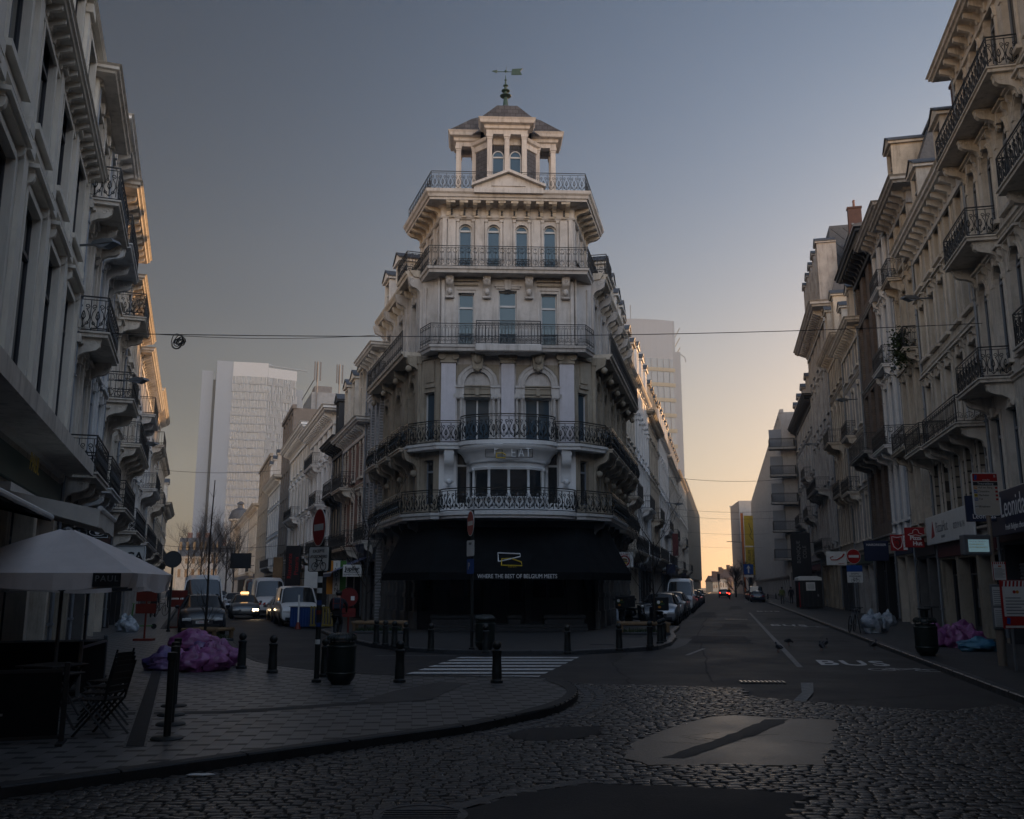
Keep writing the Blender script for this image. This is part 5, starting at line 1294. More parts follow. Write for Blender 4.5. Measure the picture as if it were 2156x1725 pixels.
for i, (t0, t1, wm, tm, fl, nb, rf_, lab) in enumerate(spec):
    houseN(t0, t1, name='house', label=lab, floors=fl, wall=wm, trim=tm, nb=nb, win_w=.95, corn=(.75,.6,.9,.6,.7,.6)[i], roof=rf_, roofh=3.0, pil=(i % 2 == 1), heads={2:'cornice',3:'cornice'} if i % 2 == 0 else {1:'cornice',2:'pediment'},
           balcs=((1,.05,.95,.9,'plain' if i > 1 else 'bars'),(2,.3,.7,.8,'plain')) if i < 4 else ((1,.1,.4,.9,'plain'),(2,.6,.8,.8,'plain')), arches=(2,) if i in (0,3) else (), dorms=max(2, nb-2), depth=7)
modern(166, 250, 20.5, 'plain modern block closing the left of the right street', R2(PN, 250), atan2(-DR.y, -DR.x), 84, 'concrete_beige', 6, 22, depth=9)
# ---------------------------------------------------------------- right side of the left street
houseM(49.4, 53.4, name='house', label='white brick house with tall arched windows beside the corner building', floors=(4.4,4.2,4.2,2.4), wall='brick_white', trim='stone_white', nb=3, win_w=.8, arches=(2,3), corn=1.0, cornmat='stone_white', surr=False, depth=6, glass='glass_blue', frame_m='frame_grey', balcs=((1,.1,.9,.7,'scroll'),), shopmat='panel_grey', wfrac={3:.6})
houseM(53.4, 62, name='house', label='red brick house with stone bands, corbelled balconies and white gabled dormers', floors=(4.2,3.8,3.7), wall='brick_red', trim='stone_cream', nb=3, win_w=1.1, arches=(2,), corn=1.1, cornmat='stone_white', quoin=True, roof='mansard', roofh=3.9, dorms=3, depth=6, balcs=((1,.1,.9,1.0,'scroll'),(2,.45,.9,.9,'scroll')), heads={1:'cornice'})
houseM(62, 67, name='house', label='dark soot-stained house with an oriel and black balconies between red brick and white fronts', floors=(4.2,3.9,3.8), wall='stone_dirty', trim='charcoal', nb=2, win_w=1.1, corn=1.2, cornmat='charcoal', roof='mansard', roofh=3.4, dorms=1, depth=6, balcs=((1,.1,.9,1.0,'bars'),(2,.1,.9,.8,'bars')), heads={1:'cornice',2:'pediment'})
houseM(67, 81, name='house', label='tall white stucco front with flower balconies and bracketed cornice', floors=(4.3,3.7,3.6,3.3), wall='stone_white', trim='paint_white', nb=5, win_w=1.0, corn=1.4, depth=7, pil=True, balcs=((1,.05,.5,1.0,'bars'),(2,.2,.5,.9,'bars'),(3,.55,.95,.7,'bars'),(1,.6,.95,1.0,'bars')), heads={1:'cornice',2:'pediment',3:'cornice'})
houseM(81, 99, name='house', label='cream stucco house with rusticated quoins past the tall white front', floors=(4.4,3.9,3.9,3.8), wall='stone_cream', trim='paint_white', nb=6, win_w=1.0, corn=1.5, depth=7, quoin=True, balcs=((1,.1,.6,1.0,'bars'),(2,.4,.8,.9,'bars')), heads={1:'cornice',2:'pediment'})
tb = modern(99, 111, 20.8, 'brown apartment block with roof aerials rising beyond the cream stucco house', L2(PM, 99), atan2(DL.y, DL.x), 12, 'panel_brown', 7, 4, fins=False, depth=15, top=2.2)
houseM(111, 128, name='house', label='blue-grey house with gabled dormers further down the left street', floors=(4.2,3.7,3.6,3.3), wall='stone_blue', trim='stone_white', nb=6, win_w=1.0, corn=1.2, depth=7, roof='mansard', roofh=3.4, dorms=3, balcs=((1,.1,.9,.9,'plain'),))
mo = modern(128, 150, 19.5, 'beige modern flats with tall windows and brown panels in the left street', L2(PM, 128), atan2(DL.y, DL.x), 22, 'concrete_beige', 6, 6, fins=False, depth=9)
am = MB()
for x, y in ((1.2,-2.5),(1.8,-5),(2.4,-7.5)):
    am.tube([(x,y,20.8),(x,y,26.4)], .07, 5)
    for a in range(3): am.box(x+.35*cos(a*2.1)-.09, x+.35*cos(a*2.1)+.09, y+.35*sin(a*2.1)-.07, y+.35*sin(a*2.1)+.07, 24.2, 26.3)
am.tube([(0,-2,24.0),(11.5,-2,24.0)], .05, 4); am.box(7.5, 10, -5, -3, 22.9, 25)
am.build('antenna', MATS['panel_grey'], tb)
houseM(150, 172, name='house', label='cream corner house with awnings far down the left street', floors=(4.2,3.8,3.7,3.0), wall='stone_cream', nb=6, corn=1.2, depth=9, balcs=((1,.1,.5,.9,'plain'),), heads={1:'cornice'})
houseM(172, 203, name='house', label='farthest pale terrace on the right of the left street', floors=(4.2,3.8,3.7,3.2), wall='stone_white', nb=9, corn=1.2, depth=9)
tt = houseM(203, 222, name='house', label='turreted house with domed lantern at the far bend of the left street', floors=(4.2,3.8,3.7,3.2), wall='stone_beige', nb=5, corn=1.2, depth=9)
m = MB(); m.lathe([(2,0),(2,4.5),(2.5,4.6),(2.5,5)], (17,-.5,12), 10); m.lathe([(2.3,5),(2.4,5.6),(1.9,7),(.7,7.6),(.6,8.4),(.9,8.5),(.5,9),(0,9.2)], (17,-.5,12), 12, 1); m.build('turret', [MATS['stone_beige'], MATS['slate']], tt)
# unseen block added inside the wedge to shade the far end of the left street
modern(0, 0, 27, 'unseen block added for shade in the middle of the wedge between both streets', (-28, 262, 0), pi, 38, 'concrete_beige', 7, 9, fins=False, depth=12)
# ---------------------------------------------------------------- left side of the left street
houseL(-14.6, 26.7, name='house', label='large cream house at the left edge with pilasters, window hoods and a concrete canopy', floors=(5.1,5.1,3.3,3.3), wall='stone_left', nb=14, win_w=(1.55,1.55,1.3), corn=.3, brk=False, pil=.1, heads={1:'cornice'}, frame_m='frame_dark', ground_m='stone_beige', wfrac={1:.68,2:.74,3:.7}, glass='glass_shop', key=False, reveal=.16, panels=True, roof='flat', midcorn=(13.5,))
houseL(26.7, 31, name='house', label='white house with a deep boarded eave and iron garden balconies next to the canopy house', floors=(5.0,3.9,3.9,3.7), wall='stone_white', trim='stone_cream', nb=2, win_w=1.1, corn=.85, brk=False, pil=True, balcs=((2,.12,.95,.85,'scroll'),(3,.1,.95,.85,'scroll'),(1,.1,.95,.85,'scroll')), heads={1:'cornice',2:'pediment'}, frame_m='frame_white')
houseL(31, 35.7, name='house', label='grey-white house with big cornice corbels and a boxed oriel on the left row', floors=(5.0,4.0,4.1,4.1), wall='stone_blue', trim='stone_white', nb=2, win_w=1.1, corn=.9, pil=True, balcs=((3,.1,.95,.9,'circle'),(1,.1,.95,.9,'scroll')), heads={1:'cornice',2:'pediment'}, frame_m='frame_white')
houseL(35.7, 43.2, name='house', label='cream house with a sunlit bracketed cornice and round balconies on the left row', floors=(4.8,4.0,4.1,4.0), wall='stone_cream', nb=3, win_w=1.1, corn=1.0, balcs=((3,.1,.5,1.0,'scroll'),(2,.5,.95,1.0,'circle'),(1,.1,.9,1.0,'circle')), heads={1:'cornice',2:'cornice'})
houseL(43.2, 54, name='house', label='beige house with dentilled cornice catching the sun, midway along the left row', floors=(4.4,3.9,3.8,3.6), wall='stone_beige', trim='stone_cream', nb=4, win_w=1.1, corn=.9, quoin=True, balcs=((2,.1,.9,.9,'bars'),(1,.1,.9,1.0,'scroll')), heads={1:'cornice',2:'cornice'})
houseL(54, 71.5, name='house', label='white plaster terrace with stacked balconies further down the left row', floors=(4.4,3.7,3.6,3.3), wall='stone_white', nb=6, win_w=1.1, corn=1.0, pil=True, balcs=((2,.1,.5,1.0,'bars'),(1,.1,.9,1.0,'bars'),(3,.6,.9,.9,'plain')), heads={1:'cornice',2:'pediment'})
houseL(71.5, 86, name='house', label='cream terrace with a gilded cornice near the far end of the left row', floors=(4.4,4.0,4.0,3.9), wall='stone_cream', nb=5, win_w=1.05, corn=1.0, balcs=((2,.1,.5,1.0,'plain'),(1,.1,.9,1.0,'plain'),(3,.5,.9,.9,'plain')), heads={1:'cornice'})
houseL(86, 107, name='house', label='plain weathered terrace with a flat roof edge near the far end of the left row', floors=(4.2,3.6,3.4,2.9), wall='stone_beige', nb=7, win_w=1.05, corn=.7, balcs=((1,.1,.9,1.0,'plain'),), heads={1:'cornice'})
houseL(107, 125, name='house', label='last pale house of the left row with a baroque gable against the sky', floors=(4.2,3.5,3.2), wall='stone_cream', nb=6, win_w=1.05, corn=1.2, roof='mansard', roofh=3.5, dorms=1)
# concrete canopy over the first left house
cn = MB(frame(*L2(PL, 0), atan2(-DL.y, -DL.x))); cn.box(-26.6, 12, .01, .75, 4.9, 5.08); cn.box(-26.6, 12, .75, .82, 4.86, 5.2)
cano = tag(cn.build('canopy', MATS['stone_cream']), 'long concrete canopy over the shop front of the left edge house', 'canopy')
# ---------------------------------------------------------------- houses behind the camera (they close the square and are what the windows mirror)
for i, (x0, y, L_, hh, wm, lab) in enumerate(((-12, -16, 14, 0, 'stone_cream', 'cream house closing the square, seen only in window reflections'), (2.2, -17, 15, 1, 'stone_white', 'white house closing the square, seen only in window reflections'), (17.4, -14, 14, 0, 'stone_beige', 'beige house closing the square, seen only in window reflections'))):
    house('house', lab, (x0+L_ if False else x0, y, 0), 0, L_, (4.6,4.3,4.3,4.2-.5*hh,3.6), wm, nb=5, roof='mansard', corn=1.1, heads={1:'cornice'})
# ---------------------------------------------------------------- towers and far buildings
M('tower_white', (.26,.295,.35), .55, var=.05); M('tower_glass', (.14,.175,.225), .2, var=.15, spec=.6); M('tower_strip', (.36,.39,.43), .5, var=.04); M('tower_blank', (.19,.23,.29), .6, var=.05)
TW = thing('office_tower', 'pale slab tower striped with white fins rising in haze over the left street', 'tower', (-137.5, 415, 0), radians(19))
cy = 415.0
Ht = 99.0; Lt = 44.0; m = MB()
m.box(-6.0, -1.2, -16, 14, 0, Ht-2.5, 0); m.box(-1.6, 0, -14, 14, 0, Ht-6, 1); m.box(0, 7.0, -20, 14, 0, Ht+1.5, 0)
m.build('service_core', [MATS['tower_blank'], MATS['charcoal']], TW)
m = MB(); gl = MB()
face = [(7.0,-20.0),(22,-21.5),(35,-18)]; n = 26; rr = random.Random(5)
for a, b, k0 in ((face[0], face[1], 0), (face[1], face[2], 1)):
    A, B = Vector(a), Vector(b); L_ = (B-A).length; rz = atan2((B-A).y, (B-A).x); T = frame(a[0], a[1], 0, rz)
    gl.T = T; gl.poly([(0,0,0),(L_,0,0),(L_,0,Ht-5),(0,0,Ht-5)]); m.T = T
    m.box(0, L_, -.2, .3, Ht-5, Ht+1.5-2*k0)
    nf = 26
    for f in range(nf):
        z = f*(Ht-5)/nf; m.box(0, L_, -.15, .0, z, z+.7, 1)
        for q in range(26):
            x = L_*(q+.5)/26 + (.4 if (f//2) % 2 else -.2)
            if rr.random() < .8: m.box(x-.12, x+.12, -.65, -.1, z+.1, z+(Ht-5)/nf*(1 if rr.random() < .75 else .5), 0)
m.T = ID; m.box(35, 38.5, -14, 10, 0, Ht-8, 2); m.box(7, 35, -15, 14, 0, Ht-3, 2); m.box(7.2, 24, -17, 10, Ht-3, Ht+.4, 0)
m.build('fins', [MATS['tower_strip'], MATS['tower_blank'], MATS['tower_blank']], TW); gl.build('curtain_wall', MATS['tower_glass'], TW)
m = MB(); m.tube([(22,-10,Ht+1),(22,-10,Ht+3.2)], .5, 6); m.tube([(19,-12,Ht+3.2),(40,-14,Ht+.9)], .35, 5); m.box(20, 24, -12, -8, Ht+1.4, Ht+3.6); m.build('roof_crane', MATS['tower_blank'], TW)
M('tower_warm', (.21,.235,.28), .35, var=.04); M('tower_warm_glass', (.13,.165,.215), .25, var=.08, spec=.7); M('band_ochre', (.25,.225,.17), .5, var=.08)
D2 = 270.0
c0 = W(1245, 1238, D2); c1 = W(1436, 1238, D2); H2 = W(1430, 681, D2).z
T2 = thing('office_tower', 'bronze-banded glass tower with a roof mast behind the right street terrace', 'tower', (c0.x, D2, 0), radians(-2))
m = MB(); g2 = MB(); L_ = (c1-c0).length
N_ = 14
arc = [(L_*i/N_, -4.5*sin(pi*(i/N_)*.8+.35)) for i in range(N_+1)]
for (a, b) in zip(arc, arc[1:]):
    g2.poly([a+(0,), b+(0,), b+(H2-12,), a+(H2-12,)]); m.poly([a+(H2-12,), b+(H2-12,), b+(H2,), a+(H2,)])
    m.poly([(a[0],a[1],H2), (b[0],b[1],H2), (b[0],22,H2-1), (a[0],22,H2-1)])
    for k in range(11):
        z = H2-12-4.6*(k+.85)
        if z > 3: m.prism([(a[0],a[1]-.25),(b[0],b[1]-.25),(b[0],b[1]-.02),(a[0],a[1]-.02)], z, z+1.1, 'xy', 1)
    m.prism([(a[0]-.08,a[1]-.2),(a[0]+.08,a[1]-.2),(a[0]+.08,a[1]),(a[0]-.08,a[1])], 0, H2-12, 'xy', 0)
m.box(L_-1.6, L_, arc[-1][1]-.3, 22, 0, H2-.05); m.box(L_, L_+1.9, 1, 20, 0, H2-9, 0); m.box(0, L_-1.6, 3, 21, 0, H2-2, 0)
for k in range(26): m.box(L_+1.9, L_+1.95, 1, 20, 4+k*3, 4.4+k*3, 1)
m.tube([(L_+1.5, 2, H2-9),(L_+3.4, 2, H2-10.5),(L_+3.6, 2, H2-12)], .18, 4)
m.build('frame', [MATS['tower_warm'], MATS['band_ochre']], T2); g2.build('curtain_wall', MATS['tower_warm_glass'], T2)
m = MB(); mx = W(1332, 690, D2).x - c0.x
m.tube([(mx,6,H2-1),(mx,6,H2+7.5)], .14, 5); 
for q in (-.9, .9): m.tube([(mx+q,6,H2-1),(mx+q,6,H2+2.4)], .1, 4)
for z in (0, .8, 1.6, 2.4): m.tube([(mx-.9,6,H2+z),(mx+.9,6,H2+z)], .09, 4)
m.build('mast', MATS['zinc'], T2)
# block, banner and low houses closing the right street
c = R2(2.4, 268); modern(0, 0, 24, 'grey office block at the far end of the right street, behind the yellow banner', c, -AR*.0-.12, 16, 'concrete_pale', 8, 5, fins=False, depth=20)
for i, (u0, u1, v, D, lab, wm) in enumerate(((1500, 1516, 1212, 330, 'low gabled house left in the row closing the right street', 'stone_beige'), (1514, 1530, 1203, 345, 'low gabled house with chimneys in the middle of the row closing the right street', 'stone_cream'), (1528, 1553, 1198, 360, 'low gabled house right in the row closing the right street', 'brick_red'))):
    a = W(u0, v, D); b = W(u1, v, D); hh = a.z
    R_ = thing('house', lab, 'house', (a.x, D, 0), 0); m = MB(); w = b.x - a.x; e = hh*.62
    m.box(0, w, 0, 12, 0, e); m.build('wall', MATS[wm], R_)
    m = MB(); m.prism([(-.4, e), (6, hh), (12.4, e)], -.3, w+.3, 'yz'); m.build('roof', MATS['brick_dark_plain'], R_)
    m = MB(); m.box(w*.3, w*.3+1.2, 4, 5, hh-1, hh+1.6); m.box(w*.7, w*.7+.8, 5, 6, hh-1, hh+1.2); m.build('chimney', MATS['brick_dark_plain'], R_)
    for k in range(3): m = MB(); m.box(w*(k+.3)/3, w*(k+.7)/3, -.06, .0, e*.35, e*.7); m.build('window', MATS['glass'], R_)
# mansarded houses closing the left street
for i, (u0, u1, ve, vt, D, lab, wm, tur) in enumerate(((372, 432, 1172, 1132, 235, 'slate-roofed mansion block closing the left street, left half', 'stone_beige', False), (428, 462, 1162, 1148, 232, 'round-domed corner house closing the left street, beside the slate mansion block', 'stone_grey', True), (455, 520, 1180, 1160, 250, 'low mansard house closing the left street under the pale tower', 'stone_beige', False))):
    a = W(u0, ve, D); b = W(u1, vt, D); w = b.x - a.x
    R_ = thing('house', lab, 'house', (a.x, D, 0), 0); m = MB(); m.box(0, w, 0, 12, 0, a.z)
    m.box(-.2, w+.2, -.4, .0, a.z-.5, a.z); m.build('wall', MATS[wm], R_)
    m = MB(); m.prism([(0, a.z), (1.6, b.z), (10.4, b.z), (12, a.z)], 0, w, 'yz')
    if tur: m.lathe([(w*.5, 0), (w*.42, 1.2), (w*.2, 3.2), (w*.12, 5.4), (.0, 6.5)], (w*.5, 3, b.z-.2), 12)
    m.build('roof', MATS['slate'], R_)
    for k in range(4):
        for f in range(3): m = MB(); m.box(w*(k+.3)/4, w*(k+.7)/4, -.05, .0, 4.2+f*3.4, 6.2+f*3.4); m.build('window', MATS['glass'], R_)
    m = MB()
    for k in range(3): m.box(w*(k+.5)/3-.5, w*(k+.5)/3+.5, 5, 6, b.z-.5, b.z+1.5)
    m.build('chimney', MATS['chimney_clay'], R_)
# ---------------------------------------------------------------- street furniture
M('cast_black', (.012,.014,.013), .5, var=.2, spec=.5); M('cast_green', (.010,.016,.014), .4, var=.3, spec=.5)
M('sign_red', (.34,.015,.012), .45, var=.1); M('sign_white', (.62,.62,.6), .45, var=.08); M('sign_blue', (.02,.07,.26), .45, var=.1); M('sign_back', (.05,.055,.06), .5, metal=.3)
M('galv', (.22,.23,.24), .45, metal=.5, var=.15); M('navy', (.012,.018,.05), .5, var=.1); M('red_box', (.30,.012,.015), .5, var=.08); M('ink', (.012,.012,.014), .6, var=0)
M('yellow_panel', (.5,.36,.03), .5, var=.1); M('orange_pole', (.55,.16,.03), .5, var=.1); M('canvas_white', (.60,.54,.51), .85, var=.06, vscale=3, bump=.1, bscale=60); M('canvas_beige', (.52,.49,.44), .85, var=.1)
M('wood_dark', (.014,.010,.008), .6, var=.3); M('wood_rail', (.16,.10,.05), .7, var=.3, bump=.3); M('soil_grass', (.04,.06,.02), .9, var=.4, vscale=12); M('bark', (.03,.024,.02), .9, var=.3, bump=.4)
M('orange_red', (.13,.018,.01), .5, var=.2); M('works_red', (.14,.012,.01), .5, var=.15); M('letter_dim', (.16,.16,.16), .6, var=0); M('yellow_dull', (.20,.15,.035), .5, var=.2); M('plastic_blue', (.02,.05,.17), .4, var=.1); M('plastic_green', (.05,.16,.03), .4); M('cyan_screen', (.06,.10,.12), .15, emit=(.16,.26,.30), estr=.35)
def uv(u, v, z=.12): return G(u, v, z)
# bollards
b0 = thing('bollard', 'x', 'bollard', (0,0,0), 0, 'cast-iron bollards with ball heads')
m = MB(); m.lathe([(.125,0),(.125,.05),(.1,.07),(.098,.3),(.09,.34),(.086,.56),(.1,.58),(.1,.61),(.07,.635)], n=16); m.build('post', MATS['cast_black'], b0)
m = MB(); m.sphere((0,0,.71), .09, 14); m.build('ball', MATS['cast_black'], b0)
BL = [(1046,1438,'ball-topped black bollard in front of the right part of the zebra crossing'),(841,1437,'ball-topped black bollard at the left end of the zebra crossing, near side'),
 (508,1408,'black bollard right of the purple bag heap'),(573,1417,'black bollard midway between the purple bags and the no-entry pole'),(684,1425,'black bollard half hidden behind the near litter bin'),
 (792,1356,'leftmost of the bollards by the planter on the corner pavement'),(811,1359,'second from the left of the bollards by the left planter'),(830,1362,'third from the left of the bollards by the left planter'),(854,1366,'fourth from the left of the bollards by the left planter'),
 (907,1371,'lone bollard between the left planter row and the sign pole under the awning'),(1023,1375,'bollard standing right in front of the bin under the awning'),(1195,1377,'lone bollard right of the zebra crossing on the corner pavement'),
 (1304,1370,'bollard left of the motorbike planter on the corner pavement'),(1369,1362,'nearest bollard in front of the motorbike planter'),(1390,1355,'middle bollard of the trio at the rounded kerb by the motorbikes'),(1397,1351,'hindmost bollard of the trio at the rounded kerb by the motorbikes'),
 (1617,1262,'far bollard at the right kerb corner, left of two'),(1634,1261,'far bollard at the right kerb corner, right of two')]
for i, (u, v, lab) in enumerate(BL):
    p = uv(u, v, .12)
    o = b0 if i == 0 else dup(b0)
    o.location = p; o['label'] = lab; o.rotation_euler.z = i*.7; o.scale = (1.0, 1.0, 1.02 if i < 4 else 1.0)
# litter bins
def bin_(p, lab, s=1.0, ext=False):
    t = thing('litter_bin', lab, 'bin', p, 0, 'dark cast-iron litter bins'); 
    m = MB(); m.lathe([(.19,0),(.2,.05),(.24,.08),(.27,.14),(.28,.18),(.285,.7),(.28,.74),(.26,.75),(.26,.8),(.0,.8)], n=24)
    m.lathe([(.292,.2),(.3,.22),(.292,.24)], n=24); m.lathe([(.292,.7),(.3,.72),(.292,.74)], n=24); m.build('body', MATS['cast_green'], t)
    m = MB(); m.lathe([(.29,.84),(.29,.88),(.27,.92),(.2,.96),(.1,.975),(.0,.98)], n=24)
    for k in range(24): a = 2*pi*k/24; m.tube([(.29*cos(a),.29*sin(a),.87),(.27*cos(a),.27*sin(a),.925),(.2*cos(a),.2*sin(a),.965)], .014, 4)
    for k in range(4): a = pi/4+pi/2*k; m.tube([(.25*cos(a),.25*sin(a),.78),(.25*cos(a),.25*sin(a),.86)], .02, 4)
    if ext: m.lathe([(.1,.97),(.1,1.15),(.16,1.17),(.16,1.2),(.0,1.22)], n=12)
    m.build('lid', MATS['cast_green'], t); t.scale = (s, s, s); return t
bin_(uv(717, 1441), 'dark ribbed litter bin beside the no-entry pole on the paved square', 1.0)
bin_(uv(1021, 1369), 'dark litter bin on the corner pavement under the black awning', 1.06)
bin_(uv(1953, 1381), 'dark litter bin on the right pavement beside pink rubbish bags', 1.06, True)
# ---------------------------------------------------------------- signs on poles
def disk(mb, r, y0, y1, mi, n=28, cz=0, cx=0): mb.prism([(cx+r*cos(2*pi*i/n), cz+r*sin(2*pi*i/n)) for i in range(n)], y0, y1, 'xz', mi)
def rrect(w, h, r=.04):
    o = []
    for sx, sz, a in ((1,-1,-90),(1,1,0),(-1,1,90),(-1,-1,180)):
        for k in range(4): q = radians(a+30*k); o.append((sx*(w/2-r)+r*cos(q), sz*(h/2-r)+r*sin(q)))
    return o
def no_entry(par, z, r, rz, y=-.06):
    m = MB(frame(0,0,z,rz)); disk(m, r, y-.012, y, 1); disk(m, r*.95, y-.016, y-.0121, 0); m.box(-r*.72, r*.72, y-.02, y-.0161, -r*.17, r*.17, 2); m.prism([(r*.97*cos(2*pi*i/28), r*.97*sin(2*pi*i/28)) for i in range(28)], y+.001, y+.008, 'xz', 3)
    return m.build('no_entry_disc', [MATS['sign_red'], MATS['sign_white'], MATS['sign_white'], MATS['sign_back']], par)
def bike_icon(mb, s, x, y, z, mi):
    for cx in (-.5, .5): mb.tube([(x+(cx+.3*cos(2*pi*i/14))*s, y, z+.3*sin(2*pi*i/14)*s) for i in range(14)], .03*s, 3, mi, closed=True)
    for a, b in (((-.5,0),(-.25,.45)),((-.25,.45),(.3,.45)),((-.1,0),(.3,.45)),((-.5,0),(-.1,0)),((-.1,0),(-.28,.55)),((.5,0),(.27,.58)),((.27,.58),(.42,.6)),((-.38,.55),(-.18,.55))):
        mb.tube([(x+a[0]*s,y,z+a[1]*s),(x+b[0]*s,y,z+b[1]*s)], .03*s, 3, mi)
def plate(par, z, w, h, rz, name='plate', mat='sign_white', y=-.06, ymat='sign_back'):
    m = MB(frame(0,0,z,rz)); m.prism(rrect(w, h), y-.012, y, 'xz', 0); m.prism(rrect(w-.01, h-.01), y+.001, y+.009, 'xz', 1); return m.build(name, [MATS[mat], MATS[ymat]], par)
def pole(par, h, r=.045, mat='cast_black', z0=0):
    m = MB(); m.lathe([(r*1.8,z0),(r*1.8,z0+.05),(r,z0+.08),(r,h),(0,h+.01)], n=10); return m.build('pole', MATS[mat], par)
s1 = thing('road_sign', 'no-entry sign with cycle exception plate on a sticker-covered black pole by the near bin', 'road sign', uv(666, 1437), 0)
pole(s1, 3.42, .055); no_entry(s1, 3.06, .385, radians(-59)); pl1 = plate(s1, 2.42, .56, .48, radians(-36))
T_ = lambda par, s, size, mat, rz, x, y, z, **k: text('lettering', s, size, MATS[mat], par, (x*cos(rz)-y*sin(rz), x*sin(rz)+y*cos(rz), z), (UPR, 0, rz), **k)
T_(s1, 'EXCEPTE', .085, 'ink', radians(-36), 0, -.076, 2.575, ext=.002); T_(s1, 'UITGEZONDERD', .085, 'ink', radians(-36), 0, -.076, 2.465, ext=.002, sx=.8)
m = MB(frame(0,0,0,radians(-36))); bike_icon(m, .26, .02, -.076, 2.27, 0); m.build('bicycle_symbol', MATS['ink'], s1)
m = MB(frame(-.12,.12,2.43,radians(-36))); m.bbox(-.3,.3,.02,.16,-.26,.26,.03); m.build('box_back', MATS['cast_black'], s1)
m = MB()
for z, w, h, mi in ((1.95,.1,.12,0),(1.74,.11,.1,0),(1.5,.1,.1,2),(1.32,.11,.08,1),(1.08,.1,.08,2),(.74,.1,.09,0)): m.lathe([(.058,z),(.058,z+h)], n=10, mi=mi, a0=radians(200), a1=radians(330))
m.build('sticker', [MATS['sign_white'], MATS['orange_red'], MATS['plastic_blue']], s1)
s2 = thing('road_sign', 'no-entry sign seen nearly edge-on over white and blue plates, by the black awning', 'road sign', uv(993, 1368), 0)
pole(s2, 4.2, .05); no_entry(s2, 3.78, .39, radians(-72)); plate(s2, 3.02, .6, .48, radians(-66)); plate(s2, 2.47, .55, .45, radians(-66), 'parking_plate', 'sign_blue')
T_(s2, 'SAUF', .1, 'ink', radians(-66), 0, -.076, 3.16); T_(s2, 'P', .3, 'sign_white', radians(-66), -.1, -.076, 2.47)
s3 = thing('road_sign', 'no-entry sign with blue plate and cycle plate before the shutters on the right pavement', 'road sign', uv(1806, 1318), 0)
pole(s3, 3.6, .05, 'galv'); no_entry(s3, 3.3, .36, .12); plate(s3, 2.72, .8, .3, .12, 'street_plate', 'sign_blue'); plate(s3, 2.3, .8, .52, .12)
T_(s3, 'EXCEPTE', .1, 'ink', .12, 0, -.076, 2.46); T_(s3, 'UITGEZONDERD', .1, 'ink', .12, 0, -.076, 2.34, sx=.8); m = MB(frame(0,0,0,.12)); bike_icon(m, .26, 0, -.076, 2.13, 0); m.build('bicycle_symbol', MATS['ink'], s3)
s4 = thing('road_sign', 'blue one-way arrow sign above the parked cars at the end of the right street', 'road sign', W(1578, 1252, 125), 0)
s4.location.z = .0; pole(s4, 4.6, .06, 'galv'); plate(s4, 4.2, 1.35, 1.35, .15, 'arrow_plate', 'sign_blue'); plate(s4, 3.3, 1.35, .3, .15)
m = MB(frame(0,0,4.2,.15)); m.prism([(-.09,-.5),(.09,-.5),(.09,.15),(.3,.1),(0,.55),(-.3,.1),(-.09,.15)], -.085, -.073, 'xz'); m.build('arrow', MATS['sign_white'], s4)
s5 = thing('road_sign', 'round road sign seen from its black back beyond the parasol', 'road sign', uv(354, 1330), 0)
pole(s5, 3.2, .05); m = MB(frame(0,0,3.0,.2)); disk(m, .36, -.06, -.04, 0); m.build('disc', MATS['sign_back'], s5)
s6 = thing('road_sign', 'red round works sign seen from behind, near the cyclist', 'road sign', uv(732, 1338), 0)
m = MB(); m.tube([(0,0,0),(0,0,1.5)], .04, 6); m.box(-.3,.3,-.2,.2,0,.06); m.build('pole', MATS['orange_red'], s6); m = MB(frame(0,0,1.45,.1)); disk(m, .36, -.05, -.03, 0); m.box(-.28,.28,-.051,-.03,-.75,-.42); m.box(.08,.22,-.06,-.052,-.12,.04,1); m.build('disc', [MATS['works_red'], MATS['sign_white']], s6)
for i, (u, v, lab, z) in enumerate(((303,1349,'orange-red works sign seen from behind beside the green scooter','a'),(374,1322,'smaller orange-red works sign standing beyond the bicycle on the left pavement','b'))):
    s = thing('works_sign', lab, 'road sign', uv(u, v), .1, 'temporary works signs'); m = MB(); m.box(-.32,.32,-.22,.22,0,.07); m.tube([(0,0,.06),(0,0,1.6)], .035, 6); m.build('stand', MATS['orange_red'], s)
    m = MB(); m.prism(rrect(.7,.34), -.06, -.03, 'xz'); m.v = [(x,y,zz+1.52) for x,y,zz in m.v]; m.prism([(x, zz+1.1) for x, zz in rrect(.7,.34)], -.06, -.03, 'xz'); m.build('board', MATS['orange_red'], s)
# ---------------------------------------------------------------- bus stop
M('bus_cream', (.50,.45,.38), .4, var=.05); M('bus_orange', (.5,.2,.02), .5, var=0); M('pole_steel', (.36,.3,.24), .4, metal=.4, var=.1)
bs = thing('bus_stop', 'bus stop flag with red header and route numbers, screen and timetable at the right edge', 'bus stop', uv(2112, 1402), .06)
m = MB(); m.lathe([(.1,0),(.1,1.35),(.05,1.4),(.05,4.75),(.0,4.77)], n=14); m.build('pole', MATS['pole_steel'], bs)
m = MB(); m.prism([(x-.05, z+4.12) for x, z in rrect(.66,1.06,.06)], -.075, -.03, 'xz', 0); m.prism([(x-.05, z+4.12) for x, z in rrect(.63,1.03,.05)], -.08, -.0751, 'xz', 1); m.box(-.365,.265,-.083,-.0801,4.44,4.62,2); m.box(-.365,.265,-.083,-.0801,4.33,4.42,3)
for i, mi in enumerate((4,5,6,5,7)): z = 4.24-.095*i-(.09 if i == 4 else 0); m.box(-.355,-.27,-.083,-.0801,z,z+.075,mi); 
for i in range(4): m.box(.19,.25,-.083,-.0801,4.25-.095*i,4.3-.095*i,2)
m.prism([(-.33,4.48),(-.27,4.46),(-.25,4.58),(-.31,4.6)], -.0845, -.0831, 'xz', 5)
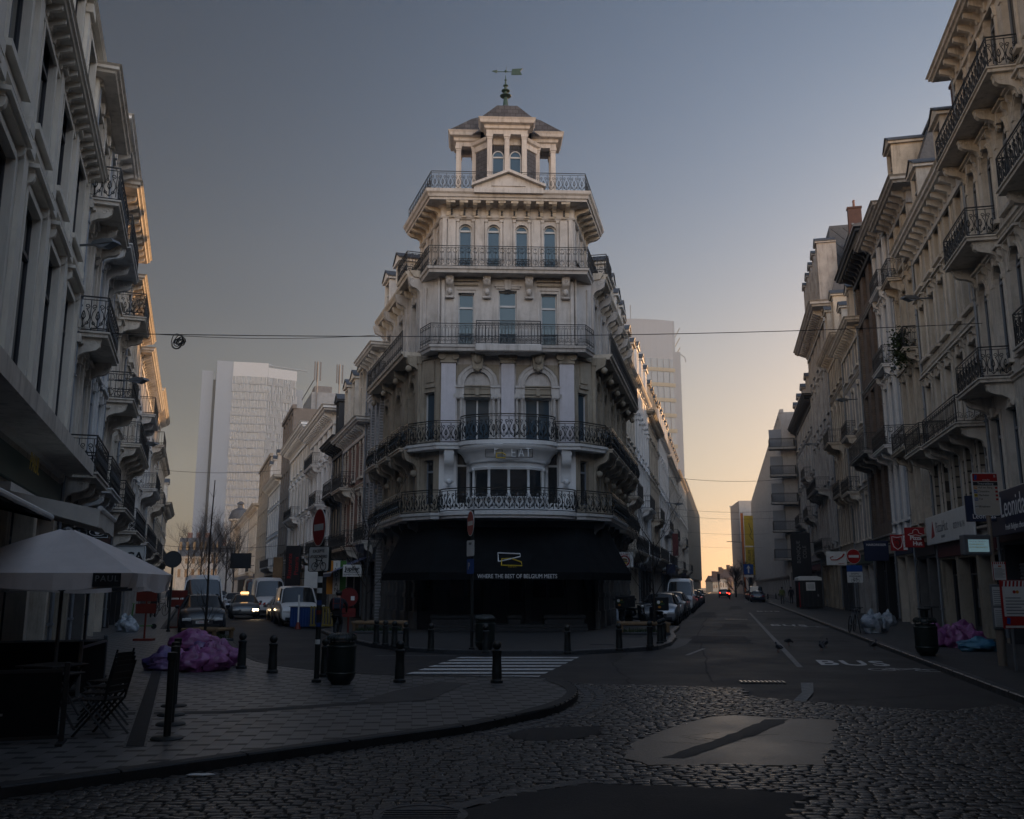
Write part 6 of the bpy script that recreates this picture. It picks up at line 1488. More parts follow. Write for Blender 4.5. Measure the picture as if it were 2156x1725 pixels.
m.build('flag_panel', [MATS['sign_white'], MATS['bus_cream'], MATS['sign_red'], MATS['charcoal'], MATS['bus_orange'], MATS['sign_blue'], MATS['yellow_panel'], MATS['sign_white']], bs)
t_ = lambda s, sz, mat, x, z, y=-.0845, **k: text('lettering', s, sz, MATS[mat], bs, (x, y, z), (UPR, 0, 0), ext=.001, **k)
t_('Treurenberg', .08, 'sign_white', -.05, 4.375); t_('bruxelles', .05, 'sign_white', -.02, 4.47); t_('B', .09, 'sign_white', .2, 4.56)
for i, (nn, ds) in enumerate((('29','Hof ten Berg'),('63','Cimetière'),('65','Machelen'),('66','Tol'),('N05','Kraainem'))):
    z = 4.278-.095*i-(.09 if i == 4 else 0); t_(nn, .07, 'sign_white' if i in (0,1,3) else 'ink', -.312, z); t_(ds, .07, 'ink', -.25, z, align='LEFT')
m = MB(); m.bbox(-.75,-.05,-.1,.1,2.62,3.12,.02,0); m.box(-.64,-.12,-.106,-.101,2.7,3.0,1); m.box(-.05,.0,-.04,.04,2.8,2.95,0); m.build('display', [MATS['galv'], MATS['cyan_screen']], bs)
for i, s_ in enumerate(('29 HOF TEN BERG  3','65 MACHELEN  8','63 CIM. BRUXELLES 12')): t_(s_, .048, 'letter_yellow' if i else 'letter_white', -.62, 2.95-.07*i, -.108, align='LEFT')
def notice(par, x, y, z, w, h, name='notice', head=True, lines=8):
    m = MB(); m.box(x-w/2, x+w/2, y-.012, y+.012, z, z+h, 0)
    if head:
        n = 7
        for k in range(n): m.prism([(x-w/2+w*k/n, z+h-.09*h*1.4), (x-w/2+w*(k+.5)/n, z+h-.09*h*1.4), (x-w/2+w*(k+.75)/n, z+h-.005), (x-w/2+w*(k+.25)/n, z+h-.005)], y-.016, y-.0125, 'xz', 1)
        m.box(x-w/2, x-w/2+.02, y-.015, y-.0125, z, z+h, 1); m.box(x+w/2-.02, x+w/2, y-.015, y-.0125, z, z+h, 1); disk(m, w*.06, y-.016, y-.0125, 1, 12, z+h*.76, x-.02*w); disk(m, w*.06, y-.016, y-.0125, 3, 12, z+h*.76, x+.1*w)
    for k in range(lines): m.box(x-w*.38, x+w*(.38 if k % 3 else .2), y-.0155, y-.0125, z+h*(.62-.066*k), z+h*(.62-.066*k)+h*.022, 2)
    return m.build(name, [MATS['sign_white'], MATS['sign_red'], MATS['galv'], MATS['bus_orange']], par)
notice(bs, .09, -.08, 2.02, .34, .44); m = MB(); m.bbox(-.2,.14,-.13,-.06,.85,1.92,.02,0); m.box(-.17,.11,-.136,-.131,.92,1.36,1); m.box(-.17,.11,-.136,-.131,1.42,1.86,1)
for k in range(18): m.box(-.15,.08,-.139,-.1361,.95+.048*k,.965+.048*k,0) if abs(k-8.6) > 1 else None
m.build('timetable', [MATS['galv'], MATS['sign_white']], bs)
ts = thing('bus_stop_notice', 'temporary red-striped bus notice on its own thin post at the right edge', 'notice board', uv(2140, 1413), .05)
m = MB(); m.tube([(0,0,0),(0,0,1.0)], .03, 8); m.build('post', MATS['galv'], ts); o = notice(ts, .12, -.03, .95, .62, 1.05, 'board', lines=7)
m = MB(); m.box(-.19,.43,-.049,-.0455,1.0,1.2,0); m.prism([(-.14,1.04),(-.06,1.02),(-.04,1.16),(-.12,1.18)], -.052, -.0491, 'xz', 1); m.tube([(-.2,-.03,.94),(-.2,-.03,2.01),(.44,-.03,2.01),(.44,-.03,.94)], .02, 4, 0, closed=True); m.build('frame', [MATS['sign_red'], MATS['sign_blue']], ts)
# ---------------------------------------------------------------- shop signs
def Rf(p, t, z): return R2(p, t, z)
def hang(name, lab, loc, rz, w, h, mat, th=.12, arm=True, cat='shop sign', side=1):
    o = thing(name, lab, cat, loc, rz, None); m = MB(); m.bbox(-w/2, w/2, -th/2, th/2, -h/2, h/2, .015); m.build('panel', MATS[mat], o)
    if arm:
        m = MB()
        for z in (-h*.3, h*.3): a, b = sorted((side*w/2, side*(w/2+.4))); m.box(a, b, -.03, .03, z-.03, z+.03)
        m.build('bracket', MATS['iron'], o)
    return o
RZR = -AR
def word(o, s, size, mat, x, z, th=.12, **k): return text('lettering', s, size, MATS[mat], o, (x, -th/2-.004, z), (UPR, 0, 0), ext=.003, **k)
ph = hang('shop_sign', 'red square hanging shop sign with a white hat outline and two white words', W(1927, 1132, 43), RZR+.1, .92, .92, 'red_box')
word(ph, 'Pizza', .26, 'letter_white', 0, -.03, bold=.008); word(ph, 'Hut', .26, 'letter_white', .06, -.28, bold=.008)
m = MB(); m.tube([(x, -.068, z) for x, z in [(-.34,.12),(-.25,.17),(-.12,.2),(-.1,.32),(0,.38),(.12,.34),(.16,.2),(.28,.16),(.36,.1),(.2,.08),(0,.12),(-.2,.08),(-.34,.12)]], .016, 4); m.build('hat_outline', MATS['letter_white'], ph)
ju = hang('shop_sign', 'red hanging beer sign with a white shield, left of the square red pizza sign', W(1892, 1143, 46.5), RZR+.1, .78, .8, 'red_box')
word(ju, 'Jupiler', .2, 'ink', .3, 0).rotation_euler = (UPR, radians(-90), 0)
m = MB(); m.box(.2,.4,-.066,-.061,-.36,.36,0); m.tube([(x, -.066, z) for x, z in [(-.33,.3),(-.08,.26),(.15,.3),(.17,.05),(.1,-.2),(-.08,-.34),(-.26,-.2),(-.33,.05)]], .022, 4, 0, closed=True)
m.tube([(x, -.066, z) for x, z in [(-.2,.1),(-.1,.16),(.02,.1),(.05,-.05),(-.05,-.2),(-.16,-.05)]], .03, 4, 1); m.build('emblem', [MATS['letter_white'], MATS['ink']], ju)
le = hang('shop_sign', 'dark navy hanging sign with a circle emblem behind the bus stop flag', W(2064, 1071, 30), RZR, .9, .85, 'navy')
word(le, 'Leonidas', .22, 'letter_white', .08, -.26, sx=.9); m = MB(); m.tube([(.0+.17*cos(2*pi*i/20), -.066, .08+.2*sin(2*pi*i/20)) for i in range(20)], .012, 4, closed=True); m.tube([(-.05,-.066,-.05),(.02,-.066,.1),(.08,-.066,.2)], .01, 3); m.build('emblem', MATS['letter_white'], le)
# fascia boards lie on the facades (their normals face the street)
FA = atan2(DR.y, DR.x) - pi
def fascia(lab, t0, t1, z0, z1, mat, p=PR, name='fascia_sign'):
    o = thing(name, lab, 'shop sign', R2(p, (t0+t1)/2, 0), FA + pi); L_ = t1-t0; m = MB(); m.bbox(-L_/2, L_/2, .31, .4, z0, z1, .02); m.build('panel', MATS[mat], o); return o
def fw(o, s, size, mat, x, z, **k): return text('lettering', s, size, MATS[mat], o, (-x, .405, z), (UPR, 0, pi), ext=.003, **k)
f1 = fascia('long weathered white fascia with a red mark and faded dark lettering over the pizza shop', 36.0, 44.0, 3.75, 4.95, 'sign_white')
fw(f1, 'PizzaHut', .62, 'galv', -1.0, 4.4); fw(f1, 'DELIVERY', .16, 'galv', -.8, 4.0); fw(f1, '02/219 06 04', .34, 'galv', 1.9, 4.3); m = MB(); m.prism([(3.0,4.0),(2.35,4.08),(2.62,4.72)], .401, .41, 'xz'); m.build('red_mark', MATS['sign_red'], f1)
f2 = fascia('navy fascia with large white lettering at the right edge above the chocolate shop', 25, 34, 3.6, 5.0, 'navy')
fw(f2, 'Leonidas', .95, 'letter_white', -1.6, 4.45, sx=.85); fw(f2, 'fresh Belgian chocolates', .26, 'letter_white', -1.4, 3.83)
hd = hang('shop_sign', 'curved blue hairdresser sign hanging over dark shutters', W(1845, 1160, 51), RZR+.1, 1.3, 1.1, 'navy'); word(hd, 'HAIRDRESSER', .17, 'letter_white', 0, .32)
bp_ = hang('shop_sign', 'small white hanging sign with a dark red swoosh on the right row', W(1761, 1176, 62), RZR+.1, 1.3, .9, 'sign_white'); m = MB(); m.tube([(x, -.066, z) for x, z in [(.5,.3),(.35,.1),(.0,-.1),(-.35,-.1),(-.42,.05),(-.2,.15)]], .06, 4, taper=.5); m.build('swoosh', MATS['sign_red'], bp_); word(bp_, 'bpost', .17, 'red_box', .3, -.33)
bc_ = hang('shop_sign', 'tall black vertical banner with white lettering beside the portable toilet', W(1687, 1172, 84), RZR+.1, 1.7, 4.2, 'ink', .2)
for s_, x in (('BONIQUE', -.22), ('COLE', .32)): word(bc_, s_, .46, 'galv', x, .4, .2).rotation_euler = (UPR, radians(-90), 0)
lb = hang('shop_sign', 'white hanging burger sign with a red ring at the right end of the awning', W(1314, 1179, 46), .05, .9, .74, 'sign_white', side=-1)
m = MB(); m.tube([(.24*cos(2*pi*i/24), -.066, -.05+.24*sin(2*pi*i/24)) for i in range(24)], .035, 5, 0, closed=True); m.prism([(.16*cos(pi*i/8), -.04+.12*sin(pi*i/8)) for i in range(9)], -.072, -.061, 'xz', 1); m.box(-.17,.17,-.072,-.061,-.1,-.055,2); m.box(-.15,.15,-.072,-.061,-.19,-.11,3); m.build('emblem', [MATS['sign_red'], MATS['wood_rail'], MATS['ink'], MATS['yellow_panel']], lb)
word(lb, 'Los Burger', .11, 'sign_red', 0, .28)
jp = hang('shop_sign', 'white hanging beer sign with a bold dark word over the corner grocery', W(742, 1202, 49), -.1, 1.0, .62, 'sign_white', side=1); word(jp, 'Jupiler', .3, 'ink', 0, .1, bold=.012); word(jp, 'ALIMENTATION', .13, 'ink', 0, -.2); m = MB(); m.box(-.4,.4,-.066,-.061,-.09,-.05); m.build('underline', MATS['ink'], jp)
ind = hang('shop_sign', 'orange, white and green vertical restaurant sign above the blue awning', W(709, 1216, 52), -.1, 1.1, 1.85, 'sign_white', side=1)
m = MB(); m.box(-.55,-.2,-.066,-.061,-.92,.92,0); m.box(.2,.55,-.066,-.061,-.92,.92,1); m.build('stripe', [MATS['bus_orange'], MATS['plastic_green']], ind)
for i, c in enumerate('INDIAN'): word(ind, c, .3, 'ink', 0, .68-.27*i)
pz = hang('shop_sign', 'dark vertical pizzeria sign with pale lettering in the left street', W(617, 1192, 60), -.15, 1.0, 2.6, 'ink', side=1)
for s_, x in (('Ristorante', -.2), ('Pizzeria', .25)): word(pz, s_, .38, 'sign_red', x, 0).rotation_euler = (UPR, radians(-90), 0)
M('paint_sign_red', (.12,.03,.03), .7, var=.2)
for u, v, D, w, h, mat, lab in ((585,1199,66,.7,1.7,'wood_rail','brown vertical shop sign beyond the pizzeria sign'),(657,1215,55,.9,1.3,'sign_white','white paper-like shop sign partly hidden by the no-entry pole'),(507,1181,105,2.4,1.7,'ink','large black sign box far down the left street'),(1422,1147,96,.6,2.3,'paint_sign_red','tall faded red vertical sign on the right street terrace'),(1412,1198,90,.9,.9,'navy','small dark hanging sign farther along the right street terrace')):
    hang('shop_sign', lab, W(u, v, D), -.1 if u < 900 else .1, w, h, mat, side=1 if u < 900 else -1)
ey = hang('shop_sign', 'black framed sign with a white eye under the beige awning', W(206, 1121, 27), .15, .62, .34, 'ink', .08, side=-1)
m = MB(); m.tube([(x, -.048, z) for x, z in ((-.29,-.15),(.29,-.15),(.29,.15),(-.29,.15))], .012, 4, closed=True); m.tube([(.22*cos(2*pi*i/20), -.048, .1*sin(2*pi*i/20)) for i in range(20)], .012, 4, closed=True); disk(m, .07, -.05, -.042, 0, 14); m.build('eye', MATS['letter_white'], ey)
yu = hang('shop_sign', 'white light box sign lettered in black behind the parasol', W(269, 1172, 32), .15, 1.15, .72, 'sign_white', .14, side=-1); word(yu, 'YUCA', .42, 'ink', -.05, -.02, .14, bold=.012); m = MB(); m.tube([(x, -.075, z) for x, z in ((-.555,-.34),(.555,-.34),(.555,.34),(-.555,.34))], .02, 4, closed=True); m.build('frame', MATS['galv'], yu)
# yellow banner mast
bn = thing('banner_mast', 'tall orange mast carrying two yellow banners at the end of the right street', 'banner', (R2(4.7, 232).x, R2(4.7, 232).y, 0), 0)
m = MB(); m.tube([(0,0,0),(0,0,19.5)], .32, 8); m.build('mast', MATS['orange_pole'], bn); m = MB()
for z0, z1 in ((11.6,18.9),(4.6,11.3)): m.box(.5,3.9,-.03,.03,z0,z1)
m.build('banner', MATS['yellow_panel'], bn); m = MB(); m.tube([(1.6,-.05,17),(2.2,-.05,15),(1.7,-.05,14),(2.4,-.05,13)], .08, 4); m.build('drawing', MATS['ink'], bn)
text('lettering', 'MUSEUM', 1.0, MATS['ink'], bn, (1.5, -.05, 8.6), (UPR, radians(-90), 0)); text('lettering', 'PARKING', 1.0, MATS['ink'], bn, (2.5, -.05, 8.6), (UPR, radians(-90), 0))
# ---------------------------------------------------------------- overhead wires, wall lamps
def wire(a, b, sag, r, lab, name='overhead_wire', extra=None):
    a, b = Vector(a), Vector(b); m = MB(); n = 24; m.tube([a.lerp(b, i/n) - Vector((0,0,sag*4*(i/n)*(1-i/n))) for i in range(n+1)], r, 4)
    o = m.build(name, MATS['iron'], None, fix=False); return tag(o, lab, 'wire', 'span wires over the streets')
wire(W(225, 702, 26), W(2068, 681, 31), .25, .014, 'long span wire crossing the whole view in front of the corner tower')
wire(W(330, 704, 26.2), W(790, 706, 28), .12, .010, 'thin loose cable tied along the left half of the long span wire')
for i, (u0, u1, v, t, lab) in enumerate(((1452,1640,1007,78,'upper span wire with a drooping tail over the right street'),(1462,1625,1074,110,'second span wire over the right street'),(1476,1620,1089,122,'third span wire over the right street'),(1480,1610,1122,150,'fourth, lower span wire over the right street'),(1482,1600,1151,180,'lowest visible span wire over the right street'),(355,565,989,78,'upper span wire in front of the pale tower on the left'),(350,575,1147,70,'lower span wire in front of the pale tower on the left'))):
    wire(W(u0-40, v-2, t), W(u1+25, v+1, t), .3, .02, lab)
co = thing('cable_coil', 'bundle of coiled cable hanging from the span wire over the left street', 'cable', W(378, 716, 26.4), 0); m = MB()
rr = random.Random(2)
for k in range(9): R_, ax_ = rr.uniform(.1,.17), rr.uniform(.6,1.6); ph_ = rr.random()*.5; m.tube([(R_*cos(2*pi*i/16)+rr.uniform(-.005,.005)+.02*k-.08, .03*sin(k+i), R_*ax_*.9*sin(2*pi*i/16+ph_)-.05) for i in range(16)], .014, 4, closed=True)
m.build('loop', MATS['iron'], co, fix=False)
sl0 = None
for i, (u, v, D, side, lab) in enumerate(((222,516,22.5,1,'flat grey street lamp head on the wall over the left row, nearest one'),(292,803,33,1,'second flat street lamp head along the left row'),(318,936,46,1,'third flat street lamp head along the left row'),(1915,630,36,-1,'flat grey street lamp head on the right row beside the white narrow house'),(1772,843,55,-1,'second street lamp head along the right row'),(1702,936,80,-1,'third street lamp head along the right row'),(1428,1062,75,1,'small street lamp head on the right street terrace'))):
    t = thing('street_lamp', lab, 'street lamp', W(u, v, D), (AL if u < 1000 else AR) if side else 0, 'wall-mounted street lamps'); m = MB()
    m.prism([(-.34,0),(-.3,.09),(.0,.13),(.3,.1),(.38,.0)], -.15, .15, 'xz'); m.build('hood', MATS['galv'], t); m = MB(); m.prism([(-.25,-.01),(.05,-.1),(.3,-.01)], -.12, .12, 'xz'); m.build('glass_bowl', MATS['frame_grey'], t)
    m = MB(); m.tube([(-side*.3,0,.05),(-side*1.1,0,.12)], .035, 6); m.build('arm', MATS['galv'], t)
# ---------------------------------------------------------------- terrace on the left: parasol, windbreaks, tables, chairs, stanchions
RZL = AL
def parasol(p, t, lab, s=1.48, zt=2.98, ze=2.2, labelp=True):
    o = thing('parasol', lab, 'parasol', L2(p, t, .12), radians(9)); m = MB(); m.tube([(0,0,.05),(0,0,zt-.14)], .03, 8); m.build('pole', MATS['galv'], o); m = MB(); m.bbox(-.4,.4,-.4,.4,0,.07,.02); m.build('base', MATS['charcoal'], o)
    zt -= .12; ze -= .12; c = MB(); K = 10; q = [(-s,-s),(s,-s),(s,s),(-s,s)]
    for a, b in zip(q, q[1:]+q[:1]):
        for i in range(K):
            for j in range(6):
                def P(u_, w_):
                    x = (a[0]+(b[0]-a[0])*u_)*w_; y = (a[1]+(b[1]-a[1])*u_)*w_
                    sagv = -.10*sin(pi*w_)*(4*u_*(1-u_)) + .02*sin(u_*9+a[0]*3)*w_*(1-w_)
                    return (x, y, zt-(zt-ze)*w_**1.12+sagv*.8)
                w0 = .06+.94*j/6; w1 = .06+.94*(j+1)/6; c.poly([P(i/K,w0),P((i+1)/K,w0),P((i+1)/K,w1),P(i/K,w1)])
        for i in range(K):
            for j in range(3):
                def V(u_, h):
                    x = a[0]+(b[0]-a[0])*u_; y = a[1]+(b[1]-a[1])*u_; f = 1+.02*sin(u_*13+a[1])*h - .05*h*(abs(2*u_-1)**6)
                    return (x*f, y*f, ze-.24*h+.025*sin(u_*8)*h)
                if h_skip(i, K): continue
                c.poly([V(i/K,j/3),V((i+1)/K,j/3),V((i+1)/K,(j+1)/3),V(i/K,(j+1)/3)])
    co_ = c.build('canopy', MATS['canvas_white'], o); co_.data.polygons.foreach_set('use_smooth', [True]*len(co_.data.polygons)); co_.data.set_sharp_from_angle(angle=radians(22))
    m = MB(); 
    for x, y in q: m.tube([(0,0,zt-.1),(x*.97,y*.97,ze+.0)], .012, 4); 
    for x, y in q: m.tube([(0,0,ze-.3),(x*.45,y*.45,zt-(zt-ze)*.5-.12)], .012, 4)
    m.lathe([(.0,zt+.02),(.09,zt-.02),(.1,zt-.1)], n=8); m.build('rib', MATS['galv'], o)
    m = MB(); m.box(s*.60, s*.88, -s-.045, -s-.032, ze-.21, ze+.0); m.build('label_patch', MATS['ink'], o)
    text('lettering', 'PAUL', .13, MATS['galv'], o, (s*.74, -s-.05, ze-.09), (UPR, 0, 0), ext=.002, space=1.2)
    return o
def h_skip(i, K): return False
parasol(-2.05, 17.4, 'large off-white square parasol with a black label, over the terrace at lower left')
parasol(-2.0, 21.2, 'second off-white parasol mostly hidden behind the big one', 1.35, 2.85, 2.12)
def windbreak(a, b, lab, txt=None, z=.96, rz_flip=False):
    A, B = Vector(a), Vector(b); d = B-A; L_ = d.length; rz = atan2(d.y, d.x)
    o = thing('windbreak', lab, 'windbreak', (A.x, A.y, .12), rz); m = MB(); m.box(.05, L_-.05, -.012, .012, .1, z-.12); m.build('panel', MATS['awning_black'], o)
    m = MB()
    for x in (0, L_): m.bbox(x-.03, x+.03, -.03, .03, 0, z, .01); m.box(x-.04, x+.04, -.25, .25, 0, .03)
    m.box(0, L_, -.02, .02, z-.12, z-.08); m.box(0, L_, -.02, .02, .06, .1); m.build('frame', MATS['galv' if not txt else 'iron'], o)
    if txt:
        text('lettering', 'PAUL', .34, MATS['letter_dim'], o, (L_-1.1, -.018, .45), (UPR, 0, 0), ext=.002, space=1.15); text('lettering', 'depuis 1889', .13, MATS['letter_dim'], o, (L_-1.1, -.018, .24), (UPR, 0, 0), ext=.002)
    return o
n1 = G(128, 1566, .12)
windbreak((n1.x-1.9, n1.y-.65), (n1.x, n1.y), 'black windbreak panel with white serif-like lettering at the lower left edge', True)
n2 = G(214, 1446, .12); windbreak((n2.x-1.75, n2.y-.6), (n2.x, n2.y), 'black windbreak panel closing the far end of the terrace', None)
windbreak((n2.x+.1, n2.y-.2), (n2.x+.55, n2.y-2.2), 'short black windbreak turned along the pavement beside the chairs', None)
def chair(loc, rz, lab):
    o = thing('terrace_chair', lab, 'chair', loc, rz, 'slatted bistro chairs on the terrace'); m = MB()
    for k in range(5): m.box(-.2, .2, -.18+k*.08, -.12+k*.08, .44, .46)
    m.build('seat', MATS['wood_dark'], o); m = MB()
    for k in range(4): m.prism([(.22+.02*k, .56+.085*k), (.235+.02*k, .56+.085*k), (.25+.02*k, .625+.085*k), (.235+.02*k, .625+.085*k)], -.2, .2, 'yz')
    m.build('backrest', MATS['wood_dark'], o)
    for s in (-1, 1):
        m = MB(); m.tube([(s*.2,-.24,0),(s*.2,.2,.46),(s*.2,.32,.93)], .016, 5); m.build('leg', MATS['iron'], o)
        m = MB(); m.tube([(s*.19,.3,0),(s*.19,-.18,.45)], .016, 5); m.build('leg', MATS['iron'], o)
    return o
def table(loc, rz, lab):
    o = thing('terrace_table', lab, 'table', loc, rz, 'dark terrace tables'); m = MB(); m.bbox(-.35,.35,-.35,.35,.72,.75,.01); m.build('tabletop', MATS['wood_dark'], o)
    for s in (-1, 1): m = MB(); m.tube([(-.3,s*.28,0),(.3,s*.28,.72)], .018, 5); m.tube([(.3,s*.28,0),(-.3,s*.28,.72)], .018, 5); m.build('leg', MATS['iron'], o)
    return o
CH = ((-1.0,13.4,'nearest slatted chair of the terrace row, tipped toward its table'),(-1.05,14.2,'second slatted chair of the terrace row'),(-1.1,15.0,'third slatted chair of the terrace row'),(-1.15,15.9,'farthest slatted chair of the terrace row'))
for p, t, lab in CH: c_ = chair(L2(p, t, .12), RZL-pi/2+.1, lab); c_.rotation_euler.y = 0
for p, t, lab in ((-1.75,13.9,'near terrace table beside the black lettered windbreak'),(-1.85,15.4,'terrace table under the parasol pole')): table(L2(p, t, .12), RZL, lab)
for p, t, lab in ((-2.5,13.9,'slatted chair on the wall side of the near terrace table'),(-2.6,15.4,'slatted chair on the wall side of the parasol table')): chair(L2(p, t, .12), RZL+pi/2, lab)
for i, (u, v, lab) in enumerate(((351,1556,'nearest black queue post with a round base on the left paving'),(359,1526,'second black queue post, counted from the camera'),(360,1506,'third black queue post, counted from the camera'),(366,1487,'farthest black queue post with a round base'))):
    o = thing('queue_post', lab, 'stanchion', uv(u, v), 0, 'queue posts lined up on the paving'); m = MB(); m.lathe([(.0,.035),(.18,.03),(.2,.012),(.2,0),(0,0)], n=24); m.build('base', MATS['cast_black'], o); m = MB(); m.lathe([(.045,.03),(.045,.95),(.06,.96),(.06,1.05),(.0,1.06)], n=12); m.build('post', MATS['cast_black'], o)
# awnings on the left
def shop_awning(lab, t0, t1, p0, p1, z0, z1, val, mat, line='L'):
    f = L2 if line == 'L' else None
    P0 = (L2(p0, t1) if line == 'L' else None); o = thing('shop_awning', lab, 'awning', L2(p0, t1, 0), atan2(-DL.y, -DL.x)); L_ = t1-t0; dp = p1-p0; m = MB(); K = max(4, int(L_*2))
    for i in range(K):
        a, b = L_*i/K, L_*(i+1)/K; m.poly([(a,0,z0),(b,0,z0),(b,dp,z1),(a,dp,z1)]); m.poly([(a,dp,z1),(b,dp,z1),(b,dp+.02*sin(b*3),z1-val+.02*sin(b*9)),(a,dp+.02*sin(a*3),z1-val+.02*sin(a*9))])
    for x in (0, L_): m.poly([(x,0,z0),(x,dp,z1),(x,dp,z1-val),(x,0,z0-val*.6)])
    m.build('canvas', MATS[mat], o); m = MB(); m.tube([(0,dp,z1+.02),(L_,dp,z1+.02)], .05, 8); m.box(0, L_, -.02, .16, z0-.02, z0+.14); m.build('roller_bar', MATS['sign_white'], o); return o
shop_awning('beige fabric awning over the pavement between the parasol and the canopy', 18.9, 22.4, -3.4, -1.7, 3.75, 3.42, .34, 'canvas_beige')
shop_awning('dark awning edge with a white bar along the near left shop front', 8.5, 18.4, -3.4, -2.45, 3.4, 3.2, .06, 'awning_black')
ba = thing('shop_awning', 'blue slanted awning under the vertical restaurant sign in the left street', 'awning', L2(PM, 50.5, 0), atan2(DL.y, DL.x)); m = MB(); m.poly([(0,.1,3.6),(3.2,.1,3.6),(3.2,2.2,2.7),(0,2.2,2.7)]); m.poly([(0,2.2,2.7),(3.2,2.2,2.7),(3.2,2.2,2.5),(0,2.2,2.5)]); m.build('canvas', MATS['plastic_blue'], ba); m = MB(); m.tube([(0,2.2,2.7),(3.2,2.2,2.7)], .03, 6); m.build('bar', MATS['sign_white'], ba)
text('fascia_lettering', 'PAUL', .5, MATS['letter_yellow'], None, (L2(PL+.33, 20.5).x, L2(PL+.33, 20.5).y, 4.4), (UPR, 0, atan2(-DL.y, -DL.x)+pi))
tag(TEXTS[-1], 'faint gold lettering on the dark shop fascia under the canopy', 'lettering')
# ---------------------------------------------------------------- rubbish bags
def bagmat(name, c):
    m, nt, b = nt_new(name); N = nt.nodes; L = nt.links; g = N.new('ShaderNodeNewGeometry'); n = N.new('ShaderNodeTexNoise'); n.inputs['Scale'].default_value = 4; n.inputs['Detail'].default_value = 4
    L.new(g.outputs['Position'], n.inputs['Vector']); r = N.new('ShaderNodeValToRGB'); r.color_ramp.elements[0].position = .38; r.color_ramp.elements[1].position = .66; r.color_ramp.elements[0].color = (*c[0], 1); r.color_ramp.elements[1].color = (*c[1], 1); L.new(n.outputs['Fac'], r.inputs[0]); L.new(r.outputs[0], b.inputs['Base Color'])
    n2 = N.new('ShaderNodeTexVoronoi'); n2.inputs['Scale'].default_value = 9; L.new(g.outputs['Position'], n2.inputs['Vector']); bp = N.new('ShaderNodeBump'); bp.inputs['Strength'].default_value = .4; bp.inputs['Distance'].default_value = .03; L.new(n2.outputs['Distance'], bp.inputs['Height']); L.new(bp.outputs[0], b.inputs['Normal'])
    b.inputs['Roughness'].default_value = .42; b.inputs['Specular IOR Level'].default_value = .6; b.inputs['Subsurface Weight'].default_value = .25; b.inputs['Subsurface Radius'].default_value = (.1,.06,.1); MATS[name] = m
bagmat('bag_purple', ((.15,.03,.12),(.34,.12,.29))); bagmat('bag_grey', ((.20,.23,.27),(.40,.43,.46))); bagmat('bag_blue', ((.02,.11,.20),(.10,.26,.36))); bagmat('bag_mixed', ((.07,.05,.17),(.24,.14,.28)))
BR = random.Random(11)
def bag(loc, s, mat, lab, group, sx=1, sy=1, sz=.8, knot=True, rz=0):
    seed = BR.random()*50; m = MB(); n, k = 40, 24; vs = []
    for i in range(k+1):
        th = pi*i/k
        for j in range(n):
            a = 2*pi*j/n; d = Vector((sin(th)*cos(a), sin(th)*sin(a), -cos(th)))
            q = mnoise.noise(d*1.7+Vector((seed,0,0)))*.28 + abs(mnoise.noise(d*4.2+Vector((0,seed,0))))*.22 + abs(mnoise.noise(d*8+Vector((seed,seed,0))))*.10 + mnoise.noise(d*17+Vector((seed,0,seed)))*.03
            r = s*(.92+q); z = d.z*r*sz; z = max(z, -.62*s*sz) if d.z < 0 else z
            f = 1.0
            if knot and d.z > .86: z += (d.z-.86)*s*2.2; f = .75
            vs.append((d.x*r*sx*f, d.y*r*sy*f, z + .62*s*sz))
    fs = [(i*n+j, i*n+(j+1) % n, (i+1)*n+(j+1) % n, (i+1)*n+j) for i in range(k) for j in range(n)]
    m.add(vs, fs, 0, True); o = m.build('rubbish_bag', MATS[mat], None, loc, rz, fix=False); o.data.materials[0] = MATS[mat]
    return tag(o, lab, 'rubbish bag', group)
gp = 'purple rubbish bags heaped on the square'
def at(u, v, z=.12): return G(u, v, z)
c = at(345,1411); bag(c, .40, 'bag_mixed', 'bluish-purple bag lying at the left end of the heap', gp, 1.25, .9, .62)
c = at(408,1414); bag(c, .36, 'bag_purple', 'plump purple bag at the front middle of the heap', gp, 1.0, .9, .8)
c = at(440,1412); bag(c, .42, 'bag_purple', 'largest front purple bag, right of the middle of the heap', gp, 1.15, .9, .8)
c = at(468,1402); bag(c, .34, 'bag_purple', 'purple bag at the right end of the heap by the planter', gp, 1.2, .9, .9)
c = at(418,1402); bag(c+Vector((0,.1,.2)), .34, 'bag_mixed', 'purple bag with blue contents wedged in the middle of the heap', gp, 1.1, .9, .8)
c = at(398,1402); bag(c+Vector((0,.25,.30)), .44, 'bag_purple', 'long purple bag lying on top of the heap', gp, 1.35, .85, .72, False, .2)
c = at(372,1408); bag(c, .32, 'bag_purple', 'purple bag half hidden behind the queue posts', gp, 1.1, .9, .8)
gg = 'grey translucent bags on the left pavement'
for u, v, s, lab in ((258,1329,.3,'low grey bag nearest the wall on the left pavement'),(272,1331,.34,'bluish grey bag beside the scooter on the left pavement'),(262,1318,.3,'grey bag resting behind the two others on the left pavement')): bag(at(u, v), s, 'bag_grey', lab, gg, 1, 1, 1.05)
for u, v, s, lab, sz in ((1290,1311,.36,'grey rubbish bag by the last pier right of the awning',1.3),(1300,1313,.32,'second grey rubbish bag by the motorbikes',.8),(1282,1309,.3,'small grey bag behind the two others by the motorbikes',.9)): bag(at(u, v), s, 'bag_grey', lab, 'grey bags by the motorbikes', 1, 1, sz)
gr = 'pink rubbish bags on the right pavement'
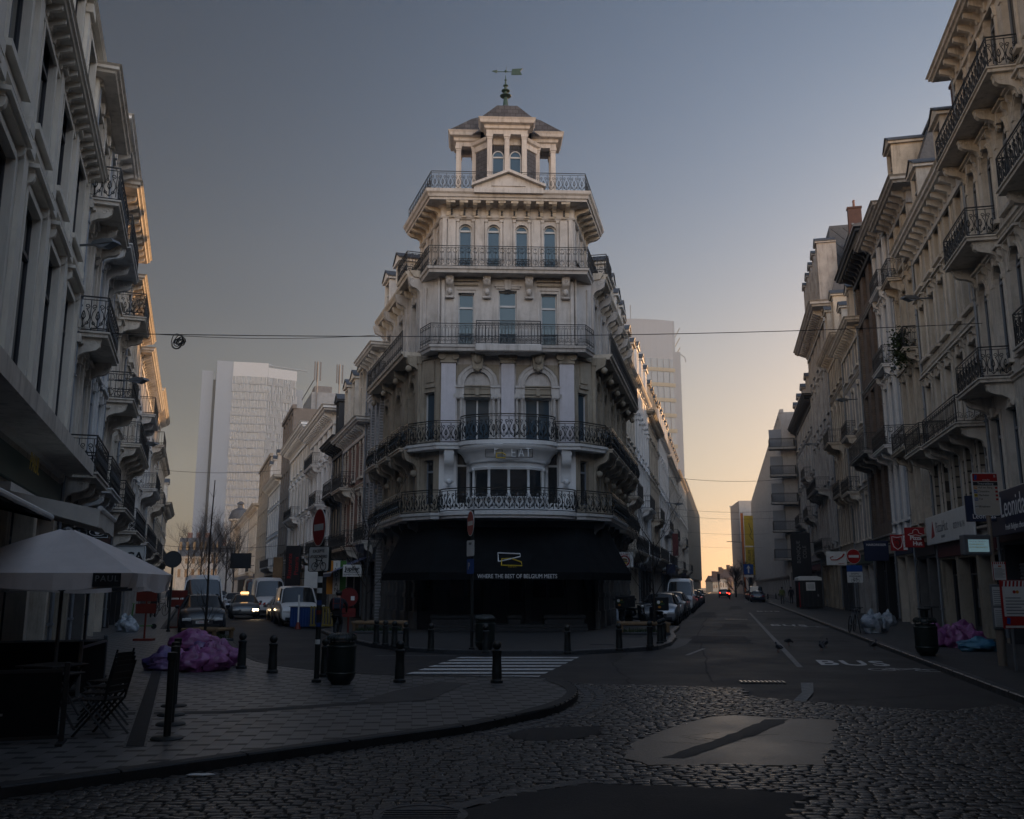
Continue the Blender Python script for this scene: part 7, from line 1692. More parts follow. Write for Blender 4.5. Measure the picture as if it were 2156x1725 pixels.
for u, v, s, dz, lab in ((1312,1361,.42,0,'leftmost pink bag of the heap beside the right bin'),(1342,1363,.36,0,'pink bag in the middle front of the right heap'),(1330,1354,.36,.0,'pink bag behind the front pair of the right heap'),(1352,1356,.4,.1,'topmost pink bag of the right heap'),(1366,1360,.36,0,'rightmost pink bag of the right heap against the pillar')):
    c = at((u-1312)*1.0+1312+666*0, v); c = G(1972+ (u-1312)*1.45, v, .12); bag(c+Vector((0,0,dz)), s, 'bag_purple', lab, gr, 1, .9, .95)
bag(G(2060, 1371, .12), .38, 'bag_blue', 'turquoise blue bag slumped in front of the pink heap', 'loose bags on the right pavement', 1.6, .8, .55)
for u, v, s, lab in ((1836,1333,.42,'tall pale bag beside the parked bicycles'),(1852,1331,.36,'second pale bag beside the parked bicycles'),(1871,1318,.34,'pale bag by the wall past the bicycles'),(1752,1277,.42,'pale bag by the wall near the portable toilet')): bag(G(u, v, .12), s, 'bag_grey', lab, 'pale bags along the right wall', 1, 1, 1.15)
bag(G(1799, 1279, .12), .4, 'bag_purple', 'single pink bag behind the no-entry pole on the right pavement', None)
# ---------------------------------------------------------------- planters
def planter(loc, rz, w, lab):
    o = thing('planter', lab, 'planter', loc, rz, 'kerbside planters with timber rails'); m = MB(); m.bbox(-w/2, w/2, -.55, .55, 0, .1, .02); m.build('kerb_frame', MATS['kerb_stone'], o)
    m = MB(); 
    for y in (-.5, .5): m.tube([(-w/2,y,.42),(w/2,y,.42)], .07, 8)
    for x in (-w/2+.1, w/2-.1):
        for y in (-.5, .5): m.bbox(x-.06, x+.06, y-.06, y+.06, .1, .4, .01)
        m.tube([(x,-.5,.42),(x,.5,.42)], .06, 8)
    m.build('timber_rail', MATS['wood_rail'], o); m = MB(); r_ = random.Random(int(w*100)+int(loc[0]*7))
    for k in range(520):
        x, y = r_.uniform(-w/2+.1, w/2-.1), r_.uniform(-.48,.48); h = r_.uniform(.06,.24); a = r_.random()*6.28; m.add([(x-.012*cos(a), y-.012*sin(a), .08),(x+.012*cos(a), y+.012*sin(a), .08),(x+r_.uniform(-.08,.08), y+r_.uniform(-.08,.08), .08+h)], [(0,1,2)])
    g_ = m.build('plants', MATS['soil_grass'], o, fix=False); return o
planter(G(1355, 1336, .12), -.03, 2.0, 'planter with worn timber rail in front of the motorbikes')
planter(G(800, 1333, .12), .05, 2.2, 'planter with timber rail left of the corner building')
planter(L2(.7, 36.2, .02), AL, 1.5, 'planter with timber rail behind the purple bag heap')
# bare young trees and climbers
def twig(m, p, d, L_, r, depth, R_, nseg=3, spread=.5, mat=0, up=.12, kids=(2,4)):
    pts = [p]; q = Vector(p); dd = Vector(d).normalized()
    for k in range(nseg): dd = (dd+Vector((R_.uniform(-1,1),R_.uniform(-1,1),R_.uniform(-.5,1)))*.14+Vector((0,0,up*.3))).normalized(); q = q+dd*(L_/nseg); pts.append(tuple(q))
    m.tube(pts, r, 4 if depth > 1 else 3, mat, taper=.45)
    if depth > 0:
        for k in range(R_.randint(*kids)):
            a = R_.choice(pts[1:]); e = (dd+Vector((R_.uniform(-1,1),R_.uniform(-1,1),R_.uniform(-.4,.9)))*spread*1.6).normalized(); twig(m, a, e, L_*R_.uniform(.5,.75), r*.5, depth-1, R_, nseg, spread, mat, up, kids)
def bare_tree(loc, h, lab, seed, r=.1, depth=4, group=None, kids=(3,5), spread=.55, frac=.35):
    R_ = random.Random(seed); o = thing('bare_tree', lab, 'tree', loc, 0, group); m = MB(); pts = [(0,0,0),(.05*h*.1,0,h*.2),(0,.05,h*.45),(.06,0,h*.7)]; m.tube(pts, r, 8, taper=.5); m.build('trunk', MATS['bark'], o)
    m = MB()
    for k in range(9):
        z = h*(frac+(.68-frac)*k/8); a = R_.random()*6.28; twig(m, (0,0,z), (cos(a)*.8, sin(a)*.8, .9), h*R_.uniform(.22,.36), r*.4, depth-1, R_, 3, spread, 0, .12, kids)
    m.build('crown', MATS['bark'], o, fix=False); return o
sp = thing('sapling', 'very thin tall young tree rising between the purple bags and the dark SUV', 'tree', G(428, 1378, .12), 0); m = MB(); m.tube([(0,0,0),(.02,0,1.5),(-.02,.03,3.2),(.03,0,4.9)], .045, 6, taper=.3); m.build('trunk', MATS['bark'], sp); m = MB(); R_ = random.Random(4)
for k in range(14): z = .5+k*.1 if k < 9 else 2+.5*(k-9); a = R_.random()*6.28; twig(m, (0,0,z), (cos(a), sin(a), 1.2), .5, .012, 1, R_)
m.build('twigs', MATS['bark'], sp, fix=False)
for i, (u, v, D, h, lab) in enumerate(((392,1240,165,13,'leftmost bare tree at the end of the left street'),(420,1240,150,11.5,'second bare tree at the end of the left street'),(447,1240,170,13.5,'bare tree in front of the domed house at the end of the left street'),(474,1240,155,13,'bare tree under the pale tower, third from the left street corner'),(490,1240,175,12,'rightmost bare tree at the end of the left street'))):
    p = W(u, v, D); bare_tree((p.x, p.y, 0), h, lab, 20+i, .16, 4, 'bare trees closing the left street', (4,6), .6, .2)
for i, (u, v, D, h, lab) in enumerate(((1549,1240,170,5.4,'dark bare tree left of the orange mast'),(1578,1240,175,6.0,'dark bare tree right of the orange mast'))): p = W(u, v, D); bare_tree((p.x, p.y, 0), h, lab, 40+i, .2, 4, 'bare trees by the orange mast', (5,7), .7, .15)
bare_tree(G(1378, 1336, .12), 5.2, 'bare young street tree rising from the planter by the motorbikes', 61, .05, 4, None, (2,4), .35, .2)
bare_tree(G(768, 1333, .12), 6.0, 'bare young street tree in the left planter beside the awning', 62, .05, 4, None, (2,4), .35, .25)
iv = thing('balcony_plants', 'ivy spilling over an upper balcony of the narrow ochre house', 'plant', R2(PR-.72, 44.9, 12.95), 0); m = MB(); R_ = random.Random(9)
for k in range(700):
    x, y, z = R_.gauss(0,.13), R_.gauss(0,.42), R_.gauss(0,.42); s_ = .06; a = Vector((R_.uniform(-1,1),R_.uniform(-1,1),R_.uniform(-1,1))).normalized()*s_; b = a.cross(Vector((.3,.2,1))).normalized()*s_; p = Vector((x,y,z)); m.add([tuple(p-a), tuple(p+b), tuple(p+a), tuple(p-b)], [(0,1,2,3)])
m.build('leaves', MATS['soil_grass'], iv, fix=False)
# ---------------------------------------------------------------- vehicles
M('tyre', (.012,.012,.012), .8, var=.1); M('rim', (.25,.25,.26), .35, metal=.8, var=0); M('car_glass', (.015,.018,.02), .05, var=0, spec=.8); M('lamp_clear', (.5,.5,.5), .1, var=0, spec=.8); M('lamp_red', (.25,.01,.01), .2, var=0); M('plate_white', (.55,.55,.52), .5, var=0); M('trim_black', (.012,.012,.013), .5, var=0)
M('lamp_on', (.9,.8,.6), .3, var=0, emit=(1,.72,.42), estr=16); M('tail_on', (.5,.02,.02), .3, var=0, emit=(1,.05,.03), estr=4); M('taxi_on', (.6,.3,.1), .3, var=0, emit=(1,.55,.2), estr=2)
def paint(name, c, metal=.2, rough=.3): return M(name, c, rough, metal=metal, var=.04, coat=.6)
paint('paint_black', (.012,.013,.016)); paint('paint_silver', (.30,.31,.33), .6); paint('paint_grey', (.09,.095,.10), .5); paint('paint_vwhite', (.60,.60,.60), 0); paint('paint_dark_red', (.08,.012,.012)); paint('paint_dark_blue', (.015,.022,.045), .4)
KINDS_ = {
 # stations: (x front->back, z bottom, z belt, z roof, half width belt, half width roof); roof == belt on hood
 'suv': (4.55, [(2.27,.40,.62,.62,.62,.5),(2.2,.28,.78,.80,.84,.6),(1.95,.24,.92,.98,.92,.72),(1.15,.22,1.02,1.08,.94,.78),(.95,.22,1.04,1.10,.94,.76),(.2,.22,1.05,1.56,.94,.64),(-.9,.22,1.06,1.62,.94,.65),(-1.7,.23,1.07,1.56,.93,.63),(-2.12,.26,1.05,1.12,.9,.74),(-2.25,.4,.8,.82,.84,.7)]),
 'hatch': (4.1, [(2.05,.38,.58,.58,.58,.45),(1.98,.26,.68,.70,.8,.58),(1.75,.22,.80,.86,.87,.68),(1.05,.2,.92,.97,.88,.72),(.9,.2,.93,.98,.88,.72),(.15,.2,.94,1.42,.88,.58),(-.85,.2,.95,1.46,.88,.58),(-1.6,.21,.96,1.38,.87,.55),(-1.95,.26,.95,1.02,.83,.66),(-2.05,.4,.72,.74,.78,.62)]),
 'sedan': (4.6, [(2.3,.36,.55,.55,.6,.45),(2.22,.26,.66,.68,.82,.6),(1.95,.22,.76,.82,.89,.7),(1.1,.2,.88,.93,.9,.74),(.9,.2,.9,.95,.9,.74),(.05,.2,.92,1.38,.9,.58),(-.8,.2,.93,1.41,.9,.58),(-1.35,.2,.94,1.26,.89,.57),(-1.75,.22,.95,1.0,.88,.72),(-2.2,.26,.9,.94,.82,.66),(-2.3,.4,.7,.72,.78,.6)]),
 'van': (4.9, [(2.45,.40,.66,.66,.7,.55),(2.38,.28,.86,.88,.9,.7),(2.1,.25,1.0,1.06,.95,.78),(1.75,.24,1.08,1.14,.95,.8),(1.65,.24,1.09,1.16,.95,.8),(.95,.24,1.12,1.9,.95,.74),(.2,.24,1.12,1.97,.95,.78),(-1.6,.24,1.12,1.97,.95,.78),(-2.3,.26,1.12,1.92,.93,.76),(-2.42,.4,1.1,1.2,.9,.8)]),
 'bigvan': (5.9, [(2.95,.42,.75,.75,.75,.6),(2.86,.3,.98,1.0,.95,.74),(2.6,.27,1.12,1.18,1.0,.84),(2.3,.26,1.22,1.28,1.0,.86),(2.2,.26,1.23,1.3,1.0,.86),(1.5,.26,1.26,2.3,1.0,.80),(1.0,.26,1.26,2.52,1.0,.84),(-2.6,.26,1.26,2.55,1.0,.86),(-2.88,.28,1.26,2.5,.98,.84),(-2.95,.42,1.2,1.3,.95,.85)]),
}
WH = {}
def wheel(par, x, y, r):
    if r not in WH:
        m = MB(); m.lathe([(r*.6,-.1),(r*.94,-.11),(r,-.07),(r,.07),(r*.94,.11),(r*.6,.1)], n=24); m.v = [(a, c, b) for a, b, c in m.v]; w = m.build('wheel', MATS['tyre'], par)
        m = MB(); m.lathe([(r*.62,-.06),(r*.58,.085),(r*.5,.09),(r*.46,.05),(0,.06)], n=20); m.v = [(a, c, b) for a, b, c in m.v]
        for k in range(5): a = 2*pi*k/5; m.tube([(r*.12*cos(a),.085,r*.12*sin(a)),(r*.56*cos(a),.09,r*.56*sin(a))], r*.09, 4)
        m.build('rim', MATS['rim'], w); WH[r] = w
    else: w = dup(WH[r], parent=par)
    w.parent = par; w.location = (x, y, r); w.rotation_euler = (0, 0, 0 if y > 0 else pi); return w
def car(kind, pnt, label, loc, rz, group=None, lights=None, roofbox=None, name='parked_car', rails=False, plate_txt=None, cat='car', grille=True):
    L_, S = KINDS_[kind]; o = thing(name, label, cat, loc, rz, group); n = len(S)
    rings = []
    for x, zb, zt, zr, wb, wr in S:
        h = zt-zb
        pr = [(0,zb),(wb*.80,zb),(wb*.96,zb+h*.22),(wb,zb+h*.5),(wb*.99,zb+h*.82),(wb*.95,zt),(wr*1.0,zr-(zr-zt)*.1),(wr*.82,zr-.0*(zr-zt)+.02),(0,zr+.045)]
        rings.append([(x,y,z) for y,z in pr] + [(x,-y,z) for y,z in pr[-2:0:-1]])
    k = len(rings[0]); B = MB(); Gl = MB(); vs = [v for r in rings for v in r]
    gb = [i for i in range(n) if S[i][3]-S[i][2] > .2]; g0, g1 = gb[0], gb[-1]
    for i in range(n-1):
        for j in range(k):
            q = (i*k+j, i*k+(j+1) % k, (i+1)*k+(j+1) % k, (i+1)*k+j)
            side = j in (5, k-6); top = j in (6, 7, k-8, k-7)
            ws = (i == g0-1 and (top or side)); rw = (i == g1 and (top or side))
            sd = side and g0 <= i < g1 and not (kind in ('van','bigvan') and i > g0)
            (Gl if ws or rw or sd else B).add([vs[t] for t in q], [(0,1,2,3)], 0, True)
    B.add(rings[0], [tuple(range(k))], 0); B.add(rings[-1], [tuple(range(k))[::-1]], 0)
    # merge by position so that smooth shading works
    def weld(m):
        d = {}; nv = []; mp = []
        for v in m.v:
            key = (round(v[0],4), round(v[1],4), round(v[2],4))
            if key not in d: d[key] = len(nv); nv.append(v)
            mp.append(d[key])
        f2 = []; mi2 = []; s2 = []
        for f, a, s in zip(m.f, m.mi, m.sm):
            g = []
            for t in f:
                if mp[t] not in g: g.append(mp[t])
            if len(g) > 2: f2.append(tuple(g)); mi2.append(a); s2.append(s)
        m.v, m.f, m.mi, m.sm = nv, f2, mi2, s2
    weld(B); weld(Gl); B.build('body', MATS[pnt], o); Gl.build('window', MATS['car_glass'], o)
    P = MB(); A = S[g0-1]; C = S[g0]; D_ = S[g1]; E = S[g1+1]
    for s in (-1, 1):
        P.tube([(A[0],s*A[4]*.95,A[2]),(C[0],s*C[5]*1.01,C[3]-.03)], .035, 5); P.tube([(E[0],s*E[4]*.93,E[2]),(D_[0],s*D_[5]*1.01,D_[3]-.03)], .04, 5)
        mid = (C[0]+D_[0])/2-.0; zb_ = S[g0][2]
        if kind not in ('van','bigvan'): P.tube([(mid,s*S[g0+1][4]*.96,zb_),(mid-.05,s*S[g0+1][5]*1.02,S[g0+1][3]-.05)], .04, 5)
        if rails: P.tube([(C[0]-.1,s*C[5]*.95,C[3]+.06),(D_[0],s*D_[5]*.95,D_[3]+.07)], .03, 5)
    P.build('pillar', MATS[pnt if not rails else 'trim_black'], o)
    fx, f2 = S[0][0], S[1]; T = MB(); w1 = f2[4]
    T.bbox(fx-.16, fx+.015, -w1*.8, w1*.8, S[0][1]-.1, S[0][1]+.07, .03)
    if grille:
        zg = f2[2]-.14; T.bbox(fx-.14, fx+.012, -w1*.5, w1*.5, zg-.2, zg, .02)
        for q in range(4): T.box(fx+.011, fx+.02, -w1*.48, w1*.48, zg-.17+q*.045, zg-.155+q*.045, 1)
    for s in (-1, 1):
        for wx in (L_*.31, -L_*.30): T.prism([(wx+.40*cos(pi*i/10), .3+.40*sin(pi*i/10)) for i in range(11)], s*S[4][4]*1.005-.006, s*S[4][4]*1.005+.006, 'xz')
    T.build('bumper', [MATS['trim_black'], MATS['rim']], o)
    for s in (-1, 1):
        m = MB(frame(fx-.055, s*w1*.74, f2[2]-.13, s*.25)); m.bbox(-.12,.05,-.19,.19,-.07,.07,.03); m.build('headlight', MATS['lamp_on' if lights == 'head' and s > 0 else 'lamp_clear'], o)
        m = MB(); rx = S[-1][0]; zz = S[-2][2]-.12; a, b = sorted((s*S[-2][4]*.62, s*S[-2][4]*.99)); m.bbox(rx-.02, rx+.12, a, b, zz-.14, zz+.05, .03); m.build('taillight', MATS['tail_on' if lights == 'tail' else 'lamp_red'], o)
        m = MB(); y = s*(A[4]+.08); m.bbox(A[0]-.12, A[0]+.0, y-.09, y+.09, A[2]+.03, A[2]+.17, .04); m.build('mirror', MATS[pnt], o)
    m = MB(); m.box(fx+.012, fx+.024, -.26, .26, S[0][1]+.09, S[0][1]+.2); m.build('licence_plate', MATS['plate_white'], o)
    m = MB(); m.box(S[-1][0]-.02, S[-1][0]-.008, -.26, .26, .62, .73); m.build('licence_plate', MATS['plate_white'], o)
    if plate_txt: text('plate_lettering', plate_txt, .1, MATS['sign_red'], o, (fx+.026, 0, S[0][1]+.145), (UPR, 0, UPR), ext=.001)
    r = {'suv':.36,'hatch':.31,'sedan':.32,'van':.34,'bigvan':.36}[kind]
    for wx in (L_*.31, -L_*.30):
        for s in (-1, 1): wheel(o, wx, s*(S[4][4]-.11), r)
    if roofbox == 'taxi': m = MB(); m.bbox(-.12,.12,-.25,.25,S[g0+1][3]+.03,S[g0+1][3]+.18,.03); m.build('taxi_light', MATS['taxi_on'], o)
    return o
RZL_T = atan2(-DL.y, -DL.x); RZR_T = atan2(-DR.y, -DR.x)      # facing the camera along each street
def onL(p, t, z=0): return L2(p, t, z)
car('suv', 'paint_black', 'black SUV parked facing the camera beside the left pavement, behind the bag heap', onL(.55, 42.9), RZL_T, rails=True, plate_txt='1-RSU-263')
car('bigvan', 'paint_vwhite', 'white van parked right behind the black SUV', onL(.6, 51), RZL_T, name='parked_van', cat='van')
car('hatch', 'paint_grey', 'approaching taxi with a lit headlight and roof sign in the left street', onL(3.3, 62), RZL_T, lights='head', roofbox='taxi', name='taxi', cat='taxi')
car('hatch', 'paint_silver', 'pale car following the taxi in the left street', onL(3.3, 76), RZL_T, name='car')
car('bigvan', 'paint_dark_red', 'dark red delivery van with pale roof halfway down the left street', onL(5.0, 77), RZL_T, name='parked_van', cat='van')
bv = car('bigvan', 'paint_vwhite', 'white van with red chevrons across its front in the left street', onL(5.0, 65.5), RZL_T, name='parked_van', cat='van')
m = MB()
for k in range(6): m.prism([(-.8+.27*k, .78),(-.67+.27*k,.78),(-.58+.27*k,.95),(-.71+.27*k,.95)], 2.92, 2.965, 'yz')
m.build('chevrons', MATS['sign_red'], bv)
car('sedan', 'paint_silver', 'silver saloon car parked in front of the chevron van', onL(5.35, 56.8), RZL_T)
car('van', 'paint_vwhite', 'white transporter van parked behind the no-entry pole', onL(5.3, 50.6), RZL_T, name='parked_van', cat='van')
for i, (kd, pn, p, t, lab) in enumerate((('hatch','paint_black',.6,60,'dark car parked beyond the white van on the left of the left street'),('suv','paint_grey',.6,67,'grey SUV parked far along the left of the left street'),('hatch','paint_vwhite',.6,90,'white hatchback parked near the trees of the left street'),('sedan','paint_black',5.2,92,'black saloon far along the right of the left street'),('hatch','paint_dark_blue',3.2,110,'dark blue car waiting near the trees of the left street'))): car(kd, pn, lab, onL(p, t), RZL_T)
g_ = 'cars parked along the left kerb of the right street'
for kd, pn, t, lab in (('suv','paint_silver',50.4,'silver SUV with roof rails, nearest parked car behind the motorbikes'),('hatch','paint_vwhite',56.0,'white hatchback, second in the parked row of the right street'),('suv','paint_grey',61.4,'grey SUV, third in the parked row of the right street'),('hatch','paint_silver',66.8,'silver hatchback parked just before the white van of the right street'),('bigvan','paint_vwhite',73.6,'tall white van in the parked row of the right street'),('suv','paint_dark_red',81,'dark red car parked behind the tall white van'),('sedan','paint_black',87,'black saloon parked second behind the tall white van'),('suv','paint_black',93,'black SUV parked third behind the tall white van'),('hatch','paint_grey',99,'grey hatchback parked fourth behind the tall white van'),('sedan','paint_dark_blue',106,'blue saloon near the far end of the parked row'),('suv','paint_grey',113,'grey SUV closing the visible parked row')):
    car(kd, pn, lab, R2(-3.35, t), RZR_T, g_ if kd != 'bigvan' else None, rails=(t < 51), name='parked_car' if kd != 'bigvan' else 'parked_van', cat='car' if kd != 'bigvan' else 'van')
g2_ = 'cars parked beyond the bus lane on the right'
for kd, pn, t, lab in (('sedan','paint_dark_blue',124,'dark saloon seen from behind, first car past the right kerb corner'),('van','paint_black',131,'black van parked in front of the dark saloon on the right'),('suv','paint_black',138,'dark SUV, third in line past the right kerb corner'),('hatch','paint_dark_red',145,'dark red hatchback, fourth in line past the right kerb corner'),('sedan','paint_grey',152,'grey saloon, last in line past the right kerb corner')): car(kd, pn, lab, R2(4.0, t), atan2(DR.y, DR.x), g2_)
car('hatch', 'paint_grey', 'car driving away with both tail lights glowing at the end of the right street', R2(-.3, 175), atan2(DR.y, DR.x), lights='tail', name='car')
# ---------------------------------------------------------------- motorbikes with delivery boxes, bicycles, scooters
def bicycle(loc, rz, label, lean=0.0, name='bicycle', mat='iron'):
    o = thing(name, label, 'bicycle', loc, rz, None, (lean, 0, rz))
    for cx in (-.52, .52):
        m = MB(); m.tube([(cx+.33*cos(2*pi*i/22), 0, .34+.33*sin(2*pi*i/22)) for i in range(22)], .018, 5, closed=True)
        for k in range(8): a = pi*k/8; m.tube([(cx-.32*cos(a),0,.34-.32*sin(a)),(cx+.32*cos(a),0,.34+.32*sin(a))], .003, 3)
        m.build('wheel', MATS['tyre'], o)
    m = MB()
    for a, b in (((-.52,.34),(-.2,.78)),((-.2,.78),(.34,.8)),((-.08,.32),(.34,.8)),((-.52,.34),(-.08,.32)),((-.08,.32),(-.22,.9)),((.52,.34),(.36,.95))): m.tube([(a[0],0,a[1]),(b[0],0,b[1])], .02, 5)
    m.build('frame', MATS[mat], o); m = MB(); m.tube([(.3,-.28,.98),(.38,-.1,1.0),(.38,.1,1.0),(.3,.28,.98)], .016, 5); m.build('handlebar', MATS['iron'], o); m = MB(); m.bbox(-.36,-.1,-.07,.07,.9,.95,.02); m.build('saddle', MATS['trim_black'], o); return o
bicycle(G(1794, 1331, .12), radians(60), 'bicycle chained to the no-entry pole, nearer the kerb', .1, mat='galv'); bicycle(G(1812, 1333, .12), radians(70), 'second bicycle leaning by the no-entry pole, nearer the wall', -.12)
bicycle(G(336, 1297, .12), radians(75), 'bicycle standing on the left pavement beyond the works sign', .08)
def motorbike(loc, rz, label):
    o = thing('delivery_motorbike', label, 'motorbike', loc, rz, 'delivery motorbikes by the planter')
    for cx in (-.6, .62):
        m = MB(); m.lathe([(.17,-.05),(.26,-.06),(.28,0),(.26,.06),(.17,.05)], n=20); m.v = [(a+cx, c, b+.28) for a, b, c in m.v]; w = m.build('wheel', MATS['tyre'], o); m = MB(); m.lathe([(.17,-.03),(.05,-.04),(.05,.04),(.17,.03)], n=14); m.v = [(a+cx, c, b+.28) for a, b, c in m.v]; m.build('rim', MATS['rim'], w)
    m = MB(); m.bbox(-.75,-.1,-.15,.15,.42,.72,.06); m.bbox(-.15,.4,-.13,.13,.24,.36,.03); m.prism([(.32,.3),(.5,.34),(.44,.95),(.3,.98)], -.16, .16, 'xz'); m.tube([(.62,.0,.28),(.4,0,1.0)], .035, 6); m.bbox(.42,.62,-.1,.1,.5,.62,.03); m.build('body', MATS['paint_black'], o)
    m = MB(); m.bbox(-.7,.0,-.14,.14,.72,.82,.04); m.build('seat', MATS['trim_black'], o); m = MB(); m.tube([(.3,-.34,1.02),(.4,-.15,1.04),(.4,.15,1.04),(.3,.34,1.02)], .02, 5); 
    for s in (-1,1): m.tube([(.38,s*.25,1.03),(.42,s*.34,1.2)], .008, 4); m.sphere((.42,s*.36,1.24), .06, 8, sy=1.4)
    m.build('handlebar', MATS['iron'], o); m = MB(); m.sphere((.5,0,.9), .08, 8); m.build('headlight', MATS['lamp_clear'], o)
    m = MB(); m.bbox(-.95,-.42,-.3,.3,.85,1.42,.03); m.build('delivery_box', MATS['ink'], o); m = MB(); m.prism([(.16+.07*cos(2*pi*i/12), 1.2+.07*sin(2*pi*i/12)) for i in range(12)], -.965, -.952, 'yz'); m.prism([(.12+.07*cos(2*pi*i/12), 1.0+.05*sin(2*pi*i/12)) for i in range(12)], -.965, -.952, 'yz', 1); m.build('box_badge', [MATS['letter_white'], MATS['bus_orange']], o)
    for s_, y, z, mt in (('YOUR', -.1, 1.22, 'letter_yellow'),('DOUBLE', -.08, 1.13, 'plastic_green')): text('box_lettering', s_, .1, MATS[mt], o, (-.956, -y, z), (UPR, 0, -UPR), ext=.001)
    return o
motorbike(G(1382, 1327, .12), radians(98), 'black delivery motorbike with top box, nearer the road'); motorbike(G(1310, 1318, .12), radians(84), 'black delivery motorbike with top box, nearer the wall'); motorbike(G(1340, 1316, .12), radians(-60), 'dark motorbike between the two delivery bikes')
def scooter(loc, rz, label, mat):
    o = thing('kick_scooter', label, 'scooter', loc, rz); m = MB(); m.bbox(-.5,.4,-.08,.08,.12,.17,.02); m.build('deck', MATS[mat], o)
    m = MB(); m.tube([(.45,0,.14),(.36,0,1.12)], .03, 6); m.tube([(.36,-.26,1.12),(.36,.26,1.12)], .02, 5); m.build('handlebar', MATS[mat], o)
    for cx in (-.55,.5): m = MB(); m.lathe([(.05,-.03),(.11,-.035),(.12,0),(.11,.035),(.05,.03)], n=14); m.v = [(a+cx, c, b+.12) for a, b, c in m.v]; m.build('wheel', MATS['tyre'], o)
    return o
scooter(G(296, 1325, .12), radians(190), 'green rental scooter parked across the left pavement', 'plastic_green'); scooter(G(1968, 1345, .12), radians(70), 'dark kick scooter leaning by the shop pillar behind the right bin', 'trim_black')
# ---------------------------------------------------------------- site boxes, portable toilet
t = thing('site_container', 'blue corrugated site box with an orange-white marker pole in front of the white transporter van', 'container', G(652, 1322), AL*.4); m = MB(); m.bbox(-.85,.5,-.5,.5,.05,1.0,.03)
for k in range(9): m.box(-.8+.14*k, -.73+.14*k, -.53, -.5, .12, .92)
m.build('body', MATS['plastic_blue'], t); m = MB(); m.bbox(-.9,.55,-.56,.56,1.0,1.08,.02); m.build('lid', MATS['sign_white'], t)
t = thing('marker_post', 'slim white marker post with an orange foot beside the blue site box', 'post', G(627, 1325)); m = MB(); m.tube([(0,0,.3),(0,0,1.6)], .04, 6); m.build('post', MATS['sign_white'], t); m = MB(); m.lathe([(.16,0),(.06,.32),(0,.33)], n=10); m.build('foot', MATS['orange_red'], t)
t = thing('site_barrier', 'pale yellow slatted barrier behind the cyclist', 'barrier', G(678, 1324), AL*.4); m = MB(); 
for k in range(8): m.box(-.6+.15*k,-.53+.15*k,-.02,.02,.1,1.05)
m.box(-.62,.62,-.03,.03,.95,1.02); m.box(-.62,.62,-.03,.03,.12,.2); m.build('panel', MATS['yellow_dull'], t)
t = thing('portable_toilet', 'dark portable toilet cabin with a white roof and notice on the right pavement', 'portable toilet', G(1706, 1281, .12), -AR*.6); m = MB(); m.bbox(-1.0,.9,-.9,.9,.05,2.35,.05); 
m.box(-1.005,-.93,-.93,-.9,.1,2.2,1)
for k in range(4): m.box(-.7+.4*k,-.66+.4*k,-.93,-.9,.2,2.2,2)
m.build('cabin', [MATS['trim_black'], MATS['red_box'], MATS['charcoal']], t); m = MB(); m.prism([(-1.05,2.35),(.95,2.35),(.9,2.6),(.5,2.72),(-.6,2.72),(-1.0,2.6)], -.95, .95, 'xz'); m.build('roof', MATS['sign_white'], t); m = MB(); m.box(-.4,.35,-.95,-.931,1.5,2.2); 
for k in range(5): m.box(-.3,.25,-.955,-.951,1.62+.1*k,1.65+.1*k,1)
m.build('notice', [MATS['sign_white'], MATS['galv']], t); m = MB(); m.bbox(.5,.62,-.97,-.92,1.0,1.2,.02); m.build('door_handle', MATS['galv'], t)
t = thing('lamp_post', 'slim modern lamp post beside the orange mast', 'lamp post', W(1566, 1240, 140)); t.location.z = 0; m = MB(); m.tube([(0,0,0),(0,0,8.6)], .09, 8, taper=.6); m.tube([(0,0,8.5),(-1.6,0,8.6)], .05, 6); m.bbox(-2.2,-1.5,-.12,.12,8.55,8.65,.03); m.build('post', MATS['galv'], t)
t = thing('traffic_light', 'traffic light seen from behind at the far crossing of the right street', 'traffic light', W(1514, 1240, 165)); t.location.z = 0; m = MB(); m.tube([(0,0,0),(0,0,3.0)], .08, 8); m.build('pole', MATS['charcoal'], t); m = MB(); m.bbox(-.22,.22,-.15,.15,3.0,4.1,.05); m.build('housing', MATS['ink'], t)
m = MB(); m.prism([(-.14,0),(.05,-.02),(.16,.04),(.08,.1),(-.1,.08)], 0, .006, 'xy'); o = m.build('litter_scrap', MATS['sign_white'], None, tuple(G(419, 1633, .03))); tag(o, 'small scrap of white paper on the cobbles near the left kerb', 'litter')
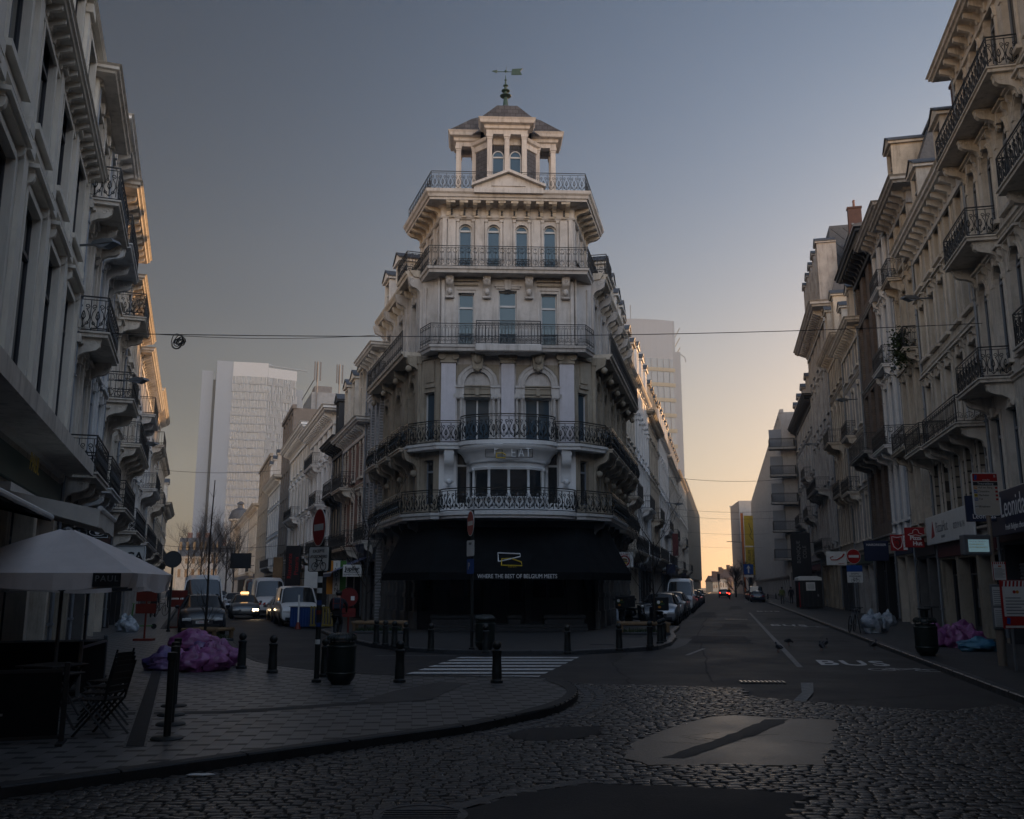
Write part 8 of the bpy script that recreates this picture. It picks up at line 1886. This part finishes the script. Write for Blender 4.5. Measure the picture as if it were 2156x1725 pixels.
# ---------------------------------------------------------------- people and pigeons
M('skin', (.30,.19,.14), .6, var=.05); M('hair_dark', (.02,.015,.012), .7, var=.1); M('cloth_black', (.012,.012,.014), .85, var=.2); M('cloth_navy', (.02,.025,.04), .85, var=.2); M('cloth_olive', (.10,.12,.03), .85, var=.2); M('cloth_grey', (.07,.07,.075), .85, var=.2); M('cloth_rust', (.14,.03,.015), .8, var=.2)
PEOPLE = []
def person(label, loc, rz, pose, top='cloth_black', legs='cloth_black', h=1.72, hair='hair_dark', group=None, bag=None):
    """pose: dict of joints in metres for a 1.72 m figure facing +y; mirrored unless L/R are given"""
    o = thing('person', label, 'person', loc, rz, group); k = h/1.72
    J = dict(pel=(0,0,.93), waist=(0,.0,1.06), chest=(0,.01,1.26), neck=(0,.0,1.44), head0=(0,.015,1.53), head=(0,.03,1.62), top=(0,.02,1.70),
      hipL=(-.09,0,.88), kneeL=(-.10,.02,.48), ankL=(-.10,-.02,.09), toeL=(-.11,.15,.04), hipR=(.09,0,.88), kneeR=(.10,.02,.48), ankR=(.10,-.02,.09), toeR=(.11,.15,.04),
      shL=(-.19,0,1.39), elL=(-.25,-.02,1.11), wrL=(-.25,.05,.87), haL=(-.245,.07,.79), shR=(.19,0,1.39), elR=(.25,-.02,1.11), wrR=(.25,.05,.87), haR=(.245,.07,.79))
    J.update(pose)
    R_ = dict(pel=.13, waist=.125, chest=.145, neck=.058, head0=.075, head=.098, top=.06, hip=.09, knee=.06, ank=.042, toe=.035, sh=.065, el=.045, wr=.03, ha=.04)
    names = list(J); vs = [tuple(c*k for c in J[n_]) for n_ in names]; E = [('pel','waist'),('waist','chest'),('chest','neck'),('neck','head0'),('head0','head'),('head','top')]
    for s in 'LR': E += [('pel','hip'+s),('hip'+s,'knee'+s),('knee'+s,'ank'+s),('ank'+s,'toe'+s),('chest','sh'+s),('sh'+s,'el'+s),('el'+s,'wr'+s),('wr'+s,'ha'+s)]
    me = bpy.data.meshes.new('person_body'); me.from_pydata(vs, [(names.index(a), names.index(b)) for a, b in E], []); ob = bpy.data.objects.new('body', me); COL.objects.link(ob); ob.parent = o
    sk = ob.modifiers.new('skin', 'SKIN'); sk.use_smooth_shade = True; sv = me.skin_vertices[0].data
    for i, n_ in enumerate(names):
        r = R_.get(n_) or R_[n_[:-1]]; f_ = 1.25 if n_ in ('pel','waist','chest') or n_[:-1] in ('hip','knee','sh','el','ank') else 1.0; sv[i].radius = (r*k*f_*(1.15 if n_ in ('chest','pel','waist') else 1), r*k*f_); sv[i].use_root = (n_ == 'pel')
    sb = ob.modifiers.new('sub', 'SUBSURF'); sb.levels = 1; sb.render_levels = 1
    hz_ = J['neck'][2]*k+.03
    # hair cap and hands' fingers as small chains
    m = MB(); hx, hy, hzz = (c*k for c in J['head']); m.sphere((hx, hy-.022*k, hzz+.022*k), .108*k, 12, sz=1.08); m.build('hair', MATS[hair], o)
    f = MB()
    for s in 'LR':
        w, a = Vector(J['wr'+s])*k, Vector(J['ha'+s])*k; d = (a-w).normalized(); sd = d.cross(Vector((0,1,0))).normalized() if abs(d.y) < .9 else Vector((1,0,0))
        for q in range(4): p = a + sd*(.026*(q-1.5))*k; L_ = (.07,.08,.076,.06)[q]*k; f.tube([p, p+d*L_*.5+Vector((0,.008,0)), p+d*L_+Vector((0,.022,-.004))], .009*k, 5, taper=.75)
        p = w.lerp(a, .6); f.tube([p+Vector((0,.02*k,0)), p+d*.03*k+Vector((0,.055*k,0)), p+d*.06*k+Vector((0,.06*k,0))], .010*k, 5, taper=.8)
    f.build('fingers', MATS['skin'], o)
    PEOPLE.append((ob, top, legs, J['pel'][2]*k-.02, hz_, k)); return o
def finish_people():
    dg = bpy.context.evaluated_depsgraph_get(); dg.update()
    for ob, top, legs, zp, zn, k in PEOPLE:
        me = bpy.data.meshes.new_from_object(ob.evaluated_get(dg)); me.materials.clear()
        for n_ in (top, legs, 'skin', 'trim_black'): me.materials.append(MATS[n_])
        for p in me.polygons:
            c = p.center; ax = abs(c.x)
            p.material_index = 2 if c.z > zn else (3 if c.z < .1*k and zp > .7 else (1 if c.z < zp and ax < .19*k else 0))
            if ax > .2*k and c.z < .84*k and c.z > .6*k: p.material_index = 2
            p.use_smooth = True
        ob.modifiers.clear(); ob.data = me
walkA = dict(kneeL=(-.10,.14,.49), ankL=(-.10,.20,.10), toeL=(-.11,.37,.06), kneeR=(.10,-.02,.47), ankR=(.10,-.30,.16), toeR=(.11,-.18,.05), elL=(-.25,-.12,1.12), wrL=(-.26,-.12,.88), haL=(-.26,-.10,.80), elR=(.25,.06,1.12), wrR=(.25,.2,.92), haR=(.25,.25,.85))
walkB = dict(kneeR=(.10,.14,.49), ankR=(.10,.20,.10), toeR=(.11,.37,.06), kneeL=(-.10,-.02,.47), ankL=(-.10,-.30,.16), toeL=(-.11,-.18,.05), elR=(.25,-.12,1.12), wrR=(.26,-.12,.88), haR=(.26,-.10,.80), elL=(-.25,.06,1.12), wrL=(-.25,.2,.92), haL=(-.25,.25,.85))
gp_ = 'pedestrians on the right pavement'
pw = person('person in an olive-yellow jacket walking away with a shoulder bag on the right pavement', G(1648, 1273, .12), -AR, walkA, 'cloth_olive', 'cloth_grey', 1.78, group=gp_)
m = MB(); m.bbox(-.42,-.2,-.1,.05,.9,1.12,.04); m.tube([(-.3,0,1.12),(-.12,.0,1.5),(.15,.02,1.4)], .012, 4); m.build('shoulder_bag', MATS['cloth_grey'], pw)
person('person in dark clothes walking away beside the olive jacket', G(1667, 1272, .12), -AR, walkB, 'cloth_black', 'cloth_black', 1.78, group=gp_)
person('person in a long dark coat walking further along the right pavement', G(1655, 1263, .12), -AR, walkA, 'cloth_navy', 'cloth_black', 1.85, group=gp_)
person('person in blue and black standing by the far right kerb corner', G(1590, 1257, .12), pi, {}, 'cloth_black', 'plastic_blue', 1.75, group=gp_)
person('person in dark clothes walking away on the left pavement beside the bicycle', G(321, 1302, .12), -AL, walkB, 'cloth_black', 'cloth_black', 1.8)
person('person in a dark coat farther along the left pavement, walking away', G(355, 1281, .12), -AL, walkA, 'cloth_navy', 'cloth_black', 1.8)
# cyclist riding away
CL = G(709, 1350)
cb_ = bicycle(CL, UPR+radians(4), 'bicycle ridden by the person with the backpack beside the sign pole')
ride = dict(pel=(0,-.22,1.0), waist=(0,-.16,1.14), chest=(0,-.02,1.34), neck=(0,.1,1.5), head0=(0,.15,1.58), head=(0,.18,1.67), top=(0,.18,1.75), hipL=(-.09,-.2,.96), kneeL=(-.12,.18,.72), ankL=(-.1,.0,.34), toeL=(-.1,.16,.27), hipR=(.09,-.2,.96), kneeR=(.12,.1,.6), ankR=(.1,-.12,.2), toeR=(.1,.05,.15),
  shL=(-.2,.02,1.46), elL=(-.3,.2,1.24), wrL=(-.28,.34,1.06), haL=(-.28,.4,1.02), shR=(.2,.02,1.46), elR=(.3,.2,1.24), wrR=(.28,.34,1.06), haR=(.28,.4,1.02))
cy_ = person('person cycling away with a dark blue and orange backpack, in black clothes', CL, radians(4), ride, 'cloth_black', 'cloth_black', 1.76)
m = MB(); m.bbox(-.19,.19,-.34,-.14,1.12,1.58,.06); m.bbox(-.15,.15,-.39,-.33,1.16,1.36,.03); m.box(-.14,-.11,-.395,-.34,1.14,1.56,1); m.box(.11,.14,-.395,-.34,1.14,1.56,1); m.box(-.16,.16,-.398,-.33,1.36,1.38,1); m.build('backpack', [MATS['cloth_navy'], MATS['orange_red']], cy_)
m = MB(); m.sphere((0,.17*1.02,1.74), .125, 12, sz=.75, sy=1.2); m.build('helmet', MATS['trim_black'], cy_)
# motorcyclist with red tail light far down the right street
mc = thing('motorcycle', 'motorcycle with a bright red tail light far down the right street', 'motorbike', R2(.6, 148, 0), UPR-AR); m = MB(); m.bbox(-.7,.6,-.16,.16,.45,.95,.1); m.tube([(.55,-.35,1.1),(.55,.35,1.1)], .03, 5); m.build('body', MATS['paint_black'], mc)
for cx in (-.65,.7): m = MB(); m.lathe([(.2,-.07),(.32,-.07),(.33,0),(.32,.07),(.2,.07)], n=16); m.v = [(a+cx, c, b+.33) for a, b, c in m.v]; m.build('wheel', MATS['tyre'], mc)
m = MB(); m.sphere((-.76,0,.85), .12, 8); m.build('taillight', MATS['tail_on'], mc)
ride2 = dict(ride); rr_ = person('person in black riding the motorcycle away, wearing a yellow helmet', R2(.6, 148, -.08), -AR, ride2, 'cloth_black', 'cloth_black', 1.72); m = MB(); m.sphere((0,.18,1.66), .15, 12); m.build('helmet', MATS['yellow_panel'], rr_)
# pigeons
M('pigeon_grey', (.055,.055,.065), .6, var=.25, vscale=20); M('pigeon_dark', (.02,.022,.028), .5, var=.2); M('pigeon_leg', (.2,.06,.05), .6, var=0)
def pigeon(loc, rz, label, down=False):
    o = thing('pigeon', label, 'pigeon', loc, rz, 'pigeons on the bus lane'); m = MB(); hz = .10 if down else .235; hx = .15 if down else .095
    st = [(-.20,.095,.012,.008),(-.15,.105,.03,.016),(-.09,.125,.052,.04),(-.03,.135,.066,.058),(.03,.145,.064,.06),(.07,.16 if not down else .14,.048,.048),(.085 if not down else .11,.19 if not down else .125,.032,.034),(hx,hz,.031,.031),(hx+.03,hz+.002,.022,.022),(hx+.045,hz,.006,.006)]
    n = 12; vs = []
    for x, z, wy, wz in st: vs += [(x, wy*cos(2*pi*i/n), z+wz*sin(2*pi*i/n)) for i in range(n)]
    fs = [(i*n+j, i*n+(j+1) % n, (i+1)*n+(j+1) % n, (i+1)*n+j) for i in range(len(st)-1) for j in range(n)] + [tuple(range(n))[::-1], tuple(range((len(st)-1)*n, len(st)*n))]
    m.add(vs, fs, 0, True); m.tube([(hx+.035,0,hz),(hx+.065,0,hz-.012)], .007, 4, 1, taper=.3); 
    for s in (-1,1): m.tube([(.0,s*.025,.09),(.005,s*.025,.012)], .006, 4, 2); m.tube([(-.015,s*.025,.008),(.03,s*.025,.006)], .005, 4, 2); m.tube([(0,s*.025,.008),(.024,s*.042,.006)], .004, 4, 2)
    m.build('body', [MATS['pigeon_grey'], MATS['pigeon_dark'], MATS['pigeon_leg']], o); m = MB()
    for s in (-1, 1): m.prism([(-.2,.12),(-.05,.185),(.05,.17),(.05,.12),(-.08,.1)], s*.055-.012, s*.055+.012, 'xz')
    m.build('wing', MATS['pigeon_dark'], o); o.scale = (.85,.95,1.2); return o
pigeon(G(1639, 1374), radians(120), 'pigeon standing upright on the white lane line'); pigeon(G(1661, 1359), radians(10), 'pigeon pecking just right of the lane line', True)
pigeon(G(1730, 1371), radians(100), 'nearer of the two pigeons close together above the bus lettering'); pigeon(G(1739, 1364), radians(35), 'farther of the two pigeons close together, stretching its neck'); pigeon(G(1841, 1369, .12), radians(20), 'pigeon perched on the right kerb stone')
finish_texts(); finish_people()
